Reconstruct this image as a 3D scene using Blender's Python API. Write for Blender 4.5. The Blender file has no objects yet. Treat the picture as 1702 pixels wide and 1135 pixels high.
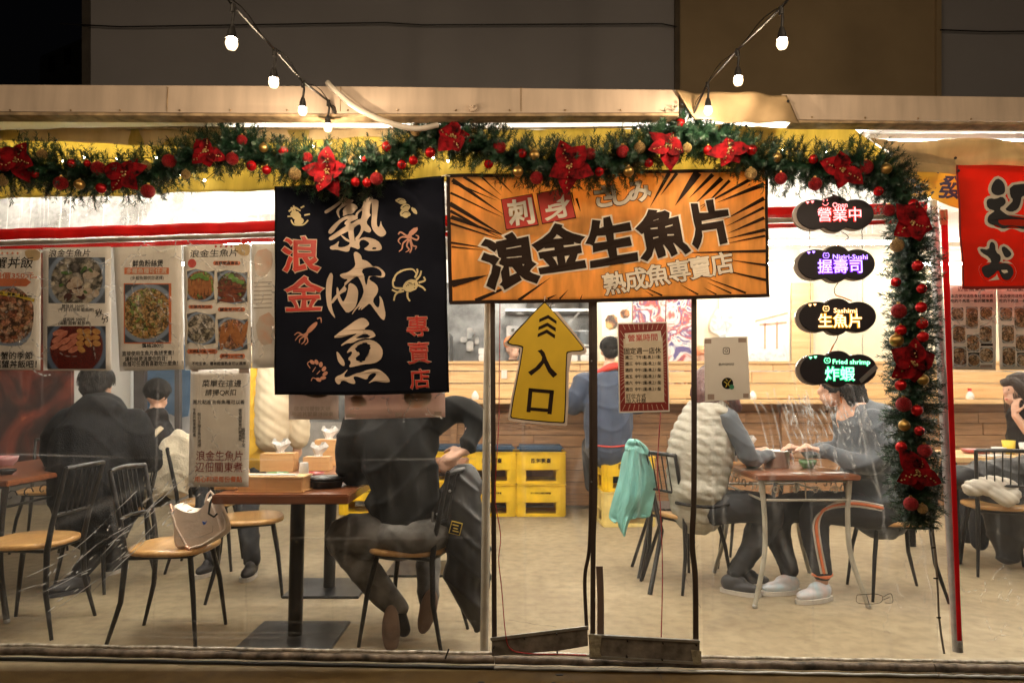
import bpy, bmesh, math, random
import numpy as np
from mathutils import Vector, Matrix, Euler, noise
random.seed(7); rng = np.random.RandomState(5)
sc = bpy.context.scene
COL = sc.collection
R = math.radians
# ---------------------------------------------------------------- camera, sky, exposure
CAMZ, FPX, CX, CY = 1.21, 1150.0, 851.0, 567.5
TILT = math.atan(87.5 / FPX)
cam = bpy.data.objects.new('camera', bpy.data.cameras.new('camera')); COL.objects.link(cam)
cam.location = (0, 0, CAMZ); cam.rotation_euler = (R(90) + TILT, 0, 0)
cam.data.sensor_width = 36; cam.data.lens = FPX / 1702 * 36; cam.data.clip_end = 300; cam.data.clip_start = .05
sc.camera = cam
cam.data.dof.use_dof = True; cam.data.dof.focus_distance = 3.2; cam.data.dof.aperture_fstop = 3.2
w = bpy.data.worlds.new('World'); sc.world = w; w.use_nodes = True
wn = w.node_tree.nodes; bg = wn['Background']
sky = wn.new('ShaderNodeTexSky'); sky.sky_type = 'NISHITA'; sky.sun_disc = False
sky.sun_elevation = R(-3); sky.sun_rotation = R(200)
w.node_tree.links.new(sky.outputs[0], bg.inputs[0]); bg.inputs[1].default_value = .02
sc.view_settings.view_transform = 'Standard'; sc.view_settings.look = 'None'
sc.view_settings.exposure = 0; sc.view_settings.gamma = 1; sc.view_settings.use_curve_mapping = False
sc.render.engine = 'CYCLES'
sc.cycles.use_denoising = True
sc.cycles.max_bounces = 8; sc.cycles.transparent_max_bounces = 16
sc.cycles.sample_clamp_indirect = 6
LUX_IN = 3.9      # scale of the tube lights
LUX_OUT = 3.2     # scale of the festoon bulbs

# ---------------------------------------------------------------- pixel rays -> real places
def ray(px, py):
    x, y = (px - CX) / FPX, -(py - CY) / FPX
    return Vector((x, math.cos(TILT) - y * math.sin(TILT), math.sin(TILT) + y * math.cos(TILT)))
O = Vector((0, 0, CAMZ))
def P(px, py, Y):
    d = ray(px, py); return O + d * (Y / d.y)
def G(px, py, z=0.0):
    d = ray(px, py); return O + d * ((z - CAMZ) / d.z)
CS = .047                                     # the curtain wall runs slightly towards us on the right
CDIR = Vector((1, -CS, 0)).normalized(); CN = Vector((-CS, -1, 0)).normalized()
def Cp(px, py, off=0.0):
    d = ray(px, py); p0 = Vector((0, 3.18, 0)) + CN * off
    return O + d * ((p0 - O).dot(CN) / d.dot(CN))
CM = Matrix((( CDIR.x, 0, CN.x), (CDIR.y, 0, CN.y), (0, 1, 0))).to_4x4()

# ---------------------------------------------------------------- objects
def tag(o, label=None, cat=None, group=None, kind=None):
    if label: o['label'] = label
    if cat: o['category'] = cat
    if group: o['group'] = group
    if kind: o['kind'] = kind
    return o
def T(name, label, cat, loc=(0, 0, 0), rz=0, group=None):
    o = bpy.data.objects.new(name, None); COL.objects.link(o); o.empty_display_size = .1
    o.location = loc; o.rotation_euler = (0, 0, rz)
    return tag(o, label, cat, group)
def copy_tree(o, parent=None):
    c = o.copy(); COL.objects.link(c); c.parent = parent
    for ch in list(o.children): copy_tree(ch, c)
    return c
class MB:
    def __init__(s): s.v = []; s.f = []; s.sm = []
    def add(s, vs, fs, smooth=False):
        b = len(s.v); s.v += [tuple(p) for p in vs]; s.f += [tuple(i + b for i in f) for f in fs]; s.sm += [smooth] * len(fs); return s
    def box(s, c, d, rot=None):
        x, y, z = d[0] / 2, d[1] / 2, d[2] / 2
        vs = [Vector(p) for p in ((-x,-y,-z),(x,-y,-z),(x,y,-z),(-x,y,-z),(-x,-y,z),(x,-y,z),(x,y,z),(-x,y,z))]
        if rot is not None: vs = [rot @ p for p in vs]
        return s.add([p + Vector(c) for p in vs], [(0,3,2,1),(4,5,6,7),(0,1,5,4),(1,2,6,5),(2,3,7,6),(3,0,4,7)])
    def bbox(s, c, d, b=.004, rot=None):                   # box with chamfered edges
        x, y, z = d[0]/2, d[1]/2, d[2]/2
        bm = bmesh.new(); bmesh.ops.create_cube(bm, size=1)
        for v in bm.verts: v.co = Vector((v.co.x*2*x, v.co.y*2*y, v.co.z*2*z))
        bmesh.ops.bevel(bm, geom=bm.edges[:], offset=min(b, x, y, z)*.99, segments=2, affect='EDGES')
        bm.verts.index_update()
        s.add([((rot @ v.co) if rot is not None else v.co) + Vector(c) for v in bm.verts], [[v.index for v in f.verts] for f in bm.faces]); bm.free(); return s
    def tube(s, pts, r, n=8, caps=True, flat=None):
        pts = [Vector(p) for p in pts]; k = len(pts)
        rs = r if isinstance(r, (list, tuple)) else [r] * k
        vs = []; up0 = None
        for i, p in enumerate(pts):
            t = (pts[min(i+1, k-1)] - pts[max(i-1, 0)]); t = t.normalized() if t.length > 1e-9 else Vector((0,0,1))
            a = up0 if up0 is not None else (Vector((0,0,1)) if abs(t.z) < .9 else Vector((0,1,0)))
            u = (a - t * a.dot(t)); u = u.normalized() if u.length > 1e-6 else t.orthogonal().normalized()
            up0 = u; v = t.cross(u)
            for j in range(n):
                q = 2*math.pi*j/n
                fx, fy = (flat if flat else (1, 1))
                vs.append(p + u*math.cos(q)*rs[i]*fx + v*math.sin(q)*rs[i]*fy)
        fs = [(i*n+j, i*n+(j+1)%n, (i+1)*n+(j+1)%n, (i+1)*n+j) for i in range(k-1) for j in range(n)]
        s.add(vs, fs, True)
        if caps: s.add(vs[:n], [tuple(range(n))[::-1]]); s.add(vs[-n:], [tuple(range(n))])
        return s
    def cyl(s, c, r, h, n=24, r2=None):
        c = Vector(c); return s.tube([c, c + Vector((0,0,h))], [r, r if r2 is None else r2], n)
    def lathe(s, c, prof, n=24, axis=None):
        c = Vector(c); vs = []; m = axis
        for r, z in prof:
            for j in range(n):
                q = 2*math.pi*j/n; p = Vector((r*math.cos(q), r*math.sin(q), z))
                vs.append(c + (m @ p if m is not None else p))
        k = len(prof)
        s.add(vs, [(i*n+j, i*n+(j+1)%n, (i+1)*n+(j+1)%n, (i+1)*n+j) for i in range(k-1) for j in range(n)], True); return s
    def ball(s, c, r, n=12, sc3=(1,1,1), rot=None):
        prof = [(math.sin(math.pi*i/(n//2+2)), -math.cos(math.pi*i/(n//2+2))) for i in range(n//2+3)]
        vs = []; k = len(prof)
        for a, z in prof:
            for j in range(n):
                q = 2*math.pi*j/n; p = Vector((a*math.cos(q)*r*sc3[0], a*math.sin(q)*r*sc3[1], z*r*sc3[2]))
                if rot is not None: p = rot @ p
                vs.append(Vector(c) + p)
        return s.add(vs, [(i*n+j, i*n+(j+1)%n, (i+1)*n+(j+1)%n, (i+1)*n+j) for i in range(k-1) for j in range(n)], True)
    def prism(s, poly, z0, z1, f=lambda x, y, z: Vector((x, y, z)), smooth=False):
        """closed 2-D outline extruded from z0 to z1 and mapped by f"""
        n = len(poly)
        a = sum(poly[i][0]*poly[(i+1)%n][1] - poly[(i+1)%n][0]*poly[i][1] for i in range(n))
        if a < 0: poly = poly[::-1]
        vs = [f(x, y, z0) for x, y in poly] + [f(x, y, z1) for x, y in poly]
        tri = tess(poly)
        s.add(vs, [(i, (i+1)%n, n+(i+1)%n, n+i) for i in range(n)])
        s.add(vs[n:], tri); s.add(vs[:n], [t[::-1] for t in tri]); return s
    def build(s, name, m, parent=None, world=False):
        me = bpy.data.meshes.new(name)
        vs = s.v
        if world and parent is not None:
            inv = parent.matrix_basis.inverted(); vs = [inv @ Vector(p) for p in vs]
        me.from_pydata([tuple(p) for p in vs], [], s.f)
        me.polygons.foreach_set('use_smooth', s.sm); me.update()
        if m is not None: me.materials.append(m)
        o = bpy.data.objects.new(name, me); COL.objects.link(o); o.parent = parent
        return o
def tess(poly):
    from mathutils.geometry import tessellate_polygon
    n = len(poly)
    out = []
    for t in tessellate_polygon([[Vector((x, y, 0)) for x, y in poly]]):
        a, b, c = [Vector(poly[i]) for i in t]
        cr = (b-a).x*(c-a).y - (b-a).y*(c-a).x
        out.append(tuple(t) if cr > 0 else tuple(t)[::-1])
    return out
def smooth_closed(pts, k=3):                                # rounded outline
    for _ in range(k):
        q = []
        for i in range(len(pts)):
            a, b = pts[i], pts[(i+1) % len(pts)]
            q += [(a[0]*.75+b[0]*.25, a[1]*.75+b[1]*.25), (a[0]*.25+b[0]*.75, a[1]*.25+b[1]*.75)]
        pts = q
    return pts
def cr_spline(pts, n=6):                                    # Catmull-Rom through the points
    pts = [Vector(p) for p in pts]; out = []
    for i in range(len(pts)-1):
        p0, p1, p2, p3 = pts[max(i-1,0)], pts[i], pts[i+1], pts[min(i+2,len(pts)-1)]
        for j in range(n):
            t = j/n
            out.append(.5*((2*p1)+(p2-p0)*t+(2*p0-5*p1+4*p2-p3)*t*t+(3*p1-p0-3*p2+p3)*t**3))
    out.append(pts[-1]); return out

# ---------------------------------------------------------------- materials
def mat(name, col, rough=.6, metal=0, var=.12, vs=8, bump=.0, bs=60, sheen=0, emis=None, es=0, spec=.5, trans=0, coat=0, col2=None, stretch=None, detail=6):
    m = bpy.data.materials.new(name); m.use_nodes = True; nt = m.node_tree; N = nt.nodes; L = nt.links
    b = N['Principled BSDF']; tc = N.new('ShaderNodeTexCoord')
    src = tc.outputs['Object']
    if stretch:
        mp = N.new('ShaderNodeMapping'); mp.inputs['Scale'].default_value = stretch; L.new(src, mp.inputs[0]); src = mp.outputs[0]
    nz = N.new('ShaderNodeTexNoise'); nz.inputs['Scale'].default_value = vs; nz.inputs['Detail'].default_value = detail; L.new(src, nz.inputs[0])
    mx = N.new('ShaderNodeMix'); mx.data_type = 'RGBA'
    c2 = col2 or tuple(c*(1-var*2.2) for c in col); c1 = tuple(min(1, c*(1+var)) for c in col) if not col2 else col
    mx.inputs[6].default_value = (*c1, 1); mx.inputs[7].default_value = (*c2, 1)
    cr = N.new('ShaderNodeMapRange'); cr.inputs[1].default_value = .3; cr.inputs[2].default_value = .7
    L.new(nz.outputs[0], cr.inputs[0]); L.new(cr.outputs[0], mx.inputs[0]); L.new(mx.outputs[2], b.inputs['Base Color'])
    b.inputs['Roughness'].default_value = rough; b.inputs['Metallic'].default_value = metal
    b.inputs['Specular IOR Level'].default_value = spec; b.inputs['Sheen Weight'].default_value = sheen
    b.inputs['Coat Weight'].default_value = coat
    if trans: b.inputs['Transmission Weight'].default_value = trans
    if emis: b.inputs['Emission Color'].default_value = (*emis, 1); b.inputs['Emission Strength'].default_value = es
    if bump:
        n2 = N.new('ShaderNodeTexNoise'); n2.inputs['Scale'].default_value = bs; n2.inputs['Detail'].default_value = 5; L.new(src, n2.inputs[0])
        bp = N.new('ShaderNodeBump'); bp.inputs['Strength'].default_value = bump; bp.inputs['Distance'].default_value = .01
        L.new(n2.outputs[0], bp.inputs['Height']); L.new(bp.outputs[0], b.inputs['Normal'])
    return m
def emit(name, col, s):
    m = bpy.data.materials.new(name); m.use_nodes = True; N = m.node_tree.nodes; N.clear()
    e = N.new('ShaderNodeEmission'); e.inputs[0].default_value = (*col, 1); e.inputs[1].default_value = s
    o = N.new('ShaderNodeOutputMaterial'); m.node_tree.links.new(e.outputs[0], o.inputs[0]); return m
def fabric(name, col, translucent=.3, rough=.8, var=.06, vs=5, col2=None, stretch=None, weave=900):
    """cloth or tarpaulin that lets some of the light behind it through"""
    m = mat(name, col, rough, var=var, vs=vs, col2=col2, stretch=stretch); nt = m.node_tree; N, L = nt.nodes, nt.links
    b = N['Principled BSDF']; out = [n for n in N if n.type == 'OUTPUT_MATERIAL'][0]; b.inputs['Specular IOR Level'].default_value = .2
    tr = N.new('ShaderNodeBsdfTranslucent'); mix = N.new('ShaderNodeMixShader'); mix.inputs[0].default_value = translucent
    src = b.inputs['Base Color'].links[0].from_socket
    L.new(src, tr.inputs[0]); L.new(b.outputs[0], mix.inputs[1]); L.new(tr.outputs[0], mix.inputs[2]); L.new(mix.outputs[0], out.inputs[0])
    tc = [n for n in N if n.type == 'TEX_COORD'][0]
    wv = N.new('ShaderNodeTexNoise'); wv.inputs['Scale'].default_value = weave; L.new(tc.outputs['Object'], wv.inputs[0])
    big = N.new('ShaderNodeTexNoise'); big.inputs['Scale'].default_value = 6; big.inputs['Detail'].default_value = 2; L.new(tc.outputs['Object'], big.inputs[0])
    b1 = N.new('ShaderNodeBump'); b1.inputs['Strength'].default_value = .25; b1.inputs['Distance'].default_value = .002; L.new(wv.outputs[0], b1.inputs['Height'])
    b2 = N.new('ShaderNodeBump'); b2.inputs['Strength'].default_value = .5; b2.inputs['Distance'].default_value = .02; L.new(big.outputs[0], b2.inputs['Height'])
    L.new(b1.outputs[0], b2.inputs['Normal']); L.new(b2.outputs[0], b.inputs['Normal'])
    return m
def wood(name, c1, c2, axis='X', rough=.5, scale=6, seed=0, coat=0):
    m = bpy.data.materials.new(name); m.use_nodes = True; nt = m.node_tree; N, L = nt.nodes, nt.links
    b = N['Principled BSDF']; tc = N.new('ShaderNodeTexCoord'); mp = N.new('ShaderNodeMapping')
    s = {'X': (.6, 9, 9), 'Y': (9, .6, 9), 'Z': (9, 9, .6)}[axis]
    mp.inputs['Scale'].default_value = s; L.new(tc.outputs['Object'], mp.inputs[0])
    oi = N.new('ShaderNodeObjectInfo'); ad = N.new('ShaderNodeVectorMath'); ad.operation = 'ADD'
    sc_ = N.new('ShaderNodeVectorMath'); sc_.operation = 'SCALE'; sc_.inputs[3].default_value = 17
    cb = N.new('ShaderNodeCombineXYZ'); [L.new(oi.outputs['Random'], cb.inputs[i]) for i in range(3)]
    L.new(cb.outputs[0], sc_.inputs[0]); L.new(mp.outputs[0], ad.inputs[0]); L.new(sc_.outputs[0], ad.inputs[1])
    nz = N.new('ShaderNodeTexNoise'); nz.inputs['Scale'].default_value = scale; nz.inputs['Detail'].default_value = 8; nz.inputs['Distortion'].default_value = .6
    L.new(ad.outputs[0], nz.inputs[0]); cr = N.new('ShaderNodeValToRGB')
    cr.color_ramp.elements[0].position = .3; cr.color_ramp.elements[1].position = .7
    cr.color_ramp.elements[0].color = (*c2, 1); cr.color_ramp.elements[1].color = (*c1, 1)
    L.new(nz.outputs[0], cr.inputs[0]); L.new(cr.outputs[0], b.inputs['Base Color'])
    b.inputs['Roughness'].default_value = rough; b.inputs['Coat Weight'].default_value = coat
    bp = N.new('ShaderNodeBump'); bp.inputs['Strength'].default_value = .15; bp.inputs['Distance'].default_value = .003
    L.new(nz.outputs[0], bp.inputs['Height']); L.new(bp.outputs[0], b.inputs['Normal'])
    return m
def food(name, cols, rim=(.25,.32,.45), scale=16, cx=0, cy=0, r=.05, seed=0, bowl=True):
    """print of a dish: irregular pieces inside a round bowl"""
    m = bpy.data.materials.new(name); m.use_nodes = True; nt = m.node_tree; N, L = nt.nodes, nt.links
    b = N['Principled BSDF']; b.inputs['Roughness'].default_value = .35; tc = N.new('ShaderNodeTexCoord')
    mp = N.new('ShaderNodeMapping'); mp.inputs['Location'].default_value = (-cx, -cy, 0); L.new(tc.outputs['Object'], mp.inputs[0])
    wz = N.new('ShaderNodeTexNoise'); wz.inputs['Scale'].default_value = scale*2.4; wz.inputs['Detail'].default_value = 6; L.new(mp.outputs[0], wz.inputs[0])
    wm = N.new('ShaderNodeVectorMath'); wm.operation = 'MULTIPLY_ADD'; wm.inputs[1].default_value = (.07,)*3; wm.inputs[2].default_value = (seed*1.7, seed*.9, 0)
    L.new(wz.outputs['Color'], wm.inputs[0]); av = N.new('ShaderNodeVectorMath'); av.operation = 'ADD'
    L.new(mp.outputs[0], av.inputs[0]); L.new(wm.outputs[0], av.inputs[1])
    vo = N.new('ShaderNodeTexVoronoi'); vo.inputs['Scale'].default_value = scale*2.1; vo.inputs['Randomness'].default_value = 1; L.new(av.outputs[0], vo.inputs[0])
    cr = N.new('ShaderNodeValToRGB'); cr.color_ramp.interpolation = 'CONSTANT' if False else 'LINEAR'
    els = cr.color_ramp.elements
    while len(els) < len(cols): els.new(.5)
    for i, c in enumerate(cols): els[i].position = .15 + .7*i/(len(cols)-1); els[i].color = (*c, 1)
    sp = N.new('ShaderNodeSeparateColor'); L.new(vo.outputs['Color'], sp.inputs[0]); L.new(sp.outputs[0], cr.inputs[0])
    dk = N.new('ShaderNodeMix'); dk.data_type = 'RGBA'; dk.blend_type = 'MULTIPLY'; dk.inputs[0].default_value = 1
    dr = N.new('ShaderNodeMapRange'); dr.inputs[1].default_value = .25; dr.inputs[2].default_value = .75; dr.inputs[3].default_value = 1.1; dr.inputs[4].default_value = .12
    L.new(vo.outputs['Distance'], dr.inputs[0]); L.new(cr.outputs[0], dk.inputs[6]); L.new(dr.outputs[0], dk.inputs[7])
    fin = dk.outputs[2]
    if bowl:
        ln = N.new('ShaderNodeVectorMath'); ln.operation = 'LENGTH'; L.new(mp.outputs[0], ln.inputs[0])
        for rad, col in ((r*.86, rim), (r*1.0, tuple(c*.22 for c in rim))):
            gt = N.new('ShaderNodeMapRange'); gt.inputs[1].default_value = rad*.97; gt.inputs[2].default_value = rad*1.03; L.new(ln.outputs['Value'], gt.inputs[0])
            mx = N.new('ShaderNodeMix'); mx.data_type = 'RGBA'; mx.inputs[7].default_value = (*col, 1)
            L.new(gt.outputs[0], mx.inputs[0]); L.new(fin, mx.inputs[6]); fin = mx.outputs[2]
    L.new(fin, b.inputs['Base Color']); return m
M = {}
M['black_steel'] = mat('black_steel', (.018,.017,.017), .38, .3, bump=.15)
M['dark_brown'] = mat('dark_brown_binding', (.045,.028,.02), .6, bump=.2)
M['grey_metal'] = mat('galvanised', (.42,.42,.41), .38, .7, vs=20, bump=.1)
M['clearpole'] = mat('cream_pole', (.42,.37,.29), .45, 0, vs=12)
M['paper'] = fabric('paper', (.82,.77,.71), .2, .45, var=.03, vs=3, weave=40)
M['white'] = mat('white_paint', (.78,.77,.74), .55, var=.04)
M['ink'] = mat('black_ink', (.012,.010,.010), .6, spec=.15)
M['inkbrown'] = mat('brown_ink', (.026,.015,.011), .7, spec=.12)
M['redink'] = mat('red_ink', (.55,.035,.02), .5)
M['darkred'] = mat('dark_red_ink', (.24,.02,.015), .5)
M['orangeink'] = mat('orange_ink', (.72,.2,.08), .5)
M['goldink'] = mat('gold_ink', (.62,.44,.22), .5)
M['creamink'] = mat('cream_ink', (.66,.5,.37), .6, var=.1, vs=6)
M['yellowink'] = mat('yellow_ink', (.8,.6,.06), .5)
M['whiteink'] = mat('white_ink', (.82,.74,.62), .6)
M['seat'] = wood('seat_wood', (.62,.36,.13), (.46,.24,.08), 'X', .35, 3, coat=.3)
M['table'] = wood('table_wood', (.26,.085,.03), (.13,.04,.016), 'X', .35, 5, coat=.4)
M['lightwood'] = wood('pine', (.74,.5,.25), (.58,.34,.14), 'X', .5, 4)
M['boxwood'] = wood('box_wood', (.68,.4,.17), (.55,.3,.12), 'X', .5, 4)
M['plank'] = wood('plank_wood', (.36,.19,.085), (.2,.1,.045), 'X', .6, 5)
M['skin'] = mat('skin', (.62,.36,.25), .5, var=.08, vs=14)
M['hair'] = mat('hair', (.010,.008,.007), .65, spec=.2, bump=.8, bs=90, stretch=(1,1,.15))

# ---------------------------------------------------------------- lettering
_tc = {}
def glyphs(s, bold=0.0, spacing=1.0):
    key = (s, bold, spacing)
    if key in _tc: return _tc[key]
    c = bpy.data.curves.new('t', 'FONT'); c.body = s; c.resolution_u = 3 if len(s) < 7 else 2
    c.space_character = spacing; c.align_x = 'LEFT'
    if bold: c.bevel_depth = bold; c.bevel_resolution = 1
    o = bpy.data.objects.new('t', c); me = o.to_mesh()
    n = len(me.vertices); co = np.empty(n*3); me.vertices.foreach_get('co', co); co = co.reshape(-1, 3)
    fs = [tuple(p.vertices) for p in me.polygons]
    z = co[:, 2]
    if bold: z[:] = z / bold * .5                          # -> [-.5,.5]
    o.to_mesh_clear(); bpy.data.objects.remove(o); bpy.data.curves.remove(c)
    _tc[key] = (co, fs); return _tc[key]
class Sheet:
    """something flat or nearly flat hanging on the curtain wall; local x right, y up, z towards the street"""
    def __init__(s, name, label, cat, px, py, off=.02, group=None, dz=None):
        s.off = off; p = Cp(px, py, off)
        s.root = T(name, label, cat, p, 0, group)
        m = CM.copy(); m.translation = p; s.root.matrix_basis = m; s.inv = m.inverted(); s.dz = dz or (lambda u, v: 0.0)
    def uv(s, px, py):
        q = s.inv @ Cp(px, py, s.off); return (q.x, q.y)
    def poly(s, pts, name, m, z0=0, z1=.002, k=0, parent=None, mb=None):
        pts = [s.uv(*p) for p in pts]
        if k: pts = smooth_closed(pts, k)
        b = mb or MB(); b.prism(pts, z0, z1, lambda x, y, z: Vector((x, y, z + s.dz(x, y))))
        if mb is not None: return mb
        return b.build(name, m, parent or s.root)
    def text(s, mb, t, px, py, h, rot=0, bold=0.0, z=.002, spacing=1.0, th=.0006, fit=None, mirror=False, vert=False, sx=1.0, warp=0, shear=0):
        if vert:
            for i, ch in enumerate(t): s.text(mb, ch, px, py + (i-(len(t)-1)/2)*h*spacing, h, rot, bold, z, 1, th, sx=sx, warp=warp)
            return
        bold *= .5; co, fs = glyphs(t, bold, spacing); u0, v0 = s.uv(px, py); u1, v1 = s.uv(px, py + 10)
        m_px = (v0 - v1) / 10; em = h * m_px
        c = co.copy(); x0, x1 = c[:,0].min(), c[:,0].max(); y0, y1 = -.1, .86
        k = em / .96; kx = k * sx
        if fit: kx = fit * m_px / (x1 - x0)
        X = (c[:,0] - (x0+x1)/2) * kx; Yv = (c[:,1] - (y0+y1)/2) * k
        if mirror: X = -X; fs = [f[::-1] for f in fs]
        if shear: X = X + Yv*shear
        if warp:
            a = np.sin(X*90+Yv*60+px)*warp*em; bb = np.cos(X*70-Yv*80+py)*warp*em; X = X + a; Yv = Yv + bb
        cr, sr = math.cos(R(rot)), math.sin(R(rot))
        U = u0 + X*cr - Yv*sr; V = v0 + X*sr + Yv*cr
        mb.add([(u, v, z + th*(zz if bold else 0) + s.dz(u, v)) for u, v, zz in zip(U, V, c[:,2])], fs)
    def stroke(s, mb, pts, ws, z=.002, n=6, round_=True):
        P3 = cr_spline([(*p, w_) for p, w_ in zip(pts, ws if isinstance(ws, (list, tuple)) else [ws]*len(pts))], n)
        q = [(*s.uv(p.x, p.y), p.z) for p in P3]; u1 = s.uv(pts[0][0]+10, pts[0][1]); k = abs(u1[0]-s.uv(*pts[0])[0])/10
        L_, R_ = [], []
        for i in range(len(q)):
            a, b = q[max(i-1,0)], q[min(i+1,len(q)-1)]; d = Vector((b[0]-a[0], b[1]-a[1]))
            d = d.normalized() if d.length else Vector((1,0)); nx, ny = -d.y, d.x; w_ = max(.1, q[i][2])*k/2
            L_.append((q[i][0]+nx*w_, q[i][1]+ny*w_)); R_.append((q[i][0]-nx*w_, q[i][1]-ny*w_))
        vs = [(x, y, z + s.dz(x, y)) for x, y in L_ + R_]; n_ = len(L_)
        mb.add(vs, [(i, n_+i, n_+i+1, i+1) for i in range(n_-1)])
    def grid(s, quad, nx, ny, name, m, th=.0, parent=None):
        """cloth: bilinear sheet between four pixel corners tl,tr,br,bl following s.dz"""
        tl, tr, br, bl = [Vector(s.uv(*p)) for p in quad]; vs = []; fs = []
        for j in range(ny+1):
            for i in range(nx+1):
                a, b = i/nx, j/ny; p = tl*(1-a)*(1-b)+tr*a*(1-b)+br*a*b+bl*(1-a)*b
                vs.append((p.x, p.y, s.dz(p.x, p.y)))
        for j in range(ny):
            for i in range(nx):
                k = j*(nx+1)+i; fs.append((k, k+nx+1, k+nx+2, k+1))
        o = MB().add(vs, fs, True).build(name, m, parent or s.root)
        if th: md = o.modifiers.new('thickness', 'SOLIDIFY'); md.thickness = th; md.offset = -1
        return o
def slabP(poly, Y, th, name, m, parent=None, k=0, mb=None):
    """outline traced in the photo, standing at distance Y with its own thickness behind the front face"""
    pts = [(P(x, y, Y).x, P(x, y, Y).z) for x, y in poly]
    if k: pts = smooth_closed(pts, k)
    b = mb or MB(); b.prism(pts, 0, th, lambda x, y, z: Vector((x, Y + th - z, y)))
    return b if mb is not None else b.build(name, m, parent, world=True)
# ================================================================ THE SETTING
def ground():
    m = bpy.data.materials.new('worn_concrete'); m.use_nodes = True; N, L = m.node_tree.nodes, m.node_tree.links
    b = N['Principled BSDF']; tc = N.new('ShaderNodeTexCoord')
    n1 = N.new('ShaderNodeTexNoise'); n1.inputs['Scale'].default_value = 1.3; n1.inputs['Detail'].default_value = 9; n1.inputs['Roughness'].default_value = .62
    n2 = N.new('ShaderNodeTexNoise'); n2.inputs['Scale'].default_value = 14; n2.inputs['Detail'].default_value = 8
    n3 = N.new('ShaderNodeTexNoise'); n3.inputs['Scale'].default_value = 160; n3.inputs['Detail'].default_value = 3
    for n in (n1, n2, n3): L.new(tc.outputs['Object'], n.inputs[0])
    cr = N.new('ShaderNodeValToRGB'); e = cr.color_ramp.elements
    e[0].position = .32; e[0].color = (.25,.195,.125,1); e[1].position = .68; e[1].color = (.4,.325,.21,1)
    x = e.new(.5); x.color = (.325,.26,.165,1)
    L.new(n1.outputs[0], cr.inputs[0])
    m2 = N.new('ShaderNodeMix'); m2.data_type = 'RGBA'; m2.blend_type = 'MULTIPLY'; m2.inputs[0].default_value = .6
    c2 = N.new('ShaderNodeValToRGB'); c2.color_ramp.elements[0].position = .3; c2.color_ramp.elements[0].color = (.55,.52,.48,1); c2.color_ramp.elements[1].position = .6; c2.color_ramp.elements[1].color = (1,1,1,1)
    L.new(n2.outputs[0], c2.inputs[0]); L.new(cr.outputs[0], m2.inputs[6]); L.new(c2.outputs[0], m2.inputs[7])
    # street side outside the wall line: brown ground, its dimness painted into the colour
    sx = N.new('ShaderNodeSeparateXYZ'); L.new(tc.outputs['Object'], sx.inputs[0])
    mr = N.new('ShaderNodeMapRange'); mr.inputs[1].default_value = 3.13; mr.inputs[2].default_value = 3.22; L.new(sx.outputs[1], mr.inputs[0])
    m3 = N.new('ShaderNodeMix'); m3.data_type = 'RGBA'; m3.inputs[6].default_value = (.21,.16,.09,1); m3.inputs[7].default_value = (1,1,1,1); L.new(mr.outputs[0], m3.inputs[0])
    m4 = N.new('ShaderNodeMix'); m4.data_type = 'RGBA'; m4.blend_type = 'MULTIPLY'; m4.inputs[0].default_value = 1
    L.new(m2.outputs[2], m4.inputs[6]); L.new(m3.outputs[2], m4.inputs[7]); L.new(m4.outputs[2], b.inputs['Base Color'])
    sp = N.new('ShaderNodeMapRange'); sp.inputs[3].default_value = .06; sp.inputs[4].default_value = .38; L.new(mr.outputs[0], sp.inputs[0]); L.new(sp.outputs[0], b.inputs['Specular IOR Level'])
    rr = N.new('ShaderNodeMapRange'); rr.inputs[3].default_value = .4; rr.inputs[4].default_value = .75; L.new(n1.outputs[0], rr.inputs[0]); L.new(rr.outputs[0], b.inputs['Roughness'])
    bp = N.new('ShaderNodeBump'); bp.inputs['Strength'].default_value = .35; bp.inputs['Distance'].default_value = .003; L.new(n3.outputs[0], bp.inputs['Height']); L.new(bp.outputs[0], b.inputs['Normal'])
    o = MB().add([(-60,-30,0),(60,-30,0),(60,60,0),(-60,60,0)], [(0,1,2,3)]).build('concrete_ground', m)
    tag(o, kind='structure'); return o
gr = ground()
# cracks in the concrete: thin dark lines cut just proud
def crack(pts, w_):
    b = MB(); q = [G(*p) for p in pts]; out = []
    for i in range(len(q)-1):
        for j in range(6):
            t = j/6; p = q[i].lerp(q[i+1], t); out.append(p + Vector((random.uniform(-.008,.008), random.uniform(-.008,.008), 0)))
    out.append(q[-1]); vs = []
    for i, p in enumerate(out):
        d = (out[min(i+1,len(out)-1)] - out[max(i-1,0)]).normalized(); n = Vector((-d.y, d.x, 0)) * w_ * (.3 + .7*random.random()); vs += [p+n+Vector((0,0,.0015)), p-n+Vector((0,0,.0015))]
    b.add(vs, [(2*i, 2*i+1, 2*i+3, 2*i+2) for i in range(len(out)-1)]); return b.build('crack', M['ink'], gr)
crack([(1092,1104),(1098,1118),(1100,1140)], .004); crack([(845,1030),(880,1036),(925,1042)], .0018)
crack([(1160,905),(1140,960),(1165,1010)], .0015); crack([(250,940),(330,930),(300,900)], .0015)
bb = MB()
for (x, y, s_) in ((930,1121,.012),(800,1133,.01),(1215,1115,.004),(838,958,.003),(920,1134,.006),(1470,1120,.006)):
    p = G(x, y); bb.ball((p.x, p.y, .001), s_, 8, (1.6, 1, .2))
tag(bb.build('debris', M['ink']), kind='stuff')

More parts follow.
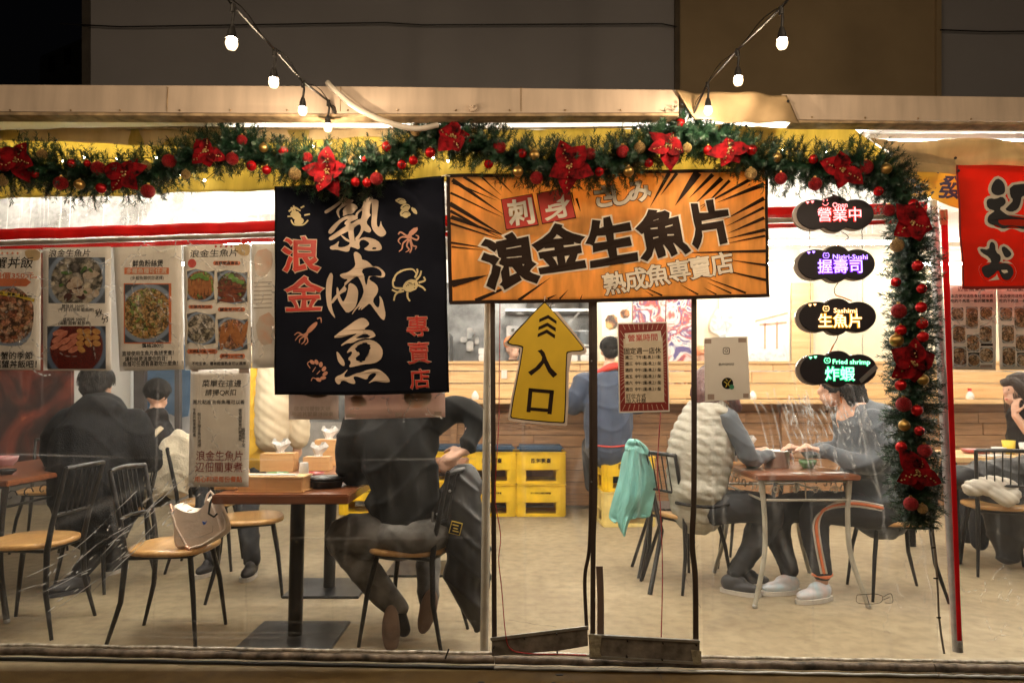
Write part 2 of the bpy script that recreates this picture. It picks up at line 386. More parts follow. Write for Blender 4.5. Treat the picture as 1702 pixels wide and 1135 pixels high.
# interior shell -------------------------------------------------
M['wallwhite'] = mat('tent_white', (.86,.85,.82), .6, var=.03, vs=2)
def struct(name, m, *boxes):
    b = MB(); [b.box(*x) for x in boxes]; return tag(b.build(name, m), kind='structure')
def ceil_z(Y): return 2.46 + (Y - 3.02) * .085
cb = tag(T('canopy_ceiling', None, None), kind='structure')
xs = [-5.6 + i*1.02 for i in range(12)]
for i in range(11):                                       # corrugated white roof panels with visible joints
    a, b_ = xs[i]+.004, xs[i+1]-.004
    vs = [(a,3.02,ceil_z(3.02)),(b_,3.02,ceil_z(3.02)),(b_,9,ceil_z(9)),(a,9,ceil_z(9))]
    vs += [(x, y, z+.03) for x, y, z in vs]
    MB().add(vs, [(0,3,2,1),(4,5,6,7),(0,1,5,4),(1,2,6,5),(2,3,7,6),(3,0,4,7)]).build('panel', M['wallwhite'], cb)
struct('back_wall', M['wallwhite'], ((0, 9.0, 1.6), (11.6, .08, 3.4)))
struct('side_wall', M['wallwhite'], ((-5.75, 6.1, 1.5), (.08, 5.8, 3.1)))
struct('side_wall', M['wallwhite'], ((5.75, 6.1, 1.5), (.08, 5.8, 3.1)))

# tube lights inside -----------------------------------------------
M['tube'] = emit('lit_tube', (1, .94, .82), 46 * LUX_IN)
M['glowend'] = M['white']
def tube_light(x, y, z, rz, label, L_=1.2):
    t = T('tube_light', label, 'light', (x, y, z), rz, 'tube lights under the canopy roof')
    b = MB(); b.bbox((0,0,.03), (L_+.06,.05,.03)); b.build('batten', M['white'], t)
    MB().tube([(-L_/2,0,0),(L_/2,0,0)], .014, 8).build('tube', M['tube'], t)
    e = MB(); e.bbox((-L_/2-.012,0,.008), (.02,.036,.05), .002); e.bbox((L_/2+.012,0,.008), (.02,.036,.05), .002); e.build('end_cap', M['white'], t)
    return t
pos = ['far left','left of centre','centre','right of centre','far right']
lab = ['hidden white tube light over the front tables', 'white tube light over the middle of the room', 'white tube light near the kitchen wall']
for j, y in enumerate((3.8, 5.7, 7.4)):
    for i, x in enumerate((-4.0, -1.8, .5, 2.7, 4.8)):
        if (j, i) in ((0, 0), (1, 0)): continue
        tube_light(x, y, ceil_z(y) - (.16 if j == 0 else .22), 0, lab[j] + ', ' + pos[i])
p = P(575, 236, 3.34); tube_light(p.x, 3.34, p.z, 0, 'bright tube light glowing behind the yellow valance left of the noren', 1.2)
p = P(1240, 226, 3.3); tube_light(p.x, 3.3, p.z, 0, 'bright tube light glowing behind the yellow valance right of the long banner', 1.1)
p = P(180, 250, 3.36); tube_light(p.x, 3.36, p.z, 0, 'tube light behind the garland at the left', 1.1)
p = P(1640, 240, 3.3); tube_light(p.x, 3.3, p.z, 0, 'unseen tube light added behind the pleated cream tarpaulin at right', 1.1)  # unseen tube, added to light people and valance from the front

# building behind and above ------------------------------------------
M['greywall'] = mat('grey_sheet', (.37,.355,.37), .75, var=.07, vs=.8, bump=.1, bs=200)
M['tanwall'] = mat('tan_sheet', (.42,.31,.18), .75, var=.1, vs=1.5, bump=.15, bs=120)
bd = T('building', 'dark grey sheet clad building wall with a tan section behind the stall roof', 'building', (0, 5.4, 0))
slabP([(147,-160),(1125,-160),(1125,180),(147,180)], 5.4, .2, 'wall', M['greywall'], bd)
tag(slabP([(1127,-160),(1560,-160),(1560,200),(1127,200)], 5.38, .2, 'wall', M['tanwall'], bd), 'tan wall section')
slabP([(1563,-160),(1900,-160),(1900,200),(1563,200)], 5.4, .2, 'wall', M['greywall'], bd)
slabP([(136,-160),(146,-160),(146,180),(136,180)], 5.36, .24, 'corner_trim', mat('dark_trim', (.1,.085,.07), .6), bd)
slabP([(1122,-160),(1130,-160),(1130,180),(1122,180)], 5.36, .03, 'seam', mat('seam_brown', (.13,.10,.07), .7), bd)
slabP([(1557,-160),(1565,-160),(1565,190),(1557,190)], 5.35, .03, 'seam', M['tanwall'], bd)
cb_ = MB(); cb_.tube([P(x, y, 5.33) for x, y in ((100,40),(200,45),(400,42),(640,38),(700,42),(900,41),(1100,40),(1125,45))], .006, 6)
tag(cb_.build('cable', M['black_steel']), 'long thin black cable along the grey wall above the roof', 'cable')
cb_ = MB(); cb_.tube([P(x, y, 5.33) for x, y in ((1563,50),(1640,53),(1760,52))], .006, 6)
tag(cb_.build('cable', M['black_steel']), 'short black cable on the grey wall right of the tan section', 'cable')
st = MB()
for (x, y) in ((1152,70),(1152,60),(1543,68),(1365,97),(1540,75),(1150,78)):
    p = P(x, y, 5.37); st.ball(p, .02+.02*random.random(), 8, (1,.1,1.3))
st.build('stain', mat('stain', (.08,.06,.045), .9), bd)
fb = T('distant_building', 'barely lit dark building with small windows in the night at upper left', 'building', (P(100,140,14).x, 14, 0))
M['darkb'] = mat('dark_render', (.05,.055,.06), .9)
slabP([(66,95),(95,82),(137,64),(137,175),(66,175)], 14, 1.0, 'wall', M['darkb'], fb)
for q in ([(80,95),(90,92),(90,118),(80,120)], [(106,82),(117,78),(117,105),(106,108)]): slabP(q, 13.97, .05, 'window', M['ink'], fb)

# roof edge ----------------------------------------------------------
M['fascia'] = mat('cream_fascia', (.56,.44,.34), .5, var=.09, vs=2.5, bump=.05, stretch=(6,1,.8))
M['rust'] = mat('stained_edge', (.4,.28,.16), .6, var=.3, vs=18)
fa = T('roof_fascia', 'cream metal roof edge board along the top of the stall', 'roof edge', (-.9, 2.9, 2.4))
slabP([(-60,141),(560,144),(1128,150),(1128,187),(560,189),(-60,185)], 2.9, .05, 'board', M['fascia'], fa)
slabP([(-60,186),(560,190),(1128,188),(1128,192.5),(560,194),(-60,191)], 2.885, .075, 'lip', M['rust'], fa)
fa2 = T('roof_fascia', 'cream metal roof edge board right of the tan flap', 'roof edge', (2, 2.9, 2.4))
slabP([(1300,157),(1780,163),(1780,203),(1325,199)], 2.9, .05, 'board', M['fascia'], fa2)
slabP([(1318,200),(1780,204),(1780,207.5),(1318,204)], 2.885, .075, 'lip', M['rust'], fa2)
bo = MB(); rb_ = random.Random(8)
for x in range(20, 1120, 92): p = P(x+rb_.uniform(-6,6), 183.5, 2.897); bo.ball(p, .0045, 6)
for x in range(1350, 1700, 88): p = P(x, 195+(x-1350)*.012, 2.897); bo.ball(p, .0045, 6)
for x in (278, 566, 866): bo.bbox(P(x, 165, 2.898), (.0035, .004, .11), .001)
bo.build('screw', M['rust'], fa, world=True)
M['tarp'] = fabric('tan_tarp', (.44,.31,.17), .15, .6, var=.15, vs=5)
fl = Sheet('tarp_flap', 'tan tarpaulin flap hanging over the roof edge between the two fascia boards', 'tarp', 1230, 175, .26, dz=lambda u, v: .012*math.sin(u*18+v*22)+.008*math.sin(u*40-v*14))
fl.grid([(1122,151),(1308,158),(1330,206),(1155,200)], 40, 12, 'sheet', M['tarp'], .002)
b = MB()
for q in ((1132,175),(1308,171)): u, v = fl.uv(*q); b.cyl((u, v, .012), .006, .004, 10)
b.build('eyelet', M['black_steel'], fl.root)
# white bracket left, hose, fixings
M['dimwhite'] = mat('cream_hose', (.6,.53,.45), .5)
b = MB(); b.tube(cr_spline([P(545,138,2.86), P(556,150,2.84), P(590,178,2.84), P(640,202,2.85), P(690,214,2.87), P(728,208,2.9)], 8), .012, 10)
tag(b.build('hose', M['dimwhite']), 'cream flexible conduit curling down from the roof edge', 'hose')
b = MB(); p = P(786,178,2.885); b.tube([p, p+Vector((0,.03,0))], .018, 14); b.ball(p+Vector((0,-.004,0)), .006, 8)
for q in ((-.01,.004),(.01,.004)): b.ball(p+Vector((q[0],-.003,q[1])), .003, 6)
tag(b.build('hook_plate', M['fascia']), 'small round cream fixing plate on the roof edge board', 'fixing')
br = T('roof_frame', 'white steel brace and dark clutter under the roof at far left', 'frame', (P(20,205,3.4).x, 3.4, 2.4))
MB().tube([P(-10,190,3.4), P(62,212,3.4)], .016, 8).build('brace', M['white'], br, world=True)
MB().tube([P(-20,214,3.42), P(40,196,3.42)], .01, 8).build('brace', M['dimwhite'], br, world=True)
b = MB(); b.bbox(P(6,205,3.45), (.12,.06,.05), .01); b.build('junction_box', M['black_steel'], br, world=True)

# valances: yellow tarp with cream edge --------------------------------
def val_mat():
    m = fabric('yellow_valance', (.58,.47,.16), .66, .55, var=.12, vs=4, stretch=(6, .6, 1)); return m
M['yellow'] = val_mat()
M['creamtarp'] = fabric('cream_tarp', (.56,.43,.25), .3, .6, var=.1, vs=4, stretch=(3, 1, 1))
wob = lambda u, v: .01*math.sin(u*9+v*4) + .006*math.sin(u*31+2*v) + .004*math.sin(v*40+u*5)
va = Sheet('valance', 'yellow tarpaulin valance under the roof edge behind the garland', 'tarp', 700, 260, .03, dz=wob)
va.grid([(-40,212),(640,216),(640,310),(-40,332)], 120, 20, 'yellow_sheet', M['yellow'], .0015)
va.grid([(640,216),(1290,213),(1290,292),(640,305)], 120, 20, 'yellow_sheet', M['yellow'], .0015)
vc = Sheet('valance', 'cream upper strip of tarpaulin above the left garland', 'tarp', 300, 225, .05, dz=wob)
vc.grid([(-40,212),(330,213),(330,244),(-40,232)], 60, 8, 'cream_sheet', M['creamtarp'], .0015)
vc.grid([(330,213),(700,214),(660,226),(330,244)], 60, 8, 'cream_sheet', M['creamtarp'], .0015)
b = MB(); b.tube([vc.inv @ Cp(x, y, .055) for x, y in ((-40,211),(300,212.5),(700,214.5))], .006, 6)
b.build('hem', M['rust'], vc.root)
ca = T('valance_hem', 'brown hem along the top of the yellow valance', 'hem', Cp(1000,214,.04))
b = MB(); b.tube([Cp(x, y, .045) for x, y in ((640,216),(860,214),(1100,211),(1220,210))], .005, 6); b.build('hem_tube', M['rust'], ca, world=True)
vr = Sheet('valance', 'bright yellow tarpaulin fold right of the long banner above the garland', 'tarp', 1380, 240, .07, dz=lambda u, v: .02*math.sin(u*11+v*9)+.006*math.sin(u*37))
vr.grid([(1180,210),(1408,209),(1512,290),(1180,262)], 60, 20, 'yellow_sheet', M['yellow'], .0015)
vt = Sheet('valance', 'pleated cream tarpaulin gathered at upper right beside the red banner', 'tarp', 1600, 250, .09, dz=lambda u, v: .016*math.sin(u*13+v*30)+.01*math.sin(v*60-u*9))
vt.grid([(1442,231),(1760,234),(1760,286),(1500,268)], 60, 14, 'cream_sheet', M['creamtarp'], .0015)
vt.grid([(1470,246),(1592,262),(1590,292),(1490,286)], 40, 14, 'cream_sheet', M['creamtarp'], .0015)
b = MB()
for q in ((1581,267),(1586,288),(1237,214),(1312,211)): u, v = vt.uv(*q); b.cyl((u, v, .03), .006, .004, 10)
b.build('eyelet', M['black_steel'], vt.root)
yb = Sheet('shop_banner', 'yellow cloth banner with blue characters partly hidden behind the red banner', 'banner', 1560, 305, .035, dz=lambda u, v: .01*math.sin(u*15+v*8))
yb.poly([(1480,278),(1600,285),(1602,350),(1580,343),(1545,327),(1500,328),(1480,330)], 'cloth', fabric('yellow_cloth', (.72,.5,.12), .45), 0, .002)
b = MB(); yb.text(b, '興', 1538, 303, 38, -4, .05, .004, shear=.2); yb.text(b, '發', 1580, 312, 38, -6, .05, .004, shear=.2)
b.build('lettering', mat('blue_ink', (.02,.05,.16), .6), yb.root)

# frame of the curtain wall ----------------------------------------------
pole = MB(); pole.tube([Cp(1550,335,-.06), Cp(1592,1082,-.06)], .021, 14)
t = T('tent_pole', 'round galvanised steel pole right of the hanging garland', 'pole', Cp(1592,1082,-.06)); pole.build('shaft', M['grey_metal'], t, world=True)
t = T('tent_pole', 'cream pole at the left side of the entrance', 'pole', Cp(806,1082,-.05)); MB().tube([Cp(812,490,-.05), Cp(805,1082,-.05)], .0195, 14).build('shaft', M['clearpole'], t, world=True)
M['redcloth'] = fabric('red_webbing', (.66,.02,.02), .35, .5, var=.1, vs=9)
M['railgrey'] = mat('old_pipe', (.36,.31,.25), .45, .4, var=.2, vs=14, bump=.2)
def rail(x0, y0, x1, y1, label):
    t = Sheet('red_rail', label, 'rail', (x0+x1)/2, (y0+y1)/2, -.03, dz=lambda u, v: .006*math.sin(u*16)+.003*math.sin(u*55))
    t.grid([(x0,y0-5),(x1,y1-7),(x1,y1+11),(x0,y0+13)], 120, 3, 'upper_band', M['redcloth'], .002)
    b = MB(); b.tube([t.inv @ Cp(x0, y0+19, -.03), t.inv @ Cp(x1, y1+15, -.03)], .011, 10); b.build('pipe', M['railgrey'], t.root)
    t.grid([(x0,y0+24),(x1,y1+20),(x1,y1+27),(x0,y0+32)], 40, 2, 'lower_band', M['redcloth'], .002)
    return t
rail(-40, 387, 860, 362, 'red webbing band over a metal rail behind the navy noren')
rail(861, 362, 1540, 343, 'red webbing band over a metal rail behind the cloud signs')
# ================================================================ CLEAR VINYL CURTAIN WALL
def vinyl(name, haze, gl=.06):
    m = bpy.data.materials.new(name); m.use_nodes = True; N, L = m.node_tree.nodes, m.node_tree.links; N.clear()
    out = N.new('ShaderNodeOutputMaterial'); tr = N.new('ShaderNodeBsdfTransparent'); tr.inputs[0].default_value = (.97,.96,.94,1)
    di = N.new('ShaderNodeBsdfDiffuse'); tl = N.new('ShaderNodeBsdfTranslucent'); gs = N.new('ShaderNodeBsdfGlossy'); gs.inputs['Roughness'].default_value = .16
    for s in (di, tl): s.inputs[0].default_value = (.95,.94,.92,1)
    at = N.new('ShaderNodeAttribute'); at.attribute_name = 'crease'; tc = N.new('ShaderNodeTexCoord')
    nz = N.new('ShaderNodeTexNoise'); nz.inputs['Scale'].default_value = 2.2; nz.inputs['Detail'].default_value = 7; nz.inputs['Roughness'].default_value = .7
    L.new(tc.outputs['Object'], nz.inputs[0])
    mp = N.new('ShaderNodeMapping'); mp.inputs['Scale'].default_value = (60, 1.6, 1); L.new(tc.outputs['Object'], mp.inputs[0])
    st = N.new('ShaderNodeTexNoise'); st.inputs['Scale'].default_value = 1.2; st.inputs['Detail'].default_value = 4; L.new(mp.outputs[0], st.inputs[0])
    h = N.new('ShaderNodeMapRange'); h.inputs[1].default_value = .35; h.inputs[2].default_value = .75; h.inputs[3].default_value = haze*.2; h.inputs[4].default_value = haze*3.2; L.new(nz.outputs[0], h.inputs[0])
    s2 = N.new('ShaderNodeMapRange'); s2.inputs[1].default_value = .58; s2.inputs[2].default_value = .8; s2.inputs[3].default_value = 0; s2.inputs[4].default_value = haze*3.5; L.new(st.outputs[0], s2.inputs[0])
    a1 = N.new('ShaderNodeMath'); a1.operation = 'ADD'; L.new(h.outputs[0], a1.inputs[0]); L.new(s2.outputs[0], a1.inputs[1])
    a2 = N.new('ShaderNodeMath'); a2.operation = 'MULTIPLY_ADD'; a2.use_clamp = True; a2.inputs[1].default_value = .75; L.new(at.outputs['Fac'], a2.inputs[0]); L.new(a1.outputs[0], a2.inputs[2])  # crease mask whitens the ridges: glints painted as milky scatter
    hzm = N.new('ShaderNodeMath'); hzm.operation = 'MULTIPLY_ADD'; hzm.use_clamp = True; hzm.inputs[1].default_value = .35; hzm.inputs[2].default_value = .5
    hz = N.new('ShaderNodeMixShader'); L.new(at.outputs['Fac'], hzm.inputs[0]); L.new(hzm.outputs[0], hz.inputs[0]); L.new(di.outputs[0], hz.inputs[1]); L.new(tl.outputs[0], hz.inputs[2])
    m1 = N.new('ShaderNodeMixShader'); L.new(a2.outputs[0], m1.inputs[0]); L.new(tr.outputs[0], m1.inputs[1]); L.new(hz.outputs[0], m1.inputs[2])
    bz = N.new('ShaderNodeTexNoise'); bz.inputs['Scale'].default_value = 9; bz.inputs['Detail'].default_value = 3; L.new(tc.outputs['Object'], bz.inputs[0])
    bp = N.new('ShaderNodeBump'); bp.inputs['Strength'].default_value = .5; bp.inputs['Distance'].default_value = .01; L.new(bz.outputs[0], bp.inputs['Height']); L.new(bp.outputs[0], gs.inputs['Normal'])
    lw = N.new('ShaderNodeLayerWeight'); lw.inputs[0].default_value = .25; L.new(bp.outputs[0], lw.inputs['Normal'])
    gm = N.new('ShaderNodeMath'); gm.operation = 'MULTIPLY_ADD'; gm.inputs[1].default_value = .35; gm.inputs[2].default_value = gl; gm.use_clamp = True; L.new(lw.outputs['Facing'], gm.inputs[0])
    g2 = N.new('ShaderNodeMath'); g2.operation = 'MULTIPLY_ADD'; g2.inputs[1].default_value = .1; g2.use_clamp = True; L.new(at.outputs['Fac'], g2.inputs[0]); L.new(gm.outputs[0], g2.inputs[2])
    m2 = N.new('ShaderNodeMixShader'); L.new(g2.outputs[0], m2.inputs[0]); L.new(m1.outputs[0], m2.inputs[1]); L.new(gs.outputs[0], m2.inputs[2]); L.new(m2.outputs[0], out.inputs[0])
    return m
M['vinyl'] = vinyl('clear_vinyl', .02, .03); M['vinyltop'] = vinyl('milky_vinyl', .3)
CREASES = []        # (points px, width m, height m, strength of the painted glint)
def cz(pts, w_=.006, h=.004, s=.8): CREASES.append(([Cp(*p) for p in cr_spline([(x, y, 0) for x, y in pts], 6) for p in [(p.x, p.y)]], w_, h, s))
# lower left diagonal pulls
for pts in ([(30,1000),(90,975),(150,940),(200,890),(245,850),(300,800),(330,770)], [(10,990),(60,972),(110,962),(150,945)], [(75,1025),(130,985),(190,940),(250,880),(300,830)],
            [(100,960),(160,905),(220,870),(262,830)], [(180,905),(215,880),(250,855),(262,842)], [(40,960),(100,930),(160,880),(230,815)], [(150,985),(240,900),(290,850)], [(200,890),(235,870),(248,850),(280,800)]):
    cz(pts, .0026, .006, .7); 0
for _ in range(45):                                         # short whitened ridges, painted glints beside the pulls
    x = random.uniform(60, 330); y = 1030 - x*.72 + random.uniform(-35, 45); cz([(x, y), (x+random.uniform(4,15), y-random.uniform(2,10))], .0038, .006, .8)
# around the cloud signs: fan of pulls
for i in range(40):
    x = 1330 + random.uniform(-25, 105); y = 655 + random.uniform(0, 30); l = random.uniform(30, 120); k = random.uniform(.12, .55)
    q = [(x + l*k*t + random.uniform(-3.5,3.5), y + l*t) for t in (0,.15,.3,.45,.6,.75,.9,1)]; cz(q[:4], .004, .005, random.uniform(.3,.8)); cz(q[4:], .004, .005, random.uniform(.15,.6))
for i in range(9):
    x = 1255 + i*11 + random.uniform(-5,5); cz([(x, 640+random.uniform(0,30)), (x+12, 690), (x+20+random.uniform(0,14), 750+random.uniform(-20,30))], .004, .004, .45)
for (a, b_) in (((1385,560),(1440,760)),((1420,670),(1475,900)),((1300,560),(1350,800)),((1365,520),(1380,600)),((1440,780),(1470,860)),((1520,900),(1560,1060)),((1525,880),(1535,1000))): cz([a, ((a[0]+b_[0])/2+6,(a[1]+b_[1])/2), b_], .005, .004, .3)
# crinkles over the poster sleeves
def squiggles(x0, y0, x1, y1, n, s=.75):
    for _ in range(n):
        x, y = random.uniform(x0, x1), random.uniform(y0, y1); a = random.uniform(0, 6.3); pts = [(x, y)]
        for _k in range(random.randint(2, 4)):
            a += random.uniform(-.9, .9); x += math.cos(a)*random.uniform(5, 13); y += math.sin(a)*random.uniform(5, 13); pts.append((x, y))
        cz(pts, .0035, .003, s)
squiggles(0, 410, 455, 610, 95); squiggles(320, 620, 410, 800, 22, .6); squiggles(575, 655, 735, 692, 12, .8); squiggles(1580, 490, 1700, 610, 22, .6)
squiggles(1030, 500, 1110, 560, 10, .5); squiggles(1440, 850, 1560, 1050, 12, .3); squiggles(1600, 960, 1700, 1060, 12, .5); squiggles(0, 320, 455, 380, 30, .4); squiggles(830, 500, 960, 560, 8, .6)
for x in (262,330,405,870,1065,1185,1350): cz([(x+random.uniform(-8,8), 500), (x, 700), (x+random.uniform(-9,9), 1060)], .006, .003, .14)
for y in (760, 890, 1030, 1048, 1056): cz([(0, y-6), (250, y), (500, y+4), (790, y+2)], .005, .003, .22)
for y in (500, 780, 1000): cz([(1170, y), (1350, y+3), (1540, y+10)], .005, .003, .1)
for _ in range(16):                                         # broad soft folds
    x = random.uniform(10, 1680); y = random.uniform(620, 900); cz([(x, y), (x+random.uniform(-25,25), y+90), (x+random.uniform(-50,50), y+random.uniform(150,210))], random.uniform(.010,.022), .004, random.uniform(.05,.13))
for q in ([(0,905),(120,860),(260,800)],[(20,1040),(180,985),(330,880)],[(420,1050),(520,1000),(620,1010)],[(1180,1040),(1300,980),(1420,1010)]): cz(q, .024, .005, .1)
b_base = Vector((0, 3.18, 0))
def panel(x0, x1, ytop, ybot, name, label, m, step=.0065, off=0.0, lean=None, amp=1.0):
    tl, br = Cp(x0, ytop, off), Cp(x1, ybot, off)
    mx, my = (x0+x1)/2, (ytop+ybot)/2
    s = Sheet(name, label, 'plastic curtain', mx, ybot, off)
    us = (s.uv(x0, my)[0], s.uv(x1, my)[0]); vs_ = (s.uv(mx, ybot)[1], s.uv(mx, ytop)[1])
    nx, ny = max(2, int((us[1]-us[0])/step)), max(2, int((vs_[1]-vs_[0])/step))
    U, V = np.meshgrid(np.linspace(us[0], us[1], nx+1), np.linspace(vs_[0], vs_[1], ny+1)); W_ = U + (s.root.location - b_base).dot(CDIR)
    Z = amp*(.006*np.sin(W_*7.3+V*2.1) + .004*np.sin(W_*19-V*3.3) + .0022*np.sin(V*27+W_*5) + .0012*np.sin(W_*61+V*11))
    C = np.zeros_like(Z)
    for pts, w_, h, st_ in CREASES:
        q = [s.inv @ p for p in pts]; rv_ = random.Random(int(abs(pts[0].x*9173)+abs(pts[0].z*7919))*13)
        ph_, fr_ = rv_.random()*6.3, rv_.uniform(.25, .6)
        for kk_, (a, b) in enumerate(zip(q[:-1], q[1:])):
            xa, xb, ya, yb_ = min(a.x,b.x)-3*w_, max(a.x,b.x)+3*w_, min(a.y,b.y)-3*w_, max(a.y,b.y)+3*w_
            i0 = np.searchsorted(U[0], xa); i1 = np.searchsorted(U[0], xb); j0 = np.searchsorted(V[:,0], ya); j1 = np.searchsorted(V[:,0], yb_)
            if i0 >= i1 or j0 >= j1: continue
            uu, vv = U[j0:j1, i0:i1], V[j0:j1, i0:i1]; dx, dy = b.x-a.x, b.y-a.y; l2 = dx*dx+dy*dy+1e-12
            t = np.clip(((uu-a.x)*dx+(vv-a.y)*dy)/l2, 0, 1); d = np.hypot(uu-a.x-t*dx, vv-a.y-t*dy)
            e = np.exp(-(d/w_)**2*1.6); Z[j0:j1, i0:i1] += h*e*.5; C[j0:j1, i0:i1] = np.maximum(C[j0:j1, i0:i1], e*st_*(.15+.95*abs(math.sin(kk_*fr_+ph_))**1.5))
    n = (nx+1)*(ny+1); co = np.stack([U.ravel(), V.ravel(), Z.ravel()], 1)
    me = bpy.data.meshes.new('sheet'); me.vertices.add(n); me.vertices.foreach_set('co', co.ravel())
    idx = np.arange(n).reshape(ny+1, nx+1); quads = np.stack([idx[:-1,:-1], idx[:-1,1:], idx[1:,1:], idx[1:,:-1]], -1).reshape(-1, 4)
    me.loops.add(quads.size); me.loops.foreach_set('vertex_index', quads.ravel()); me.polygons.add(len(quads))
    me.polygons.foreach_set('loop_start', np.arange(0, quads.size, 4)); me.polygons.foreach_set('loop_total', np.full(len(quads), 4))
    me.polygons.foreach_set('use_smooth', np.ones(len(quads), bool)); me.update()
    at = me.attributes.new('crease', 'FLOAT', 'POINT'); at.data.foreach_set('value', C.ravel().astype(np.float32))
    me.materials.append(m); o = bpy.data.objects.new('sheet', me); COL.objects.link(o); o.parent = s.root
    return s
P1 = panel(-60, 806, 398, 1088, 'vinyl_curtain', 'clear creased plastic curtain in front of the tables left of the entrance', M['vinyl'], .0036)
P2 = panel(823, 984, 498, 1062, 'vinyl_curtain', 'left plastic door flap behind the yellow arrow sign', M['vinyl'], .009)
P3 = panel(990, 1156, 498, 1076, 'vinyl_curtain', 'right plastic door flap with the red opening hours sheet', M['vinyl'], .009, off=.012)
P4 = panel(1161, 1543, 356, 1092, 'vinyl_curtain', 'clear plastic curtain with fan shaped creases behind the cloud signs', M['vinyl'], .0036)
P5 = panel(1561, 1790, 300, 1092, 'vinyl_curtain', 'clear plastic curtain at far right behind the red strap', M['vinyl'], .005)
P6 = panel(-60, 1543, 288, 396, 'vinyl_curtain', 'milky upper plastic strip above the red rail', M['vinyltop'], .009, off=-.045)
P7 = panel(760, 1156, 400, 497, 'vinyl_curtain', 'clear plastic strip above the entrance flaps', M['vinyl'], .012, off=-.02)
def strip(sh, pts, w_, name, m, th=.004, z=.004):
    b = MB(); q = [Vector(sh.uv(*p)) for p in pts]; q = [Vector((p.x, p.y)) for p in cr_spline([(p.x, p.y, 0) for p in q], 8)]
    vs = []
    for i, p in enumerate(q):
        vs += [(p.x-w_/2, p.y, z), (p.x+w_/2, p.y, z), (p.x+w_/2, p.y, z+th), (p.x-w_/2, p.y, z+th)]
    fs = []
    for i in range(len(q)-1):
        k = 4*i
        for j in range(4): fs.append((k+j, k+(j+1)%4, k+4+(j+1)%4, k+4+j))
    fs += [(0,3,2,1), (len(vs)-4, len(vs)-3, len(vs)-2, len(vs)-1)]
    b.add(vs, fs); return b.build(name, m, sh.root)
strip(P2, [(819,500),(820,700),(821,900),(822,1072)], .022, 'edge_binding', M['dark_brown'])
strip(P2, [(981,500),(982,750),(980,900),(972,960),(975,1045)], .016, 'edge_binding', M['dark_brown'])
strip(P3, [(988,500),(989,800),(986,900),(985,1060)], .022, 'edge_binding', M['dark_brown'])
strip(P3, [(996,940),(998,990),(998,1052)], .03, 'edge_patch', mat('brown_patch', (.16,.11,.09), .6))
strip(P3, [(1153,498),(1153,800),(1150,900),(1155,960),(1156,1068)], .024, 'edge_binding', M['dark_brown'])
strip(P5, [(1548,880),(1556,960),(1560,1030),(1568,1085)], .008, 'edge_binding', mat('grey_edge', (.25,.22,.18), .5))
b = MB()
for (x, y) in ((814,563),(814,642),(815,735),(983,600),(983,800),(1154,640),(1154,900)): u, v = P2.uv(x, y); b.tube([(u, v, .008), (u, v, .013)], .004, 8)
b.build('rivet', M['grey_metal'], P2.root)
for y in (909, 960, 1025):
    b = MB(); x = 1549 + (y-900)*.08; u, v = P5.uv(x, y); b.bbox((u, v, .006), (.018, .006, .006), .001); b.build('clip', M['ink'], P5.root)
# weighted grey bars at the foot of the two door flaps
M['barvinyl'] = mat('grey_weight_sleeve', (.2,.175,.15), .42, var=.25, vs=22, bump=.3, bs=30)
M['tape'] = mat('old_silver_tape', (.42,.38,.28), .4, .3, var=.2, vs=40, bump=.6, bs=60)
P2.poly([(818,1059),(976,1039),(977,1070),(930,1078),(818,1087)], 'weight_sleeve', M['barvinyl'], .008, .02)
P2.poly([(816,1056),(977,1036.5),(977,1041),(816,1061)], 'top_tube', M['grey_metal'], .02, .028)
P3.poly([(979,1051),(1161,1061),(1161,1098),(979,1088)], 'weight_sleeve', M['barvinyl'], .008, .022)
P3.poly([(979,1050),(1161,1060),(1161,1064),(979,1054)], 'top_tube', M['grey_metal'], .022, .03)
P3.poly([(979,1085),(1161,1096),(1161,1100),(979,1090)], 'bottom_tube', M['grey_metal'], .022, .03)
P3.poly([(977,1049),(999,1052),(996,1078),(999,1086),(980,1087)], 'tape', M['tape'], .03, .032)
P3.poly([(1146,1075),(1163,1077),(1163,1100),(1150,1099)], 'tape', M['tape'], .03, .032)
b = MB()
for (x, y, S_) in ((872,1055,P2),(925,1048,P2),(926,1078,P2),(1041,1059,P2),(1099,1063,P2),(1040,1085,P2),(1098,1090,P2),(1154,1066,P2),(822,1070,P2)): u, v = S_.uv(x, y); b.tube([(u, v, .03), (u, v, .046)], .0035, 8)
b.build('rivet', M['ink'], P2.root)
# pipe along the foot of the wall
def foot(x0, x1, y0, y1, label, r=.018):
    t = T('foot_pipe', label, 'pipe', Cp((x0+x1)/2, y0, -.01)); a, c = Cp(x0, y0, 0), Cp(x1, y1, 0)
    a.z = c.z = r + .012; n = 40; pts = [a.lerp(c, i/n) + Vector((0, 0, .0015*math.sin(i*1.3))) for i in range(n+1)]
    MB().tube(pts, r, 12).build('pipe', mat('dirty_pipe', (.20,.15,.11), .5, .2, var=.4, vs=16, bump=.4), t, world=True)
    MB().tube([p + Vector((-CS*.03, -.032, -r-.004)) for p in pts], .008, 8).build('lower_rail', M['grey_metal'] if x0 > 700 else M['black_steel'], t, world=True)
    b = MB()
    for p in pts[::1]: pass
    q = [p + Vector((0, .012, r+.006)) for p in pts]; b.tube(q, .008, 6).build('rolled_hem', mat('plastic_roll', (.5,.44,.36), .2, var=.3, vs=30), t, world=True)
foot(-80, 822, 1082, 1084, 'dirty round pipe along the ground under the left curtain')
foot(823, 1550, 1086, 1092, 'dirty round pipe along the ground under the entrance and right curtain')
foot(1552, 1800, 1092, 1094, 'plastic wrapped pipe on the ground right of the steel pole')
b = MB(); b.tube([Cp(740+i*1.2, 1094-i*3.2, .03) for i in range(6)], .004, 6)
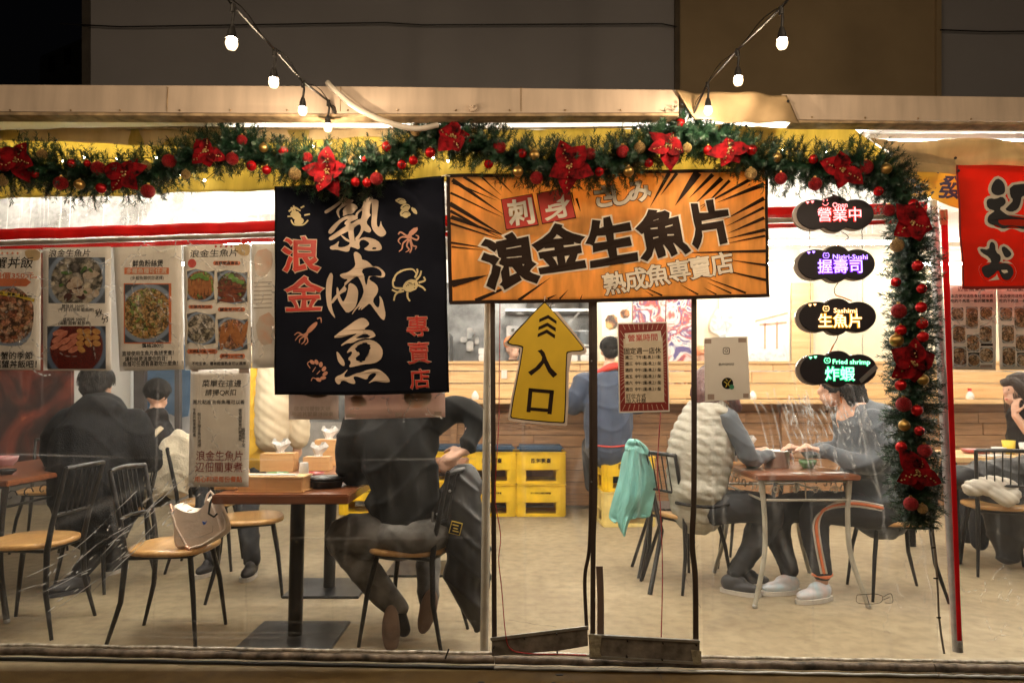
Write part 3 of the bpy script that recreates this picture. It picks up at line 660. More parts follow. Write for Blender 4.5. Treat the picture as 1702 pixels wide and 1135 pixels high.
tag(b.build('strap_tie', M['ink']), 'short black tie wound round the ground pipe left of the entrance', 'tie')
# zipper cords and red strap
M['zip'] = mat('red_zipper', (.36,.02,.02), .6, var=.4, vs=200)
b = MB(); b.tube([Cp(x, y, .03) for x, y in [(q.x, q.y) for q in cr_spline([(831,505,0),(830,600,0),(829,700,0),(824,790,0),(823,830,0),(832,890,0),(829,930,0),(834,980,0),(840,1050,0),(848,1077,0),(875,1085,0),(930,1087,0),(975,1088,0)], 8)]], .0045, 6, flat=(1.7,.5))
tag(b.build('zipper_cord', M['zip']), 'red zipper tape hanging loose down to the ground pipe', 'zipper')
b = MB(); b.tube([Cp(x, y, .03) for x, y in [(q.x, q.y) for q in cr_spline([(1107,500,0),(1104,600,0),(1097,700,0),(1093,780,0),(1098,850,0),(1101,950,0),(1099,1058,0)], 8)]], .004, 6, flat=(1.7,.5))
tag(b.build('zipper_cord', M['zip']), 'red zipper tape straight down the right door flap', 'zipper')
st_ = Sheet('strap', 'flat red webbing strap running down right of the steel pole', 'strap', 1590, 1050, .03)
st_.poly([(1563,350),(1574,350),(1598,1064),(1591,1064)], 'webbing', fabric('red_strap', (.75,.02,.03), .3), 0, .003)
b = MB(); u, v = st_.uv(1595, 1071)
b.tube([(u+.009*math.cos(q), v+.012*math.sin(q), .002) for q in [i*math.pi/6 for i in range(11)]], .0022, 6); b.build('hook', M['grey_metal'], st_.root)
b = MB(); u, v = st_.uv(1566, 362); b.bbox((u, v, .006), (.03, .07, .006), .002); b.bbox((u+.012, v+.01, .012), (.012, .05, .006), .002); b.build('buckle', mat('brass', (.5,.38,.25), .3, .8), st_.root)
# pinned scrap of tape low on the right curtain
b = MB(); tp = Sheet('tape_outline', 'thin brown outline of old tape low on the right curtain', 'tape', 1450, 993, .012)
for pts in ([(1424,988),(1452,986)],[(1424,988),(1425,1001),(1450,1003)],[(1452,986),(1466,990),(1464,1000),(1450,1003)],[(1440,988),(1444,1002)],[(1466,992),(1480,986),(1483,1000),(1470,1001)],[(1468,996),(1478,992)]): tp.stroke(b, pts, 1.0)
b.build('tape', M['inkbrown'], tp.root)
# ================================================================ SIGNS AND BANNERS
def zp(pts, x0, y0, k): return [(x0 + x/k, y0 + y/k) for x, y in pts]
# ---- navy noren
M['navy'] = fabric('navy_cloth', (.006,.0075,.016), .04, .9, var=.15, vs=3)
nd = lambda u, v: .006*math.sin(u*14+v*3) + .004*math.sin(u*33-v*5) + .003*math.sin(v*21+u*8)
no = Sheet('noren_banner', 'navy cloth banner with three large cream calligraphy characters and sea creatures', 'banner', 600, 480, .055, dz=nd)
no.grid([(458,311),(737,293),(745,652),(457,656)], 60, 70, 'cloth', M['navy'], .002)
b = MB()
for pts in ([(459,311),(458,656)],[(737,293),(745,652)],[(457,654),(600,655),(745,650.5)]): no.stroke(b, pts, 3, .002, 20)
b.build('hem', mat('navy_hem', (.004,.004,.006), .8, spec=.1), no.root)
K = 1135/130.0
big = MB()
def zpoly(sh, mb, pts, x0, y0, k=K, z=.003, sm=1):
    q = [sh.uv(*p) for p in zp(pts, x0, y0, k)]
    q = smooth_closed(q, sm) if sm else q
    # subdivide long triangles lightly through prism mapping on the cloth
    mb.prism(q, z-.002, z, lambda x, y, zz: Vector((x, y, zz + sh.dz(x, y))))
A0 = (530, 310)
for pts in (
 [(70,360),(85,390),(130,375),(240,310),(360,230),(330,280),(250,355),(265,410),(300,465),(310,460),(292,400),(300,345),(370,300),(480,250),(520,205),(450,200),(395,165),(370,130),(350,165),(310,215),(200,285),(100,335)],
 [(365,85),(370,130),(395,165),(385,100),(410,45)],
 [(430,270),(350,350),(360,400),(350,440),(420,410),(500,400),(540,345),(575,320),(550,280),(490,248)],
 [(120,650),(150,690),(200,665),(255,600),(330,510),(445,465),(360,540),(410,570),(330,615),(215,690),(135,740),(150,780),(200,775),(300,715),(400,660),(430,650),(430,720),(450,790),(520,800),(510,720),(500,610),(560,560),(600,550),(620,600),(590,680),(510,765),(560,790),(640,660),(700,560),(680,500),(620,470),(560,490),(480,545),(450,520),(560,480),(570,450),(520,420),(430,425),(320,470),(200,560)],
 [(650,210),(640,310),(560,375),(530,420),(560,460),(600,380),(640,350),(625,450),(590,520),(640,560),(650,640),(700,665),(740,675),(768,650),(750,600),(690,535),(720,470),(770,415),(740,405),(770,245),(800,220),(780,150),(740,160)],
 [(770,195),(780,420),(765,560),(790,640),(850,710),(910,740),(960,720),(988,680),(960,630),(920,570),(910,500),(895,580),(875,605),(850,575),(850,470),(880,230),(840,195)],
 [(300,690),(350,750),(400,795),(450,810),(440,850),(350,885),(270,880),(295,800),(285,795),(240,840),(150,875),(175,920),(260,915),(330,935),(410,950),(445,930),(450,870),(520,890),(570,915),(600,885),(580,830),(600,780),(660,770),(750,830),(700,880),(650,905),(700,935),(800,942),(915,930),(920,870),(860,790),(750,750),(650,735),(560,775),(510,790),(420,770),(340,710)]):
    zpoly(no, big, pts, *A0)
A1 = (530, 410)
for pts in (
 [(500,90),(540,70),(600,110),(622,150),(625,190),(700,210),(750,250),(795,300),(850,290),(920,330),(970,390),(960,450),(900,455),(810,430),(740,450),(745,490),(830,540),(870,600),(860,680),(780,780),(830,870),(875,890),(892,790),(880,705),(925,760),(950,880),(970,980),(950,1070),(910,1050),(850,970),(780,870),(740,820),(680,870),(600,930),(635,870),(560,930),(600,850),(540,900),(465,1000),(500,920),(560,850),(655,685),(650,600),(610,500),(565,430),(500,455),(430,510),(290,645),(180,775),(185,840),(260,745),(290,690),(410,630),(350,540),(430,470),(350,465),(295,415),(340,390),(400,380),(470,340),(535,275),(520,200)],
 [(430,520),(510,545),(560,610),(570,690),(540,850),(490,915),(400,965),(350,900),(290,810),(250,700),(255,580),(278,600),(285,660),(300,720),(345,810),(390,720),(415,630)],
 [(175,372),(205,410),(200,480),(180,640),(180,840),(200,930),(245,1050),(190,990),(130,890),(105,750),(98,640),(110,500),(140,430)]):
    zpoly(no, big, pts, *A1)
A2 = (530, 520)
for pts in (
 [(200,360),(300,275),(400,200),(560,90),(640,70),(700,100),(743,165),(700,205),(660,235),(690,245),(770,255),(810,295),(832,340),(740,375),(720,365),(600,380),(480,440),(400,440),(320,480),(315,460),(400,400),(570,295),(500,310),(400,335),(300,362)],
 [(385,590),(450,500),(560,420),(720,385),(820,410),(900,480),(935,560),(915,660),(850,710),(780,735),(640,745),(540,770),(420,795),(470,710),(405,665),(480,600),(475,550)],
 [(245,562),(270,565),(320,640),(350,680),(370,740),(355,775),(310,750),(265,690)],
 [(230,950),(260,915),(330,890),(430,800),(345,925),(420,935),(520,880),(620,860),(700,825),(810,805),(900,835),(990,910),(1038,985),(1020,1010),(900,1005),(800,985),(700,1028),(780,960),(840,885),(780,868),(720,905),(695,970),(620,945),(540,915),(490,930),(530,1000),(520,1033),(450,1020),(370,980),(320,985),(305,1030),(275,1038),(240,1000)]):
    zpoly(no, big, pts, *A2)
big.build('calligraphy', M['creamink'], no.root)
# holes of the characters, in the cloth's own navy
hol = MB()
for pts in ([(575,480),(640,455),(745,450),(735,560),(700,630),(650,680),(597,688),(635,620),(610,550)],): zpoly(no, hol, pts, 530, 520, z=.0042)
for pts in ([(665,380),(720,340),(782,325),(770,370),(720,470),(698,575),(672,500)],): zpoly(no, hol, pts, 530, 410, z=.0042)
for pts in ([(250,610),(330,520),(390,490),(350,540),(300,600)],[(350,690),(420,660),(420,700),(390,712)],[(508,610),(560,565),(600,556),(560,660),(512,735)],[(452,522),(520,495),(560,490),(480,545)],[(760,250),(775,250),(760,400),(745,405)],[(565,420),(600,375),(640,352),(620,430),(575,480)]): zpoly(no, hol, pts, 530, 310, z=.0042)
hol.build('calligraphy_gap', M['navy'], no.root)
# red 浪金 and 專賣店 with pale outlines
a, b = MB(), MB()
for ch, x, y, h in (('浪', 501, 423, 60), ('金', 506, 490, 60)): no.text(a, ch, x, y, h, 2, .085, .0035, th=.0008, warp=.018); no.text(b, ch, x, y, h, 2, .04, .0055, warp=.018)
for ch, x, y, h in (('專', 694, 542, 36), ('賣', 697, 586, 36), ('店', 698, 629, 34)): no.text(a, ch, x, y, h, 3, .06, .0035, th=.0008, warp=.02); no.text(b, ch, x, y, h, 3, .03, .0055, warp=.02)
a.build('letter_outline', M['creamink'], no.root); b.build('lettering', M['redink'], no.root)
# sea creatures as line drawings
c = MB(); g = MB()
def blob(sh, mb, x, y, rx, ry, rot=0, z=.003, n=16, j=.12):
    cr_, sr = math.cos(R(rot)), math.sin(R(rot)); pts = []
    for i in range(n):
        q = 2*math.pi*i/n; k = 1 + random.uniform(-j, j); px, py = rx*k*math.cos(q), ry*k*math.sin(q); pts.append(sh.uv(x+px*cr_-py*sr, y+px*sr+py*cr_))
    mb.prism(pts, z-.001, z, lambda x, y, zz: Vector((x, y, zz + sh.dz(x, y))))
zl = .003
blob(no, g, 492, 358, 9, 7, 30); blob(no, g, 497, 368, 8, 6, -10)                      # conch
for q in ([(480,352),(490,346),(500,351)],[(484,366),(490,374),(504,374),(512,366)],[(488,342),(491,352)],[(478,360),(488,360)],[(500,346),(506,343)],[(484,345),(488,352)],[(506,358),(515,356)]): no.stroke(g, q, [3,4,2][:len(q)] if len(q)==3 else 2.5, zl)
for (x, y, r1, r2, a_) in ((666,334,8,5,10),(674,344,8,6,-10),(673,355,9,6.5,5),(688,350,3.2,7,-40)): blob(no, g, x, y, r1, r2, a_)
for q in ([(668,356),(673,352),(680,353)],[(669,345),(675,341),(680,343)],[(661,335),(667,331),(672,333)]): no.stroke(hs := MB(), q, 1.1, .0045); hs.build('drawing_line', M['ink'], no.root)
blob(no, c, 687, 385, 9.5, 4.5, -35); blob(no, c, 680, 393, 4, 4, 0)                    # octopus
for q in ([(679,395),(668,394),(662,400),(666,406)],[(679,397),(670,404),(668,413),(663,418)],[(680,398),(676,408),(680,415),(674,419)],[(682,397),(686,408),(692,410),(690,415)],[(683,395),(693,399),(696,394),(691,391)],[(677,393),(666,386),(662,390)],[(681,398),(684,412),(681,420)]): no.stroke(c, q, [3,2.6,2.2,1.2], zl)
blob(no, g, 683, 475, 13, 10, -25, j=.05)                                                # crab
for q in ([(672,480),(656,478),(654,466),(660,455)],[(660,455),(672,449),(686,448),(692,455)],[(655,468),(658,458),(667,450)],[(692,466),(698,458),(700,450)],[(695,474),(703,478),(707,483)],[(672,484),(662,486),(652,482)],[(678,486),(678,494),(682,501)],[(668,482),(658,490),(655,500)],[(690,462),(694,452),(693,447)],[(696,470),(706,466),(704,460)]): no.stroke(g, q, [3.5,3,2.6,1.5][:len(q)], zl)
dt = MB()
for _ in range(13): blob(no, dt, 683+random.uniform(-8,8), 475+random.uniform(-5,5), .9, .8, 0, .0045, 6)
dt.build('drawing_spot', M['ink'], no.root)
blob(no, c, 519, 545, 13, 4, -45, j=.04); blob(no, c, 508, 557, 5, 3.4, -40)              # squid
for q in ([(528,530),(534,529),(535,537)],[(507,557),(498,558),(491,566)],[(506,559),(499,564),(498,570)],[(508,561),(506,568),(501,572)],[(510,560),(512,568),(507,573)],[(504,557),(496,553),(490,557)]): no.stroke(c, q, [2.6,2,1.2], zl)
for i, (x, y, a_) in enumerate(((520,602,-20),(527,602,5),(534,606,30),(539,613,55),(541,621,80),(538,628,110),(531,631,150))): blob(no, c, x, y, 4.6, 3, a_+60, j=.05)   # shrimp
for q in ([(518,600),(512,604),(517,612)],[(526,610),(521,618)],[(533,616),(528,622)],[(530,631),(522,628),(519,633)]): no.stroke(c, q, 1.4, zl)
c.build('drawing', mat('salmon_ink', (.62,.28,.18), .6), no.root); g.build('drawing', mat('straw_ink', (.62,.5,.26), .6), no.root)

# ---- long orange banner
bdz = lambda u, v: .007*math.sin(u*8+v*4) + .003*math.sin(u*24-v*6) + .003*math.sin(v*22+u*3)
M['orange'] = fabric('orange_cloth', (.8,.44,.14), .5, .7, var=.14, vs=4, stretch=(5,1,1))
ob = Sheet('long_banner', 'long orange cloth banner with black rays and large dark characters', 'banner', 1010, 395, .05, dz=bdz)
TL, TR, BR, BL = (743,293), (1275,282), (1280,491), (747,503)
ob.grid([TL, TR, BR, BL], 90, 36, 'cloth', M['orange'], .002)
b = MB()
for pts in ([TL,TR],[BL,(1010,499),BR]): ob.stroke(b, pts, 6, .002, 30)
ob.stroke(b, [(745,293),(749,503)], 6, .002, 20); ob.stroke(b, [(1273,282),(1277,491)], 5, .002, 20)
def edge(t):                                               # point on the banner's rim, t in 0..1 clockwise from top left
    per = [TL, TR, BR, BL, TL]; l = [532, 209, 533, 210]; d = (t % 1)*sum(l)
    for i in range(4):
        if d <= l[i]: return (per[i][0]+(per[i+1][0]-per[i][0])*d/l[i], per[i][1]+(per[i+1][1]-per[i][1])*d/l[i])
        d -= l[i]
# wedge rays traced from the photo: (edge point, tip, width at edge)
rays_ = [((752,300),(838,358),7),((749,322),(835,362),4),((771,295),(835,335),5),((800,294),(833,325),3),((825,294),(852,322),4),((748,340),(842,395),8),((749,352),(835,398),5),((753,305),(826,334),4),
 ((750,362),(838,392),7),((748,372),(832,398),4),((750,404),(806,412),4),((751,411),(803,416),3),((751,472),(812,458),12),((790,500),(868,468),7),((862,499),(915,462),5),((910,497),(925,490),4),((930,497),(944,482),3),((965,497),(968,489),2),
 ((958,330),(965,352),4),((950,320),(955,342),3),((1022,310),(1020,340),3),
 ((1112,288),(1080,345),7),((1125,288),(1098,325),6),((1160,287),(1122,342),14),((1185,290),(1145,330),7),((1200,296),(1156,338),8),((1213,300),(1165,348),5),((1245,300),(1160,345),6),((1268,308),(1192,336),8),((1270,330),(1205,365),7),((1270,345),(1208,376),5),((1271,362),(1210,388),6),((1272,382),(1205,398),6),((1272,392),(1206,405),4),((1273,417),(1120,421),5),((1274,440),(1212,432),4),((1275,465),(1195,448),5),((1240,487),(1172,462),4),((1215,488),(1176,470),3),((1160,490),(1130,474),3),((1190,490),(1170,479),2.5),((1100,492),(1065,475),3),((1085,492),(1072,484),2)]
for e_, tip, w_ in rays_: ob.stroke(b, [e_, ((e_[0]+tip[0])/2, (e_[1]+tip[1])/2), tip], [w_, w_*.62, .3], .003, 5)
b.build('ray_print', M['inkbrown'], ob.root)
# soft radiating yellow gleams
# little red boxes with 刺 身
bx = MB(); bo = MB(); bw = MB()
for q, ch, cx, cy in (([(834,333),(884,323),(894,373),(842,382)], '刺', 865, 353), ([(893,322),(945,312),(956,362),(902,371)], '身', 925, 342)):
    mx = (sum(p[0] for p in q)/4, sum(p[1] for p in q)/4)
    ob.poly([(mx[0]+(x-mx[0])*1.05, mx[1]+(y-mx[1])*1.05) for x, y in q], None, None, .002, .0032, mb=bo)
    ob.poly(q, None, None, .003, .0042, mb=bx); ob.text(bw, ch, cx, cy, 43, 9, .055, .0056, warp=.015)
bo.build('box_outline', M['inkbrown'], ob.root); bx.build('red_box', M['redink'], ob.root); bw.build('lettering', M['whiteink'], ob.root)
o1, o2, o3 = MB(), MB(), MB()
for ch, x, y, h in (('さ', 1004, 327, 38), ('し', 1032, 324, 38), ('み', 1062, 318, 38)): ob.text(o1, ch, x, y, h, 8, .13, .0035, th=.0005); ob.text(o3, ch, x, y, h, 8, .075, .0055, th=.0005)
for ch, x, y, h, s_ in (('浪', 847, 434, 92, 1.0), ('金', 930, 413, 84, 1.0), ('生', 1014, 402, 84, .98), ('魚', 1100, 388, 84, .98), ('片', 1178, 371, 78, .95)):
    ob.text(o3, ch, x, y, h*.93, 9, .15, .0035, th=.0007, sx=s_, warp=.012); ob.text(o2, ch, x, y, h*.93, 9, .088, .0062, th=.0007, sx=s_, warp=.012)
for i, ch in enumerate('熟成魚専賣店'): ob.text(o1, ch, 1021+i*35.7, 471-i*6.6, 37, 9, .1, .0035, th=.0005); ob.text(o3, ch, 1021+i*35.7, 471-i*6.6, 37, 9, .05, .0055, th=.0005)
o1.build('letter_outline', M['inkbrown'], ob.root); o3.build('lettering', M['whiteink'], ob.root); o2.build('lettering', M['inkbrown'], ob.root)
# cord between noren and banner
b = MB(); b.tube([Cp(734,293,.06), Cp(741,292,.062), Cp(748,293,.06)], .003, 6); b.ball(Cp(741,292,.065), .006, 8)
tag(b.build('tie_cord', M['whiteink']), 'small pale knot tying the navy noren to the orange banner', 'cord')

# ---- yellow arrow sign
ar = Sheet('arrow_sign', 'yellow arrow sign pointing up with black chevrons and entrance characters', 'sign', 893, 600, .07)
out = [(911,498),(975,578),(975,588),(963,590),(946,590),(944,706),(938,708),(848,700),(843,694),(866,585),(862,578),(841,576),(838,568)]
ctr = (905, 610)
def shrink(pts, k, n_px): 
    bm_ = []
    n = len(pts)
    for i in range(n):
        a, b_, c_ = Vector(pts[i-1]), Vector(pts[i]), Vector(pts[(i+1)%n]); d1 = (b_-a).normalized(); d2 = (c_-b_).normalized()
        nn = Vector((-(d1.y+d2.y), d1.x+d2.x)); nn = nn.normalized() if nn.length > 1e-6 else Vector((0,0)); bm_.append((b_.x+nn.x*n_px, b_.y+nn.y*n_px))
    return bm_
ar.poly(out, 'board', mat('pinkish_white', (.7,.58,.5), .5), 0, .006, k=1)
in1 = [(908,503),(971,577),(970,584),(945,585),(942,590),(940,701),(936,704),(851,696),(847,691),(869,580),(866,576),(845,573),(842,567),(902,503)]
ar.poly(in1, 'black_line', M['ink'], .006, .0068, k=1)
in2 = [(908,505),(969,577),(968,582.5),(943,583.5),(940.5,588),(938,699),(934,702),(853,694.5),(849,690),(871,578),(867,574),(847,571.5),(845,567),(903,504.5)]
ar.poly(in2, 'yellow_face', mat('sign_yellow', (.76,.5,.025), .5, var=.05), .0068, .0076, k=1)
b = MB()
kk = 757/140.0
def zz(pts): return zp(pts, 840, 500, kk)
for pts in ([(305,165),(385,128),(460,182),(458,210),(383,160),(303,195)],[(298,235),(378,197),(453,245),(452,278),(377,230),(296,265)],[(293,297),(373,258),(448,308),(444,340),(371,292),(289,328)],
            [(288,450),(325,436),(352,465),(375,530),(410,600),(467,660),(430,692),(385,640),(347,562),(310,610),(232,672),(204,640),(270,598),(325,535),(330,505),(310,470)]): ar.poly(zz(pts), None, None, .0076, .0084, mb=b)
for pts in ([(210,783),(437,803),(435,835),(208,815)],[(210,783),(246,786),(226,1000),(190,997)],[(400,800),(437,803),(415,1018),(377,1015)],[(228,955),(385,968),(383,998),(226,985)]): ar.poly(zz(pts), None, None, .0076, .0084, mb=b)
b.build('lettering', M['inkbrown'], ar.root)
b = MB(); b.tube([ar.inv @ Cp(905,500,.07), ar.inv @ Cp(906,492,.05)], .002, 6); b.build('string', M['white'], ar.root)

# ---- opening hours poster
hp = Sheet('opening_hours_poster', 'dark red opening hours poster on the right door flap', 'poster', 1070, 610, .04)
def quad(x0, y0, x1, y1, dx=0, dy=0): return [(x0, y0), (x1, y0+dy), (x1+dx, y1+dy), (x0+dx, y1)]
hp.poly([(1026,537),(1109,535),(1113,684),(1029,686)], 'sheet', M['paper'], 0, .0012)
hp.poly([(1028,539),(1107,537),(1111,681.5),(1031,683.5)], 'red_border', M['darkred'], .0012, .0018)
b = MB()
for i in range(56):
    q = 2*math.pi*i/56; cx, cy = 1069, 610; r1 = min(38/abs(math.cos(q)+1e-6), 72/abs(math.sin(q)+1e-6)); r0 = min(31/abs(math.cos(q)+1e-6), 62/abs(math.sin(q)+1e-6))
    hp.stroke(b, [(cx+r0*math.cos(q), cy+r0*math.sin(q)), (cx+r1*math.cos(q), cy+r1*math.sin(q))], [1, .5], .0024, 2)
b.build('ray_print', M['creamink'], hp.root)
hp.poly([(1036,563),(1101,561),(1104,668),(1039,670)], 'panel', mat('cream_card', (.72,.6,.45), .5), .0022, .0028)
hp.poly([(1038,554),(1098,550),(1100,567),(1068,564),(1040,572)], 'ribbon', M['whiteink'], .0028, .0034)
b = MB(); hp.text(b, '營業時間', 1068, 561, 12, 2, .02, .0038, th=.0004)
b.build('lettering', M['redink'], hp.root); b = MB()
hp.text(b, '固定週一店休', 1068, 583, 11, 1, .03, .0032, fit=61)
for i, (d, t_) in enumerate((('週二','下午3點-晚上11點'),('週三','中午12點-晚上11點'),('週四','中午12點-晚上11點'),('週五','中午12點-晚上11點'),('週六','中午12點-晚上11點'),('週日','中午12點-晚上11點'))):
    y = 594 + i*10.6; hp.text(b, d, 1045, y, 6.2, 1, .045, .0032); hp.text(b, t_, 1077, y-.5, 6.2, 1, .045, .0032, fit=43 if i else 41)
hp.text(b, '訂位方式', 1057, 658, 8, 1, .02, .0032); hp.text(b, '加入社群', 1057, 666, 8, 1, .02, .0032); b.build('lettering', M['inkbrown'], hp.root)

# ---- white sheet (the codes are left out, badges and handle stay)
ws = Sheet('notice_sheet', 'plain white notice sheet with two small round badges beside the right door flap', 'poster', 1208, 612, .03)
ws.poly([(1170,562),(1242,559),(1247,663),(1172,667)], 'sheet', M['paper'], 0, .0012)
M['tapeink'] = mat('brown_tape', (.42,.32,.27), .4)
for q in ((1171,564,1182,571),(1227,562,1240,569),(1176,655,1187,664),(1235,654,1244,661)): ws.poly(quad(*q), 'tape', M['tapeink'], .0012, .0018)
b = MB(); ws.text(b, '@LANGJIN2023', 1207, 605, 4.6, 0, .03, .0016, fit=25)
for rr in ((1207,583,5.2,1.1),(1207,583,2.4,1.0)):
    pts = [(rr[0]+rr[2]*math.copysign(abs(math.cos(q))**.5, math.cos(q)), rr[1]+rr[2]*math.copysign(abs(math.sin(q))**.5, math.sin(q))) if rr[2] > 3 else (rr[0]+rr[2]*math.cos(q), rr[1]+rr[2]*math.sin(q)) for q in [i*math.pi/12 for i in range(25)]]
    ws.stroke(b, pts, rr[3], .0018, 1)
b.build('lettering', M['ink'], ws.root)
b = MB(); blob(ws, b, 1209, 637, 9.5, 9.5, 0, .0022, 24, 0); b.build('badge', M['ink'], ws.root)
b = MB(); blob(ws, b, 1216, 643, 4, 4, 0, .003, 18, 0); b.build('badge', mat('badge_green', (.05,.3,.16), .5), ws.root)
b = MB(); [ws.stroke(b, q, 1.2, .003) for q in ([(1203,634),(1208,638),(1206,643)],[(1215,631),(1210,637),(1212,641)],[(1206,630),(1209,633)])]; b.build('badge_drawing', M['yellowink'], ws.root)

# ---- LED cloud signs
M['ledboard'] = mat('led_board', (.018,.014,.02), .45); M['ledrim'] = mat('clear_rim', (.36,.31,.28), .25, .3, var=.1)
def cloud(cx, cy, w_, h_):
    pts = []
    lobes = [(-.27*w_, .02*h_, .235*w_, .42*h_), (.27*w_, .02*h_, .235*w_, .42*h_), (0, -.06*h_, .2*w_, .44*h_), (0, .12*h_, .19*w_, .39*h_)]
    for i in range(88):
        q = 2*math.pi*i/88; dx, dy = math.cos(q), math.sin(q); best = 0
        for (ox, oy, a, b_) in lobes:                      # farthest hit of the union of ellipses
            A = (dx/a)**2+(dy/b_)**2; B = -2*(dx*ox/a**2+dy*oy/b_**2); C_ = (ox/a)**2+(oy/b_)**2-1; D = B*B-4*A*C_
            if D > 0: best = max(best, (-B+math.sqrt(D))/(2*A))
        pts.append((cx+dx*best, cy+dy*best))
    return pts
def heart(x, y, s): return [(x+s*.06*16*math.sin(t)**3, y-s*.06*(13*math.cos(t)-5*math.cos(2*t)-2*math.cos(3*t)-math.cos(4*t))) for t in [i*math.pi/12 for i in range(24)]]
def led(cx, cy, main, sub, col, label, wm):
    s = Sheet('cloud_sign', label, 'sign', cx, cy, .14, 'hanging lit cloud signs'); c = cloud(cx, cy, 126, 58)
    s.poly([(x-3.5, y+1.5) for x, y in cloud(cx, cy, 131, 61)], 'rim', M['ledrim'], -.018, -.004)
    s.poly(c, 'board', M['ledboard'], -.004, .004)
    halo = emit('led_glow', col, 1.6); core = emit('led_core', tuple(.38+.62*c_ for c_ in col), 2.5)
    for bold, z, m_, nm in ((.105, .0055, halo, 'lettering_edge'), (.02, .0075, core, 'lettering')):
        b = MB(); s.text(b, main, wm[0], wm[1], 23.5, 0, bold, z, 1.03, fit=wm[2]); s.text(b, sub, wm[3], wm[4], 10.5, -1 if sub != 'Open' else 0, bold*.9, z, fit=wm[5])
        for k_ in (-4, 4): s.poly(heart(cx-42.5+k_, cy-17.5+(k_>0)*-1, 3.0 if bold > .03 else 2.3), None, None, z-.001, z, mb=b)
        wd = 1.9 if bold > .03 else .8; ix, iy = wm[6]
        if sub == 'Open':
            for q in ([(ix-3,iy-5),(ix-3,iy-2)],[(ix+3,iy-6),(ix+3,iy-3)],[(ix-5,iy+1),(ix-2,iy+4),(ix+2,iy+4),(ix+5,iy)]): s.stroke(b, q, wd, z)
        else:
            for q in ([(ix-5,iy),(ix-3,iy-4),(ix,iy-3),(ix+3,iy-4),(ix+5,iy),(ix+3,iy+4),(ix-3,iy+4),(ix-5,iy)],[(ix-2,iy),(ix+2,iy+1)]): s.stroke(b, q, wd, z)
        b.build(nm, m_, s.root)
    return s
L1 = led(1388, 355, '營業中', 'Open', (1,.03,.02), 'dark cloud sign with red lit characters, topmost of the hanging four', (1394,357,70, 1395,341,24, (1371,338)))
L2 = led(1390, 438, '握壽司', 'Nigiri-Sushi', (.28,.03,1), 'dark cloud sign with violet lit characters, second from the top', (1395,443,72, 1412,427,56, (1372,425)))
L3 = led(1392, 525, '生魚片', 'Sashimi', (1,.42,.01), 'dark cloud sign with amber lit characters, third from the top', (1395,533,71, 1404,516,38, (1372,513)))
L4 = led(1393, 612, '炸蝦', 'Fried shrimp', (0,.9,.28), 'dark cloud sign with green lit characters, lowest of the hanging four', (1395,621,49, 1414,601,61, (1374,599)))
L4.poly([(1427,631),(1454,606),(1459,612),(1431,637)], 'sticker', mat('sticker', (.2,.2,.2), .4), .004, .0055)
for (x, y0, y1) in ((1346,376,413),(1433,378,414),(1347,463,500),(1434,464,504),(1347,550,588),(1434,556,590)):
    b = MB(); n = 7
    for i in range(n):
        a, c = Cp(x+random.uniform(-.6,.6), y0+(y1-y0)*i/n, .137), Cp(x+random.uniform(-.6,.6), y0+(y1-y0)*(i+.9)/n, .137); b.tube([a, a.lerp(c,.5)+Vector((.0015*(-1)**i,0,0)), c], .0016, 5)
    tag(b.build('chain', M['grey_metal'] if y0 > 400 else M['ink']), 'thin chain between %s on its %s side' % ({376:'the red and violet cloud signs',378:'the red and violet cloud signs',463:'the violet and amber cloud signs',464:'the violet and amber cloud signs',550:'the amber and green cloud signs',556:'the amber and green cloud signs'}[y0], 'left' if x < 1400 else 'right'), 'chain', 'chains between cloud signs')
M['orangewire'] = mat('orange_wire', (.75,.22,.05), .5)
for pts, lb in (([(1390,383),(1400,386),(1410,394),(1404,400),(1395,405),(1392,412)], 'curled black and orange wire below the red cloud sign'), ([(1393,470),(1387,480),(1389,490),(1400,494),(1416,500)], 'black and orange wire below the violet cloud sign'), ([(1393,557),(1390,566),(1384,576),(1380,585)], 'orange wire below the amber cloud sign'), ([(1396,645),(1397,660),(1399,670)], 'black wire dangling below the green cloud sign')):
    q = [Cp(p.x, p.y, .132) for p in cr_spline([(x, y, 0) for x, y in pts], 5)]; h_ = len(q)//2; r_ = T('sign_wire', lb, 'wire', q[0])
    MB().tube(q[:h_+1], .0018, 6).build('black_length', M['ink'], r_, world=True); MB().tube(q[h_:], .003, 6).build('orange_connector', M['orangewire'], r_, world=True)

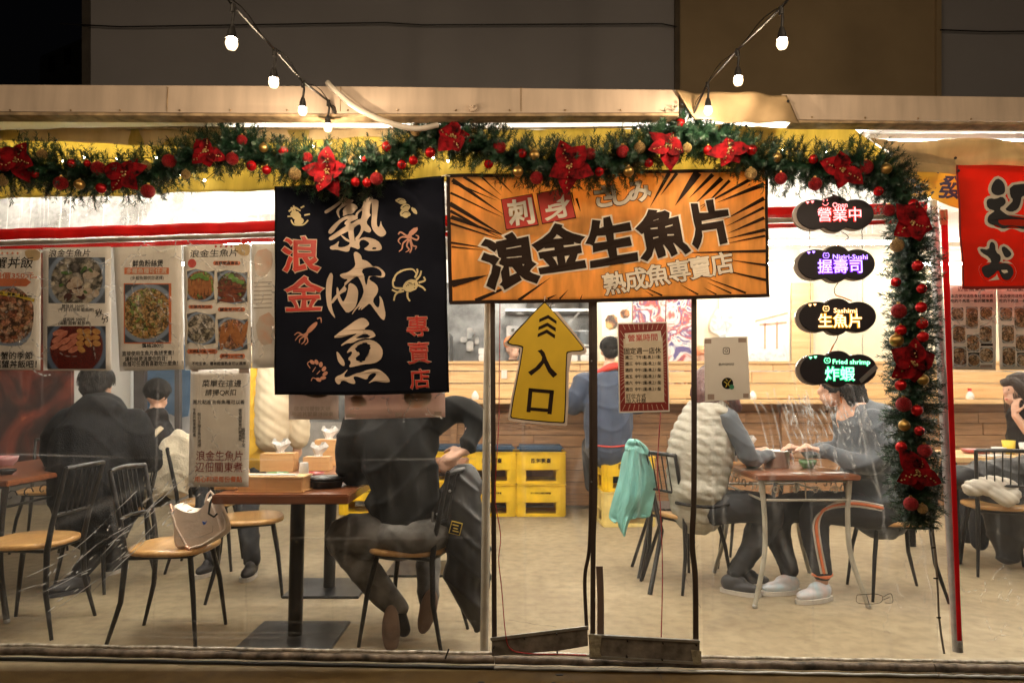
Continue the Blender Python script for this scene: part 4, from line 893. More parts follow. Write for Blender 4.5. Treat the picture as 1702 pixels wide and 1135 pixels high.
# ---- red banner at right
rb = Sheet('red_banner', 'red cloth banner with black outlined characters at the right edge', 'banner', 1650, 380, .12, dz=lambda u, v: .007*math.sin(u*16+v*3)+.003*math.sin(v*26+u*9))
rb.grid([(1591,274),(1790,279),(1795,480),(1601,480)], 30, 40, 'cloth', fabric('red_cloth', (.72,.045,.02), .35, var=.1, vs=3), .002)
b = MB(); rb.stroke(b, [(1592,274),(1598,400),(1602,480)], 3, .002, 20); rb.stroke(b, [(1601,478),(1795,478)], 5, .002, 30); b.build('hem', M['darkred'], rb.root)
k5 = 629/122.0; a, b = MB(), MB()
def grow(pts, d): return shrink(pts, 1, d)
def area2(p): return sum(p[i][0]*p[(i+1)%len(p)][1]-p[(i+1)%len(p)][0]*p[i][1] for i in range(len(p)))
for pts in ([(350,190),(385,140),(430,165),(455,210),(455,270),(405,290),(365,280),(340,245)],
            [(300,330),(330,310),(375,320),(430,295),(460,330),(455,365),(400,400),(440,440),(480,465),(629,490),(760,500),(760,580),(629,570),(595,580),(560,560),(500,545),(440,580),(400,545),(340,535),(310,510),(315,460),(350,435),(370,420),(310,400)],
            [(495,205),(629,185),(800,190),(800,320),(760,440),(700,470),(650,440),(700,400),(720,300),(660,290),(600,290),(590,350),(560,410),(500,435),(450,410),(480,380),(530,330),(500,295)],
            [(250,735),(330,750),(340,690),(355,678),(380,700),(385,770),(425,800),(420,850),(400,870),(470,865),(515,900),(528,960),(490,1015),(440,1000),(415,950),(400,920),(370,960),(310,1000),(265,930),(270,890),(350,865),(335,815),(270,775)],
            [(430,730),(460,720),(515,780),(500,810),(470,820),(450,800)]):
    q = zp(pts, 1580, 270, k5); q = q if area2(q) > 0 else q[::-1]
    rb.poly(grow(q, -5.0), None, None, .002, .0034, k=1, mb=a); rb.poly(q, None, None, .0034, .005, k=1, mb=b)
a.build('letter_outline', M['whiteink'], rb.root); b.build('lettering', mat('cloth_black', (.03,.03,.035), .7), rb.root)
b = MB(); rb.poly(zp([(425,925),(470,925),(480,945),(450,955),(430,940)], 1580, 270, k5), None, None, .005, .0058, mb=b); b.build('letter_gap', M['whiteink'], rb.root)

# ---- menu posters in plastic sleeves at left
PHOTO = [0]
def photo(s, pts, cols, name='dish_photo', k=0, bowl=True, scale=18, rim=(.25,.32,.45), z=(.0012,.0018)):
    q = [s.uv(*p) for p in pts]; cx = sum(p[0] for p in q)/len(q); cy = sum(p[1] for p in q)/len(q); r = max(max(abs(p[0]-cx) for p in q), max(abs(p[1]-cy) for p in q))
    PHOTO[0] += 1; return s.poly(pts, name, food('dish_print', cols, rim, scale, cx, cy, r*1.02, PHOTO[0], bowl), *z, k=k)
def menu(px0, py0, px1, py1, label, off=-.017, m=None, name='menu_poster'):
    s = Sheet(name, label, 'poster', (px0+px1)/2, (py0+py1)/2, off, dz=lambda u, v: .0002*math.sin(u*20+px0)+.0002*math.sin(v*16+px0))
    return s
def txt(s, m, *args):
    b = MB()
    for a in args: a = dict(a) if isinstance(a, dict) else a; s.text(b, *a[:4], **a[4]) if len(a) > 4 else s.text(b, *a[:4])
    return b.build('lettering', m, s.root)
D = dict
POS = -.017
Bk = M['ink']
CRAB = [(.75,.4,.28),(.6,.2,.1),(.8,.62,.45),(.3,.08,.04),(.5,.25,.12)]
BEEF = [(.45,.16,.05),(.3,.09,.03),(.6,.25,.08),(.2,.35,.08)]
FISH = [(.6,.55,.5),(.35,.3,.25),(.7,.62,.5),(.15,.13,.12),(.45,.4,.3)]
ROE = [(.75,.25,.15),(.7,.35,.12),(.85,.5,.35),(.35,.05,.02),(.8,.55,.2)]
s1 = menu(-45, 415, 68, 612, 'menu poster with crab bowl cut off by the left frame edge')
s1.grid([(-45,414),(68,414),(67,615),(-45,614)], 10, 14, 'sheet', M['paper'], .0008)
txt(s1, Bk, ('松葉蟹丼飯', 2, 437, 19, D(bold=.02, z=.002, fit=110, shear=.1)), ('秋天螃蟹的季節', 8, 591, 13, D(bold=.035, z=.002, fit=97)), ('來碗松葉蟹丼飯吧！', 5, 605, 13, D(bold=.035, z=.002, fit=117)))
txt(s1, M['orangeink'], ('驚爆價350元。', 18, 458, 11, D(bold=.03, z=.002, fit=92)))
s1.poly([(-40,463),(44,463),(52,469),(44,476),(-40,476)], 'ribbon', M['orangeink'], .001, .0018)
photo(s1, [(-30,480),(0,473),(30,476),(55,500),(57,530),(50,565),(30,577),(-10,572),(-30,550)], CRAB, k=1)
s1.poly([(-30,483),(5,484),(30,488),(58,497),(57,502),(30,494),(5,491),(-30,490)], 'yellow_ribbon', M['yellowink'], .0022, .0028); txt(s1, Bk, ('松葉蟹肉、蟹膏、鮭魚卵', 16, 489, 5, D(bold=.04, z=.0032, rot=-7, fit=78)))
b = MB(); [s1.text(b, '✦', 4+i*8.6, 421, 7, z=.002) for i in range(4)]; b.build('star_print', M['orangeink'], s1.root)
b = MB(); s1.poly([(41,415),(67,415),(67,432),(55,434),(43,428)], None, None, .001, .0015, k=1, mb=b); b.build('corner_print', M['goldink'], s1.root)
s2 = menu(72, 412, 184, 614, 'menu poster with two square dish photos, one above the other')
s2.grid([(71,412),(184,410),(185,616),(72,616)], 10, 14, 'sheet', M['paper'], .0008)
txt(s2, Bk, ('浪金生魚片', 116, 421, 13, D(bold=.012, z=.002, fit=70, shear=.12)), ('雙貝丼 350元', 122, 509, 6.5, D(bold=.02, z=.002)), ('(干貝 石垣貝 鮭魚卵)', 127, 515, 6.5, D(bold=.015, z=.002, fit=60)), ('盛和丼 500元', 124, 531, 6.5, D(bold=.02, z=.002)), ('(海膽 甜蝦 鮭魚卵)', 124, 537, 6.5, D(bold=.015, z=.002, fit=55)), ('秋', 165, 520, 13, D(bold=.02, z=.002, rot=20)), ('分', 175, 530, 13, D(bold=.02, z=.002, rot=20)))
photo(s2, quad(81,428,175,504), FISH, scale=14); photo(s2, quad(79,542,176,613), [(.12,.008,.005),(.3,.02,.01),(.2,.015,.01)], scale=60, rim=(.12,.18,.3))
rp = random.Random(2); pk = MB(); gd = MB(); wh = MB(); gn = MB(); dk_ = MB()
for i in range(9): blob(s2, pk, 95+(i%3)*13+rp.uniform(-3,3), 553+(i//3)*11+(i%3)*3, 10, 4.6, -28+rp.uniform(-10,10), .0032+i*.0004, 12, .08)
for i in range(10): blob(s2, gd, 135+(i%3)*13+rp.uniform(-2,2), 551+(i//3)*10, 7, 4.8, 20+rp.uniform(-15,15), .0032+i*.0004, 12, .06)
for i in range(9): blob(s2, wh, 98+rp.uniform(0,62), 440+rp.uniform(0,50), rp.uniform(6,12), rp.uniform(4,6.5), rp.uniform(-50,50), .0032+i*.0005, 12, .12)
for i in range(8): blob(s2, gn, 100+rp.uniform(0,60), 445+rp.uniform(0,45), rp.uniform(3,7), 2.4, rp.uniform(-60,60), .008+i*.0002, 8, .2)
for i in range(5): blob(s2, dk_, 112+rp.uniform(0,30), 468+rp.uniform(0,26), rp.uniform(7,10), 6, rp.uniform(-60,60), .0036+i*.0002, 10, .2)
fm = lambda n, a, b_: mat(n, a, .4, col2=b_, vs=60)
pk.build('dish_print', fm('prawn_print', (.75,.3,.2), (.5,.13,.08)), s2.root); gd.build('dish_print', fm('urchin_print', (.7,.4,.12), (.5,.2,.05)), s2.root); wh.build('dish_print', fm('fish_print', (.7,.6,.5), (.45,.33,.25)), s2.root); gn.build('dish_print', fm('leaf_print', (.12,.25,.05), (.05,.1,.03)), s2.root); dk_.build('dish_print', fm('dark_print', (.1,.02,.015), (.04,.01,.01)), s2.root)
s3 = menu(189, 410, 303, 612, 'menu poster with a single stew photo in an orange frame')
s3.grid([(188,411),(301,408),(306,614),(199,617)], 10, 14, 'sheet', M['paper'], .0008)
s3.poly(quad(207,445,281,456), 'orange_band', M['orangeink'], .0012, .0018); s3.poly(quad(206,471,285,571), 'orange_frame', M['orangeink'], .001, .0016)
txt(s3, Bk, ('鮮魚粉絲煲', 246, 438, 12, D(bold=.04, z=.002, fit=52)), ('(多種魚類供您選擇)', 245, 462, 7, D(bold=.01, z=.002, fit=56)), ('價格280元', 254, 574, 8, D(bold=.035, z=.002)), ('直接使用生魚片魚種烹煮！', 246, 587, 8.5, D(bold=.035, z=.002, fit=88, rot=1)), ('讓粉絲煲溫暖你的胃！！', 247, 596, 8.5, D(bold=.035, z=.002, fit=80, rot=1)), ('魚種可任選看喜歡吃什麼魚！！', 254, 604, 8.5, D(bold=.035, z=.002, fit=102, rot=1)))
txt(s3, M['whiteink'], ('多種魚種可任選', 244, 450.5, 9, D(bold=.02, z=.0025, fit=68)))
photo(s3, quad(208,473,281,569), [(.55,.3,.1),(.7,.45,.2),(.4,.2,.06),(.25,.4,.08),(.65,.5,.3)], scale=26, z=(.0018,.0024))
s4 = menu(306, 408, 416, 614, 'menu poster with a red lantern and four small dish photos')
s4.grid([(305,409),(415,405),(418,612),(308,615)], 10, 14, 'sheet', M['paper'], .0008)
txt(s4, Bk, ('浪金生魚片', 356, 421, 13, D(bold=.012, z=.002, fit=80, shear=.12, rot=1)), ('不吃生食，還有超值熟食可以選擇', 364, 604, 6, D(bold=.04, z=.002, fit=92)))
for q, tx in (((354,434,400,441),'各種熟食專區'),((313,507,354,513),'牛燒肉丼250'),((362,511,408,518),'鰻魚飯300元'),((311,580,362,588),'天婦羅丼飯300元'),((365,588,408,596),'炸蝦120元3隻')):
    s4.poly([(q[0]+2,q[1]),(q[2]-2,q[1]),(q[2],(q[1]+q[3])/2),(q[2]-2,q[3]),(q[0]+2,q[3]),(q[0],(q[1]+q[3])/2)], 'orange_label', M['orangeink'], .0012, .0018); txt(s4, Bk, (tx, (q[0]+q[2])/2, (q[1]+q[3])/2, 5.6, D(bold=.04, z=.0024, fit=(q[2]-q[0])*.86)))
wv = lambda x0, y0, x1, y1: [(x0,y0+4),((x0+x1)/2-8,y0),(x1-10,y0+5),(x1,y0+3),(x1-2,(y0+y1)/2),(x1,y1-4),((x0+x1)/2+4,y1),(x0+6,y1-5),(x0,y1-2),(x0+2,(y0+y1)/2)]
for q, c_ in (((311,447,357,502),BEEF),((361,449,412,506),[(.2,.05,.02),(.35,.12,.05),(.12,.03,.015),(.3,.45,.1)]),((311,518,359,574),FISH),((362,527,412,584),CRAB)):
    s4.poly([(x+(-1 if x < (q[0]+q[2])/2 else 1)*1.5, y+(-1 if y < (q[1]+q[3])/2 else 1)*1.5) for x, y in wv(*q)], 'photo_border', M['whiteink'], .001, .0014); photo(s4, wv(*q), c_, scale=22, z=(.0014,.002))
gr1, bf, gl2 = MB(), MB(), MB()
for i in range(7): blob(s4, bf, 316+i*5.6, 478+rp.uniform(-2,2), 2.8, 15, rp.uniform(-4,6), .0034+i*.0003, 10, .06)
for i in range(7): blob(s4, gr1, 320+rp.uniform(0,26), 456+rp.uniform(0,8), 5, 3.5, rp.uniform(-40,40), .006+i*.0003, 8, .2); blob(s4, gr1, 384+rp.uniform(0,20), 458+rp.uniform(0,12), 5, 3.6, rp.uniform(-40,40), .006+i*.0003, 8, .2)
for i in range(4): blob(s4, gl2, 386+rp.uniform(-6,6), 478+i*7, 20, 3.6, rp.uniform(-8,8), .0034+i*.0003, 12, .05)
for i in range(5): blob(s4, bf, 370+i*9, 556+rp.uniform(-6,6), 4.2, 21, rp.uniform(-22,22), .0036+i*.0003, 12, .12)
bf.build('dish_print', fm('cutlet_print', (.5,.2,.06), (.3,.1,.03)), s4.root); gr1.build('dish_print', fm('scallion_print', (.2,.4,.07), (.08,.2,.03)), s4.root); gl2.build('dish_print', fm('eel_print', (.28,.06,.02), (.1,.02,.01)), s4.root)
b = MB(); [s4.text(b, '✦', 359+i*8.6, 409.5, 7, z=.002) for i in range(4)]; blob(s4, b, 319.5, 438, 7, 7.5, 0, .0022, 16, 0); b.build('lantern_print', M['redink'], s4.root)
b = MB(); s4.poly([(389,406),(415,404),(416,424),(403,426),(391,418)], None, None, .001, .0015, k=1, mb=b); b.build('corner_print', M['goldink'], s4.root)
s5 = menu(418, 404, 455, 612, 'faded back side of a menu poster beside the navy noren', -.02)
pale = mat('faded_print', (.6,.56,.5), .5, col2=(.7,.4,.28), vs=14)
s5.grid([(418,405),(500,402),(500,610),(419,612)], 6, 12, 'sheet', M['paper'], .0008); s5.poly([(422,418),(450,412),(455,440),(440,462),(424,455)], 'faded_photo', pale, .001, .0015, k=1); s5.poly([(424,530),(455,515),(458,570),(430,575)], 'faded_photo', pale, .001, .0015, k=1)
M['faded'] = mat('faded_ink', (.42,.36,.3), .5)
b = MB(); [s5.stroke(b, [(422,470+i*7),(452,469+i*7)], 1.6, .0016) for i in range(7)]; b.build('lettering', M['faded'], s5.root)
qp = Sheet('notice_poster', 'tall cream notice taped below the menu posters with dark red characters', 'poster', 365, 710, -.024, dz=lambda u, v: .0003*math.sin(v*14+u*9))
qp.grid([(317,613),(416,612),(413,809),(313,809)], 8, 16, 'sheet', M['paper'], .0008)
for q in ((318,611,330,618),(398,612,414,620)): qp.poly(quad(*q), 'tape', M['tapeink'], .001, .0016)
txt(qp, Bk, ('菜單在這邊', 369, 637, 12, D(bold=.015, z=.002, fit=67, shear=.1)), ('請掃QR扣', 367, 652, 11, D(bold=.012, z=.002, fit=52, shear=.1)), ('圖片點進去有魚種可以看', 364, 668, 7.5, D(z=.002, fit=88, bold=.01)),
    ('生魚片依季節吃魚', 323.5, 702, 6, D(z=.002, vert=True, bold=.01)), ('每日多種生魚片選擇', 331.5, 714, 6.4, D(z=.002, vert=True, bold=.01)), ('還有關東煮的關東煮', 399.5, 706, 6, D(z=.002, vert=True, bold=.01)), ('醬香味十足', 405, 727, 6.4, D(z=.002, vert=True, bold=.01)))
txt(qp, M['darkred'], ('浪金生魚片', 365, 757, 17, D(bold=.012, z=.002, fit=80)), ('辺佃關東煮', 364, 776, 17, D(bold=.012, z=.002, fit=81)))
txt(qp, M['orangeink'], ('用心料理每份餐點', 363, 796, 10, D(bold=.04, z=.002, fit=82)))
# reversed posters seen from behind below the noren
rv = Sheet('menu_poster', 'back of a crab menu poster with mirrored lettering under the noren', 'poster', 522, 670, -.01)
rv.grid([(479,560),(562,560),(563,697),(480,697)], 6, 10, 'sheet', fabric('thin_paper', (.62,.52,.46), .5), .0006)
txt(rv, M['faded'], ('秋天螃蟹的季節', 519, 679, 8.5, D(bold=.02, z=.002, mirror=True)), ('來碗松葉蟹丼飯吧！', 518, 688, 8.5, D(bold=.02, z=.002, mirror=True)))
rv.poly([(488,650),(530,665),(556,650)], 'faded_photo', pale, .001, .0015, k=2)
rv2 = Sheet('menu_poster', 'back of a wide pale poster in a crinkled sleeve under the noren', 'poster', 655, 670, -.008)
rv2.grid([(572,560),(739,558),(740,693),(573,697)], 10, 8, 'sheet', fabric('thin_paper', (.66,.5,.44), .5), .0006)
for q in ([(580,660),(600,655),(615,672),(590,680)],[(665,650),(720,648),(715,675),(680,680)]): rv2.poly(q, 'faded_photo', pale, .001, .0015, k=2)
for q in ((575,688,592,694),(657,686,668,692),(722,684,734,692)): rv2.poly(quad(*q), 'tape', M['tapeink'], .001, .0018)
# right hand posters
MEAT = [(.5,.32,.16),(.62,.45,.28),(.35,.2,.1),(.7,.6,.45)]
def rposter(x0, label, w_=80):
    s = menu(x0, 475, x0+w_, 615, label, -.017); x1 = x0 + w_
    s.grid([(x0,474),(x1,474),(x1-1,615),(x0+5,614)], 8, 12, 'sheet', M['paper'], .0008)
    txt(s, Bk, ('辺佃關東煮', x0+38, 480, 9, D(bold=.02, z=.002, fit=44)), ('本店使用這些食材煮法煮', x0+39, 492, 6, D(bold=.035, z=.002, fit=68)), ('吃的不再是一般的關東煮', x0+39, 500, 6, D(bold=.035, z=.002, fit=68)))
    for (ax, ay, bx_, by) in ((5,511,25,533),(29,510,49,546),(53,510,73,532),(8,540,28,570),(52,541,72,570),(31,556,51,584),(9,576,30,609),(53,577,74,603),(33,588,52,609)): photo(s, [(x0+ax+1,ay),(x0+bx_-1,ay+.5),(x0+bx_,ay+3),(x0+bx_,by-2),(x0+bx_-2,by),(x0+ax+2,by),(x0+ax,by-3),(x0+ax,ay+2)], MEAT, scale=30, rim=(.45,.5,.52))
    for (ax, ay, bx_, by) in ((33,586,52,589),(54,571,74,575)): s.poly(quad(x0+ax, ay, x0+bx_, by), 'strip_print', M['ink'], .001, .0014)
    s.poly(quad(x0+53,606,x0+73,611), 'tape', M['tapeink'], .0012, .002); return s
rposter(1576, 'menu poster with nine small dish photos right of the red strap')
rposter(1657, 'menu poster with small dish photos cut off by the right frame edge')
# ================================================================ GARLAND, BAUBLES, FESTOON LIGHTS
M['needle'] = mat('needle_green', (.012,.05,.022), .45, var=.25, vs=60, col2=(.006,.02,.012))
M['needle2'] = mat('needle_tip', (.016,.06,.026), .45, var=.2, vs=60)
M['bred'] = mat('red_bauble', (.5,.008,.01), .22, .55, var=.1); M['bredg'] = mat('red_glitter', (.42,.01,.015), .5, .5, var=.5, vs=400, bump=1, bs=700)
M['bgold'] = mat('gold_bauble', (.52,.33,.1), .28, .85, var=.1); M['bgoldg'] = mat('gold_glitter', (.45,.3,.12), .5, .7, var=.6, vs=400, bump=1, bs=700)
M['velvet'] = mat('poinsettia_velvet', (.2,.003,.006), .9, var=.5, vs=30, spec=.15, bump=.3, bs=50); M['glit'] = mat('gold_glitter_trim', (.6,.4,.16), .45, .7, var=.5, vs=300)
def garland(name, label, path, offs, radii, seed, dens=1.0):
    rd = random.Random(seed); root = T(name, label, 'garland', Cp(*path[len(path)//2], .1))
    q = [Cp(p.x, p.y, p.z) for p in cr_spline([(x, y, o) for (x, y), o in zip(path, offs)], 5)]
    rr = [p.x for p in cr_spline([(r, 0, 0) for r in radii], 5)]
    MB().tube(q, .006, 6).build('stem', mat('twisted_wire', (.02,.05,.02), .6), root, world=True)
    vs, fs = [], []; vs2, fs2 = [], []
    L_ = sum((b-a).length for a, b in zip(q[:-1], q[1:])); ns = int(L_*720*dens)
    for k in range(ns):
        t = (k + rd.random())/ns*(len(q)-1.001); i = int(t); p = q[i].lerp(q[i+1], t-i); ax = (q[i+1]-q[i]).normalized(); r = rr[min(i, len(rr)-1)]
        a = rd.uniform(0, 2*math.pi); u = ax.orthogonal().normalized(); v = ax.cross(u)
        d = (u*math.cos(a) + v*math.sin(a) + ax*rd.uniform(-.45,.45)).normalized(); d = (d + Vector((0,0,-.08))).normalized(); ln = r*rd.uniform(.7, 1.0)
        if d.y > .2: ln *= .45                                 # squashed flat against the valance behind
        bend = Vector((rd.uniform(-1,1), rd.uniform(-1,1), rd.uniform(-1,1)))*.25
        m_ = int(ln/.0044); tgt = (vs, fs) if rd.random() < .7 else (vs2, fs2)
        for j in range(m_):
            s = (j+1)/m_; c = p + (d + bend*s*.5)*ln*s; dd = (d + bend*s).normalized(); n1 = dd.orthogonal().normalized(); n2 = dd.cross(n1)
            for w_ in range(3):
                ph = rd.uniform(0, 6.28); nd_ = (dd*rd.uniform(.3,.75) + (n1*math.cos(ph)+n2*math.sin(ph))).normalized(); nl = rd.uniform(.017,.025)
                sd = nd_.cross(dd).normalized()*.0019; b_ = len(tgt[0]); tgt[0].extend((tuple(c-sd), tuple(c+sd), tuple(c+nd_*nl+sd*.25), tuple(c+nd_*nl-sd*.25))); tgt[1].append((b_, b_+1, b_+2, b_+3))
    for (vv, ff, m_) in ((vs, fs, M['needle']), (vs2, fs2, M['needle2'])):
        b = MB(); b.v = vv; b.f = ff; b.sm = [False]*len(ff); o = b.build('needles', m_, root, world=True); o['kind'] = 'stuff'
    return root
HP = [(-60,292),(0,285),(45,275),(95,282),(150,296),(210,296),(270,282),(330,262),(385,246),(425,256),(470,268),(520,276),(575,286),(625,280),(665,256),(705,232),(755,230),(800,243),(850,264),(900,274),(960,278),(1020,270),(1070,254),(1110,226),(1150,222),(1200,240),(1255,272),(1320,276),(1380,284),(1430,272),(1480,300)]
HR = [1.45*r for r in [.105]*5+[.1,.095,.095,.1,.085,.09,.1,.105,.095,.085,.08,.1,.1,.095,.1,.105,.1,.1,.105,.1,.095,.1,.095,.1,.1,.1]]
g1 = garland('garland', 'long green artificial pine garland with baubles and poinsettias across the front', HP, [.13]*len(HP), HR, 3)
VP = [(1462,282),(1490,312),(1508,350),(1510,395),(1512,440),(1508,480),(1515,520),(1514,560),(1510,600),(1516,640),(1514,690),(1510,740),(1516,790),(1516,830),(1522,866)]
g2 = garland('garland', 'green pine garland with baubles hanging straight down the steel pole', VP, [.11]*len(VP), [.11,.125,.125,.125,.13,.125,.13,.13,.125,.135,.135,.13,.135,.125,.09], 9, 1.15)
def bauble(x, y, r, kind, root, off=.225):
    p = Cp(x, y, off); r = r/361.6*.93; b = MB(); off = off + .012
    if kind == 'bell':
        b.ball(p, r, 14); b.build('bell', M['bred'], root, world=True)
        sl = MB(); sl.box(p + Vector((0, -r*.99, -r*.15)), (r*1.3, .002, r*.12)); sl.box(p + Vector((0, -r*1.0, -r*.15)), (r*.14, .002, r*.9)); sl.ball(p+Vector((0,-r*.98,-r*.5)), r*.14, 6); sl.build('bell_slot', M['ink'], root, world=True); return
    b.ball(p, r, 18); m = {'r': M['bred'], 'R': M['bredg'], 'g': M['bgold'], 'G': M['bgoldg']}[kind]
    o = b.build('bauble', m, root, world=True)
    c = MB(); c.tube([p+Vector((0,0,r*.95)), p+Vector((0,0,r*1.2))], r*.22, 8); cc = c.build('cap', M['bgold'], root, world=True); cc.parent = o
HB = [(8,275,12,'r'),(120,272,8,'r'),(58,290,7,'r'),(163,280,12,'R'),(101,305,12,'R'),(145,272,6,'r'),(168,313,9,'r'),(246,318,12,'R'),(281,268,12,'R'),(386,264,11,'R'),(402,233,9,'R'),(418,276,9,'bell'),(443,283,8,'r'),(471,252,9,'r'),(511,262,9,'R'),(591,303,8,'r'),(610,304,8,'r'),(626,297,11,'R'),(606,265,5,'r'),(643,244,9,'r'),(668,274,8,'bell'),(687,267,8,'r'),(715,254,9,'r'),(812,273,8,'bell'),(830,244,11,'R'),(868,255,8,'bell'),(892,296,11,'R'),(981,256,10,'R'),(996,286,8,'bell'),(1035,252,11,'R'),(1078,271,8,'bell'),(1131,205,8,'r'),(1177,250,8,'r'),(1250,250,9,'bell'),(1298,297,10,'R'),(1352,265,8,'bell'),(1355,306,11,'R'),(1439,278,12,'R'),(1460,318,8,'bell'),
 (3,300,10,'G'),(70,257,9,'G'),(132,307,9,'g'),(243,276,9,'G'),(309,290,8,'G'),(438,246,8,'g'),(490,289,11,'G'),(587,268,9,'G'),(691,217,10,'G'),(861,285,9,'g'),(888,258,9,'g'),(1045,285,9,'g'),(1063,246,10,'G'),(1142,246,8,'G'),(1248,289,10,'G'),(1292,262,8,'g'),(1473,281,9,'g')]
VB = [(1491,408,11,'G'),(1478,350,10,'R'),(1518,339,8,'bell'),(1525,442,9,'r'),(1489,469,8,'bell'),(1532,480,8,'bell'),(1494,517,12,'R'),(1531,511,9,'r'),(1533,538,9,'r'),(1497,549,9,'r'),(1490,566,11,'g'),(1534,560,9,'r'),(1534,631,9,'g'),(1497,640,9,'r'),(1502,672,12,'R'),(1524,682,9,'r'),(1503,707,9,'g'),(1528,716,8,'bell'),(1498,743,9,'r'),(1537,749,11,'R'),(1514,837,11,'R'),(1533,845,8,'G')]
for q in HB: bauble(*q, g1)
for q in VB: bauble(*q, g2)
def poinsettia(x, y, r, root, seed, off=.25):
    rd = random.Random(seed); c = Cp(x, y, off); k = r/361.6*.92
    e = bpy.data.objects.new('poinsettia', None); COL.objects.link(e); e.parent = root; e.matrix_basis = root.matrix_basis.inverted() @ (Matrix.Translation(c) @ CM); a0 = rd.uniform(0, 1.2)
    gl = MB()
    for i in range(5):
        a = a0 + i*2*math.pi/5 + rd.uniform(-.33,.33); L_ = k*rd.uniform(.78,1.3); w_ = k*rd.uniform(.36,.52); b = MB(); n = 8; vs = []
        tilt = rd.uniform(-.2,.6)
        for s in range(n+1):
            t = s/n; ww = w_*math.sin(math.pi*min(1, t*.92+.08)**.8)*(1.0 if t < .96 else .1); z = .01 + tilt*L_*t - .5*L_*t*t*.5
            for j in (-1, 0, 1):
                lx, ly = t*L_, j*ww; vs.append((lx*math.cos(a)-ly*math.sin(a), lx*math.sin(a)+ly*math.cos(a), z + (abs(j)*.25*ww) + rd.uniform(-.002,.002)))
        fs = [(3*s+j, 3*(s+1)+j, 3*(s+1)+j+1, 3*s+j+1) for s in range(n) for j in (0, 1)]
        o = b.add(vs, fs, True).build('petal', M['velvet'], e)
        if i % 2 == seed % 2:
            for s in range(2, n-1):
                x_, y_, z_ = vs[3*s+1]; gl.ball((x_+rd.uniform(-.006,.006), y_+rd.uniform(-.006,.006), z_+.004), .0035, 6)
    for j in range(9): gl.ball((rd.uniform(-.012,.012), rd.uniform(-.012,.012), .016+rd.uniform(0,.008)), .0045, 6)
    gl.build('stamen', M['glit'], e)
for i, (x, y, r) in enumerate(((32,268,36),(210,292,36),(345,255,30),(545,288,36),(755,230,34),(945,280,38),(1110,245,32),(1212,252,32),(1398,285,34))): poinsettia(x, y, r, g1, i)
for i, (x, y, r) in enumerate(((1513,374,38),(1515,604,40),(1520,785,38))): poinsettia(x, y, r, g2, i+20)
# warm fairy lights wound behind the garland
M['fairy'] = emit('fairy_bulb', (1,.85,.5), 150)
fy = T('fairy_lights', 'warm white fairy light string glowing behind the long garland', 'lights', Cp(800,260,.045))
pts = [(0,262),(60,276),(105,268),(140,262),(195,264),(260,262),(300,290),(340,300),(380,268),(428,256),(452,262),(480,258),(520,244),(600,262),(640,238),(700,244),(720,262),(745,268),(790,250),(835,256),(880,262),(925,258),(965,262),(1030,268),(1075,248),(1090,242),(1150,216),(1180,222),(1230,236),(1300,250),(1372,252),(1420,262),(1455,290),(1545,330)]
MB().tube([Cp(x, y, .07) for x, y in pts], .002, 5).build('cord', M['ink'], fy, world=True)
for x, y in pts: MB().ball(Cp(x, y, .072), .005, 8).build('bulb', M['fairy'], fy, world=True)

# festoon strings
def bulb_glass():
    m = bpy.data.materials.new('festoon_glass'); m.use_nodes = True; N, L = m.node_tree.nodes, m.node_tree.links; N.clear()
    e = N.new('ShaderNodeEmission'); e.inputs[0].default_value = (1,.75,.42,1); e.inputs[1].default_value = 5; t = N.new('ShaderNodeBsdfTransparent'); x = N.new('ShaderNodeMixShader'); x.inputs[0].default_value = .55
    o = N.new('ShaderNodeOutputMaterial'); L.new(t.outputs[0], x.inputs[1]); L.new(e.outputs[0], x.inputs[2]); L.new(x.outputs[0], o.inputs[0]); return m
M['festoon'] = bulb_glass(); M['socket'] = mat('black_rubber', (.015,.013,.012), .5)
def festoon(anchor, pts3, bulbs, label, glabel, vis):
    t = T('festoon_string', label, 'string lights', pts3[0])
    q = [pts3[i].lerp(pts3[i+1], j/6) for i in range(len(pts3)-1) for j in range(6)] + [pts3[-1]]; MB().tube(q, .0045, 6).build('cable', M['socket'], t, world=True)
    MB().tube([p + Vector((0,.004,.012+.012*math.sin(i*.9))) for i, p in enumerate(q)], .0018, 5).build('support_wire', M['ink'], t, world=True)
    for i, p in enumerate(bulbs):
        p = Vector(p); s = p + Vector((0,0,.105))
        d = MB(); d.tube([s+Vector((0,0,.01)), s+Vector((.004,0,-.02)), s+Vector((0,0,-.055))], .0045, 6); d.tube([s+Vector((0,0,.014)), s+Vector((0,0,-.012))], .008, 8); d.tube([p+Vector((0,0,.05)), p+Vector((0,0,.03)), p+Vector((0,0,.022)), p+Vector((0,0,.012))], [.007,.013,.013,.017], 12)
        so = d.build('socket', M['socket'], t, world=True)
        b = MB(); b.lathe(p, [(.003,-.021),(.012,-.017),(.0165,-.008),(.0175,0),(.0155,.008),(.011,.014),(.010,.02)], 14); bb_ = b.build('bulb', M['festoon'], t, world=True); bb_.parent = so
        ld = bpy.data.lights.new('filament', 'POINT'); ld.energy = 4.6*LUX_OUT; ld.color = (1,.76,.5); ld.shadow_soft_size = .006; lo = bpy.data.objects.new('filament', ld); COL.objects.link(lo); lo.location = p; lo.parent = t; lo.location = p - t.location
    return t
def P_(x, y, Y): return P(x, y, Y)
b1 = [(545,212,2.86),(503,184,2.62),(455,137,2.3),(385,72,1.95)]
w1 = [P(560,195,2.9), P(547,184,2.86), P(503,150,2.62), P(455,95,2.3), P(388,22,1.95), P(340,-70,1.7), P(240,-300,1.3)]
ex = [w1[5]+Vector((0,0,-.11))]
d1 = (w1[6]-w1[5])
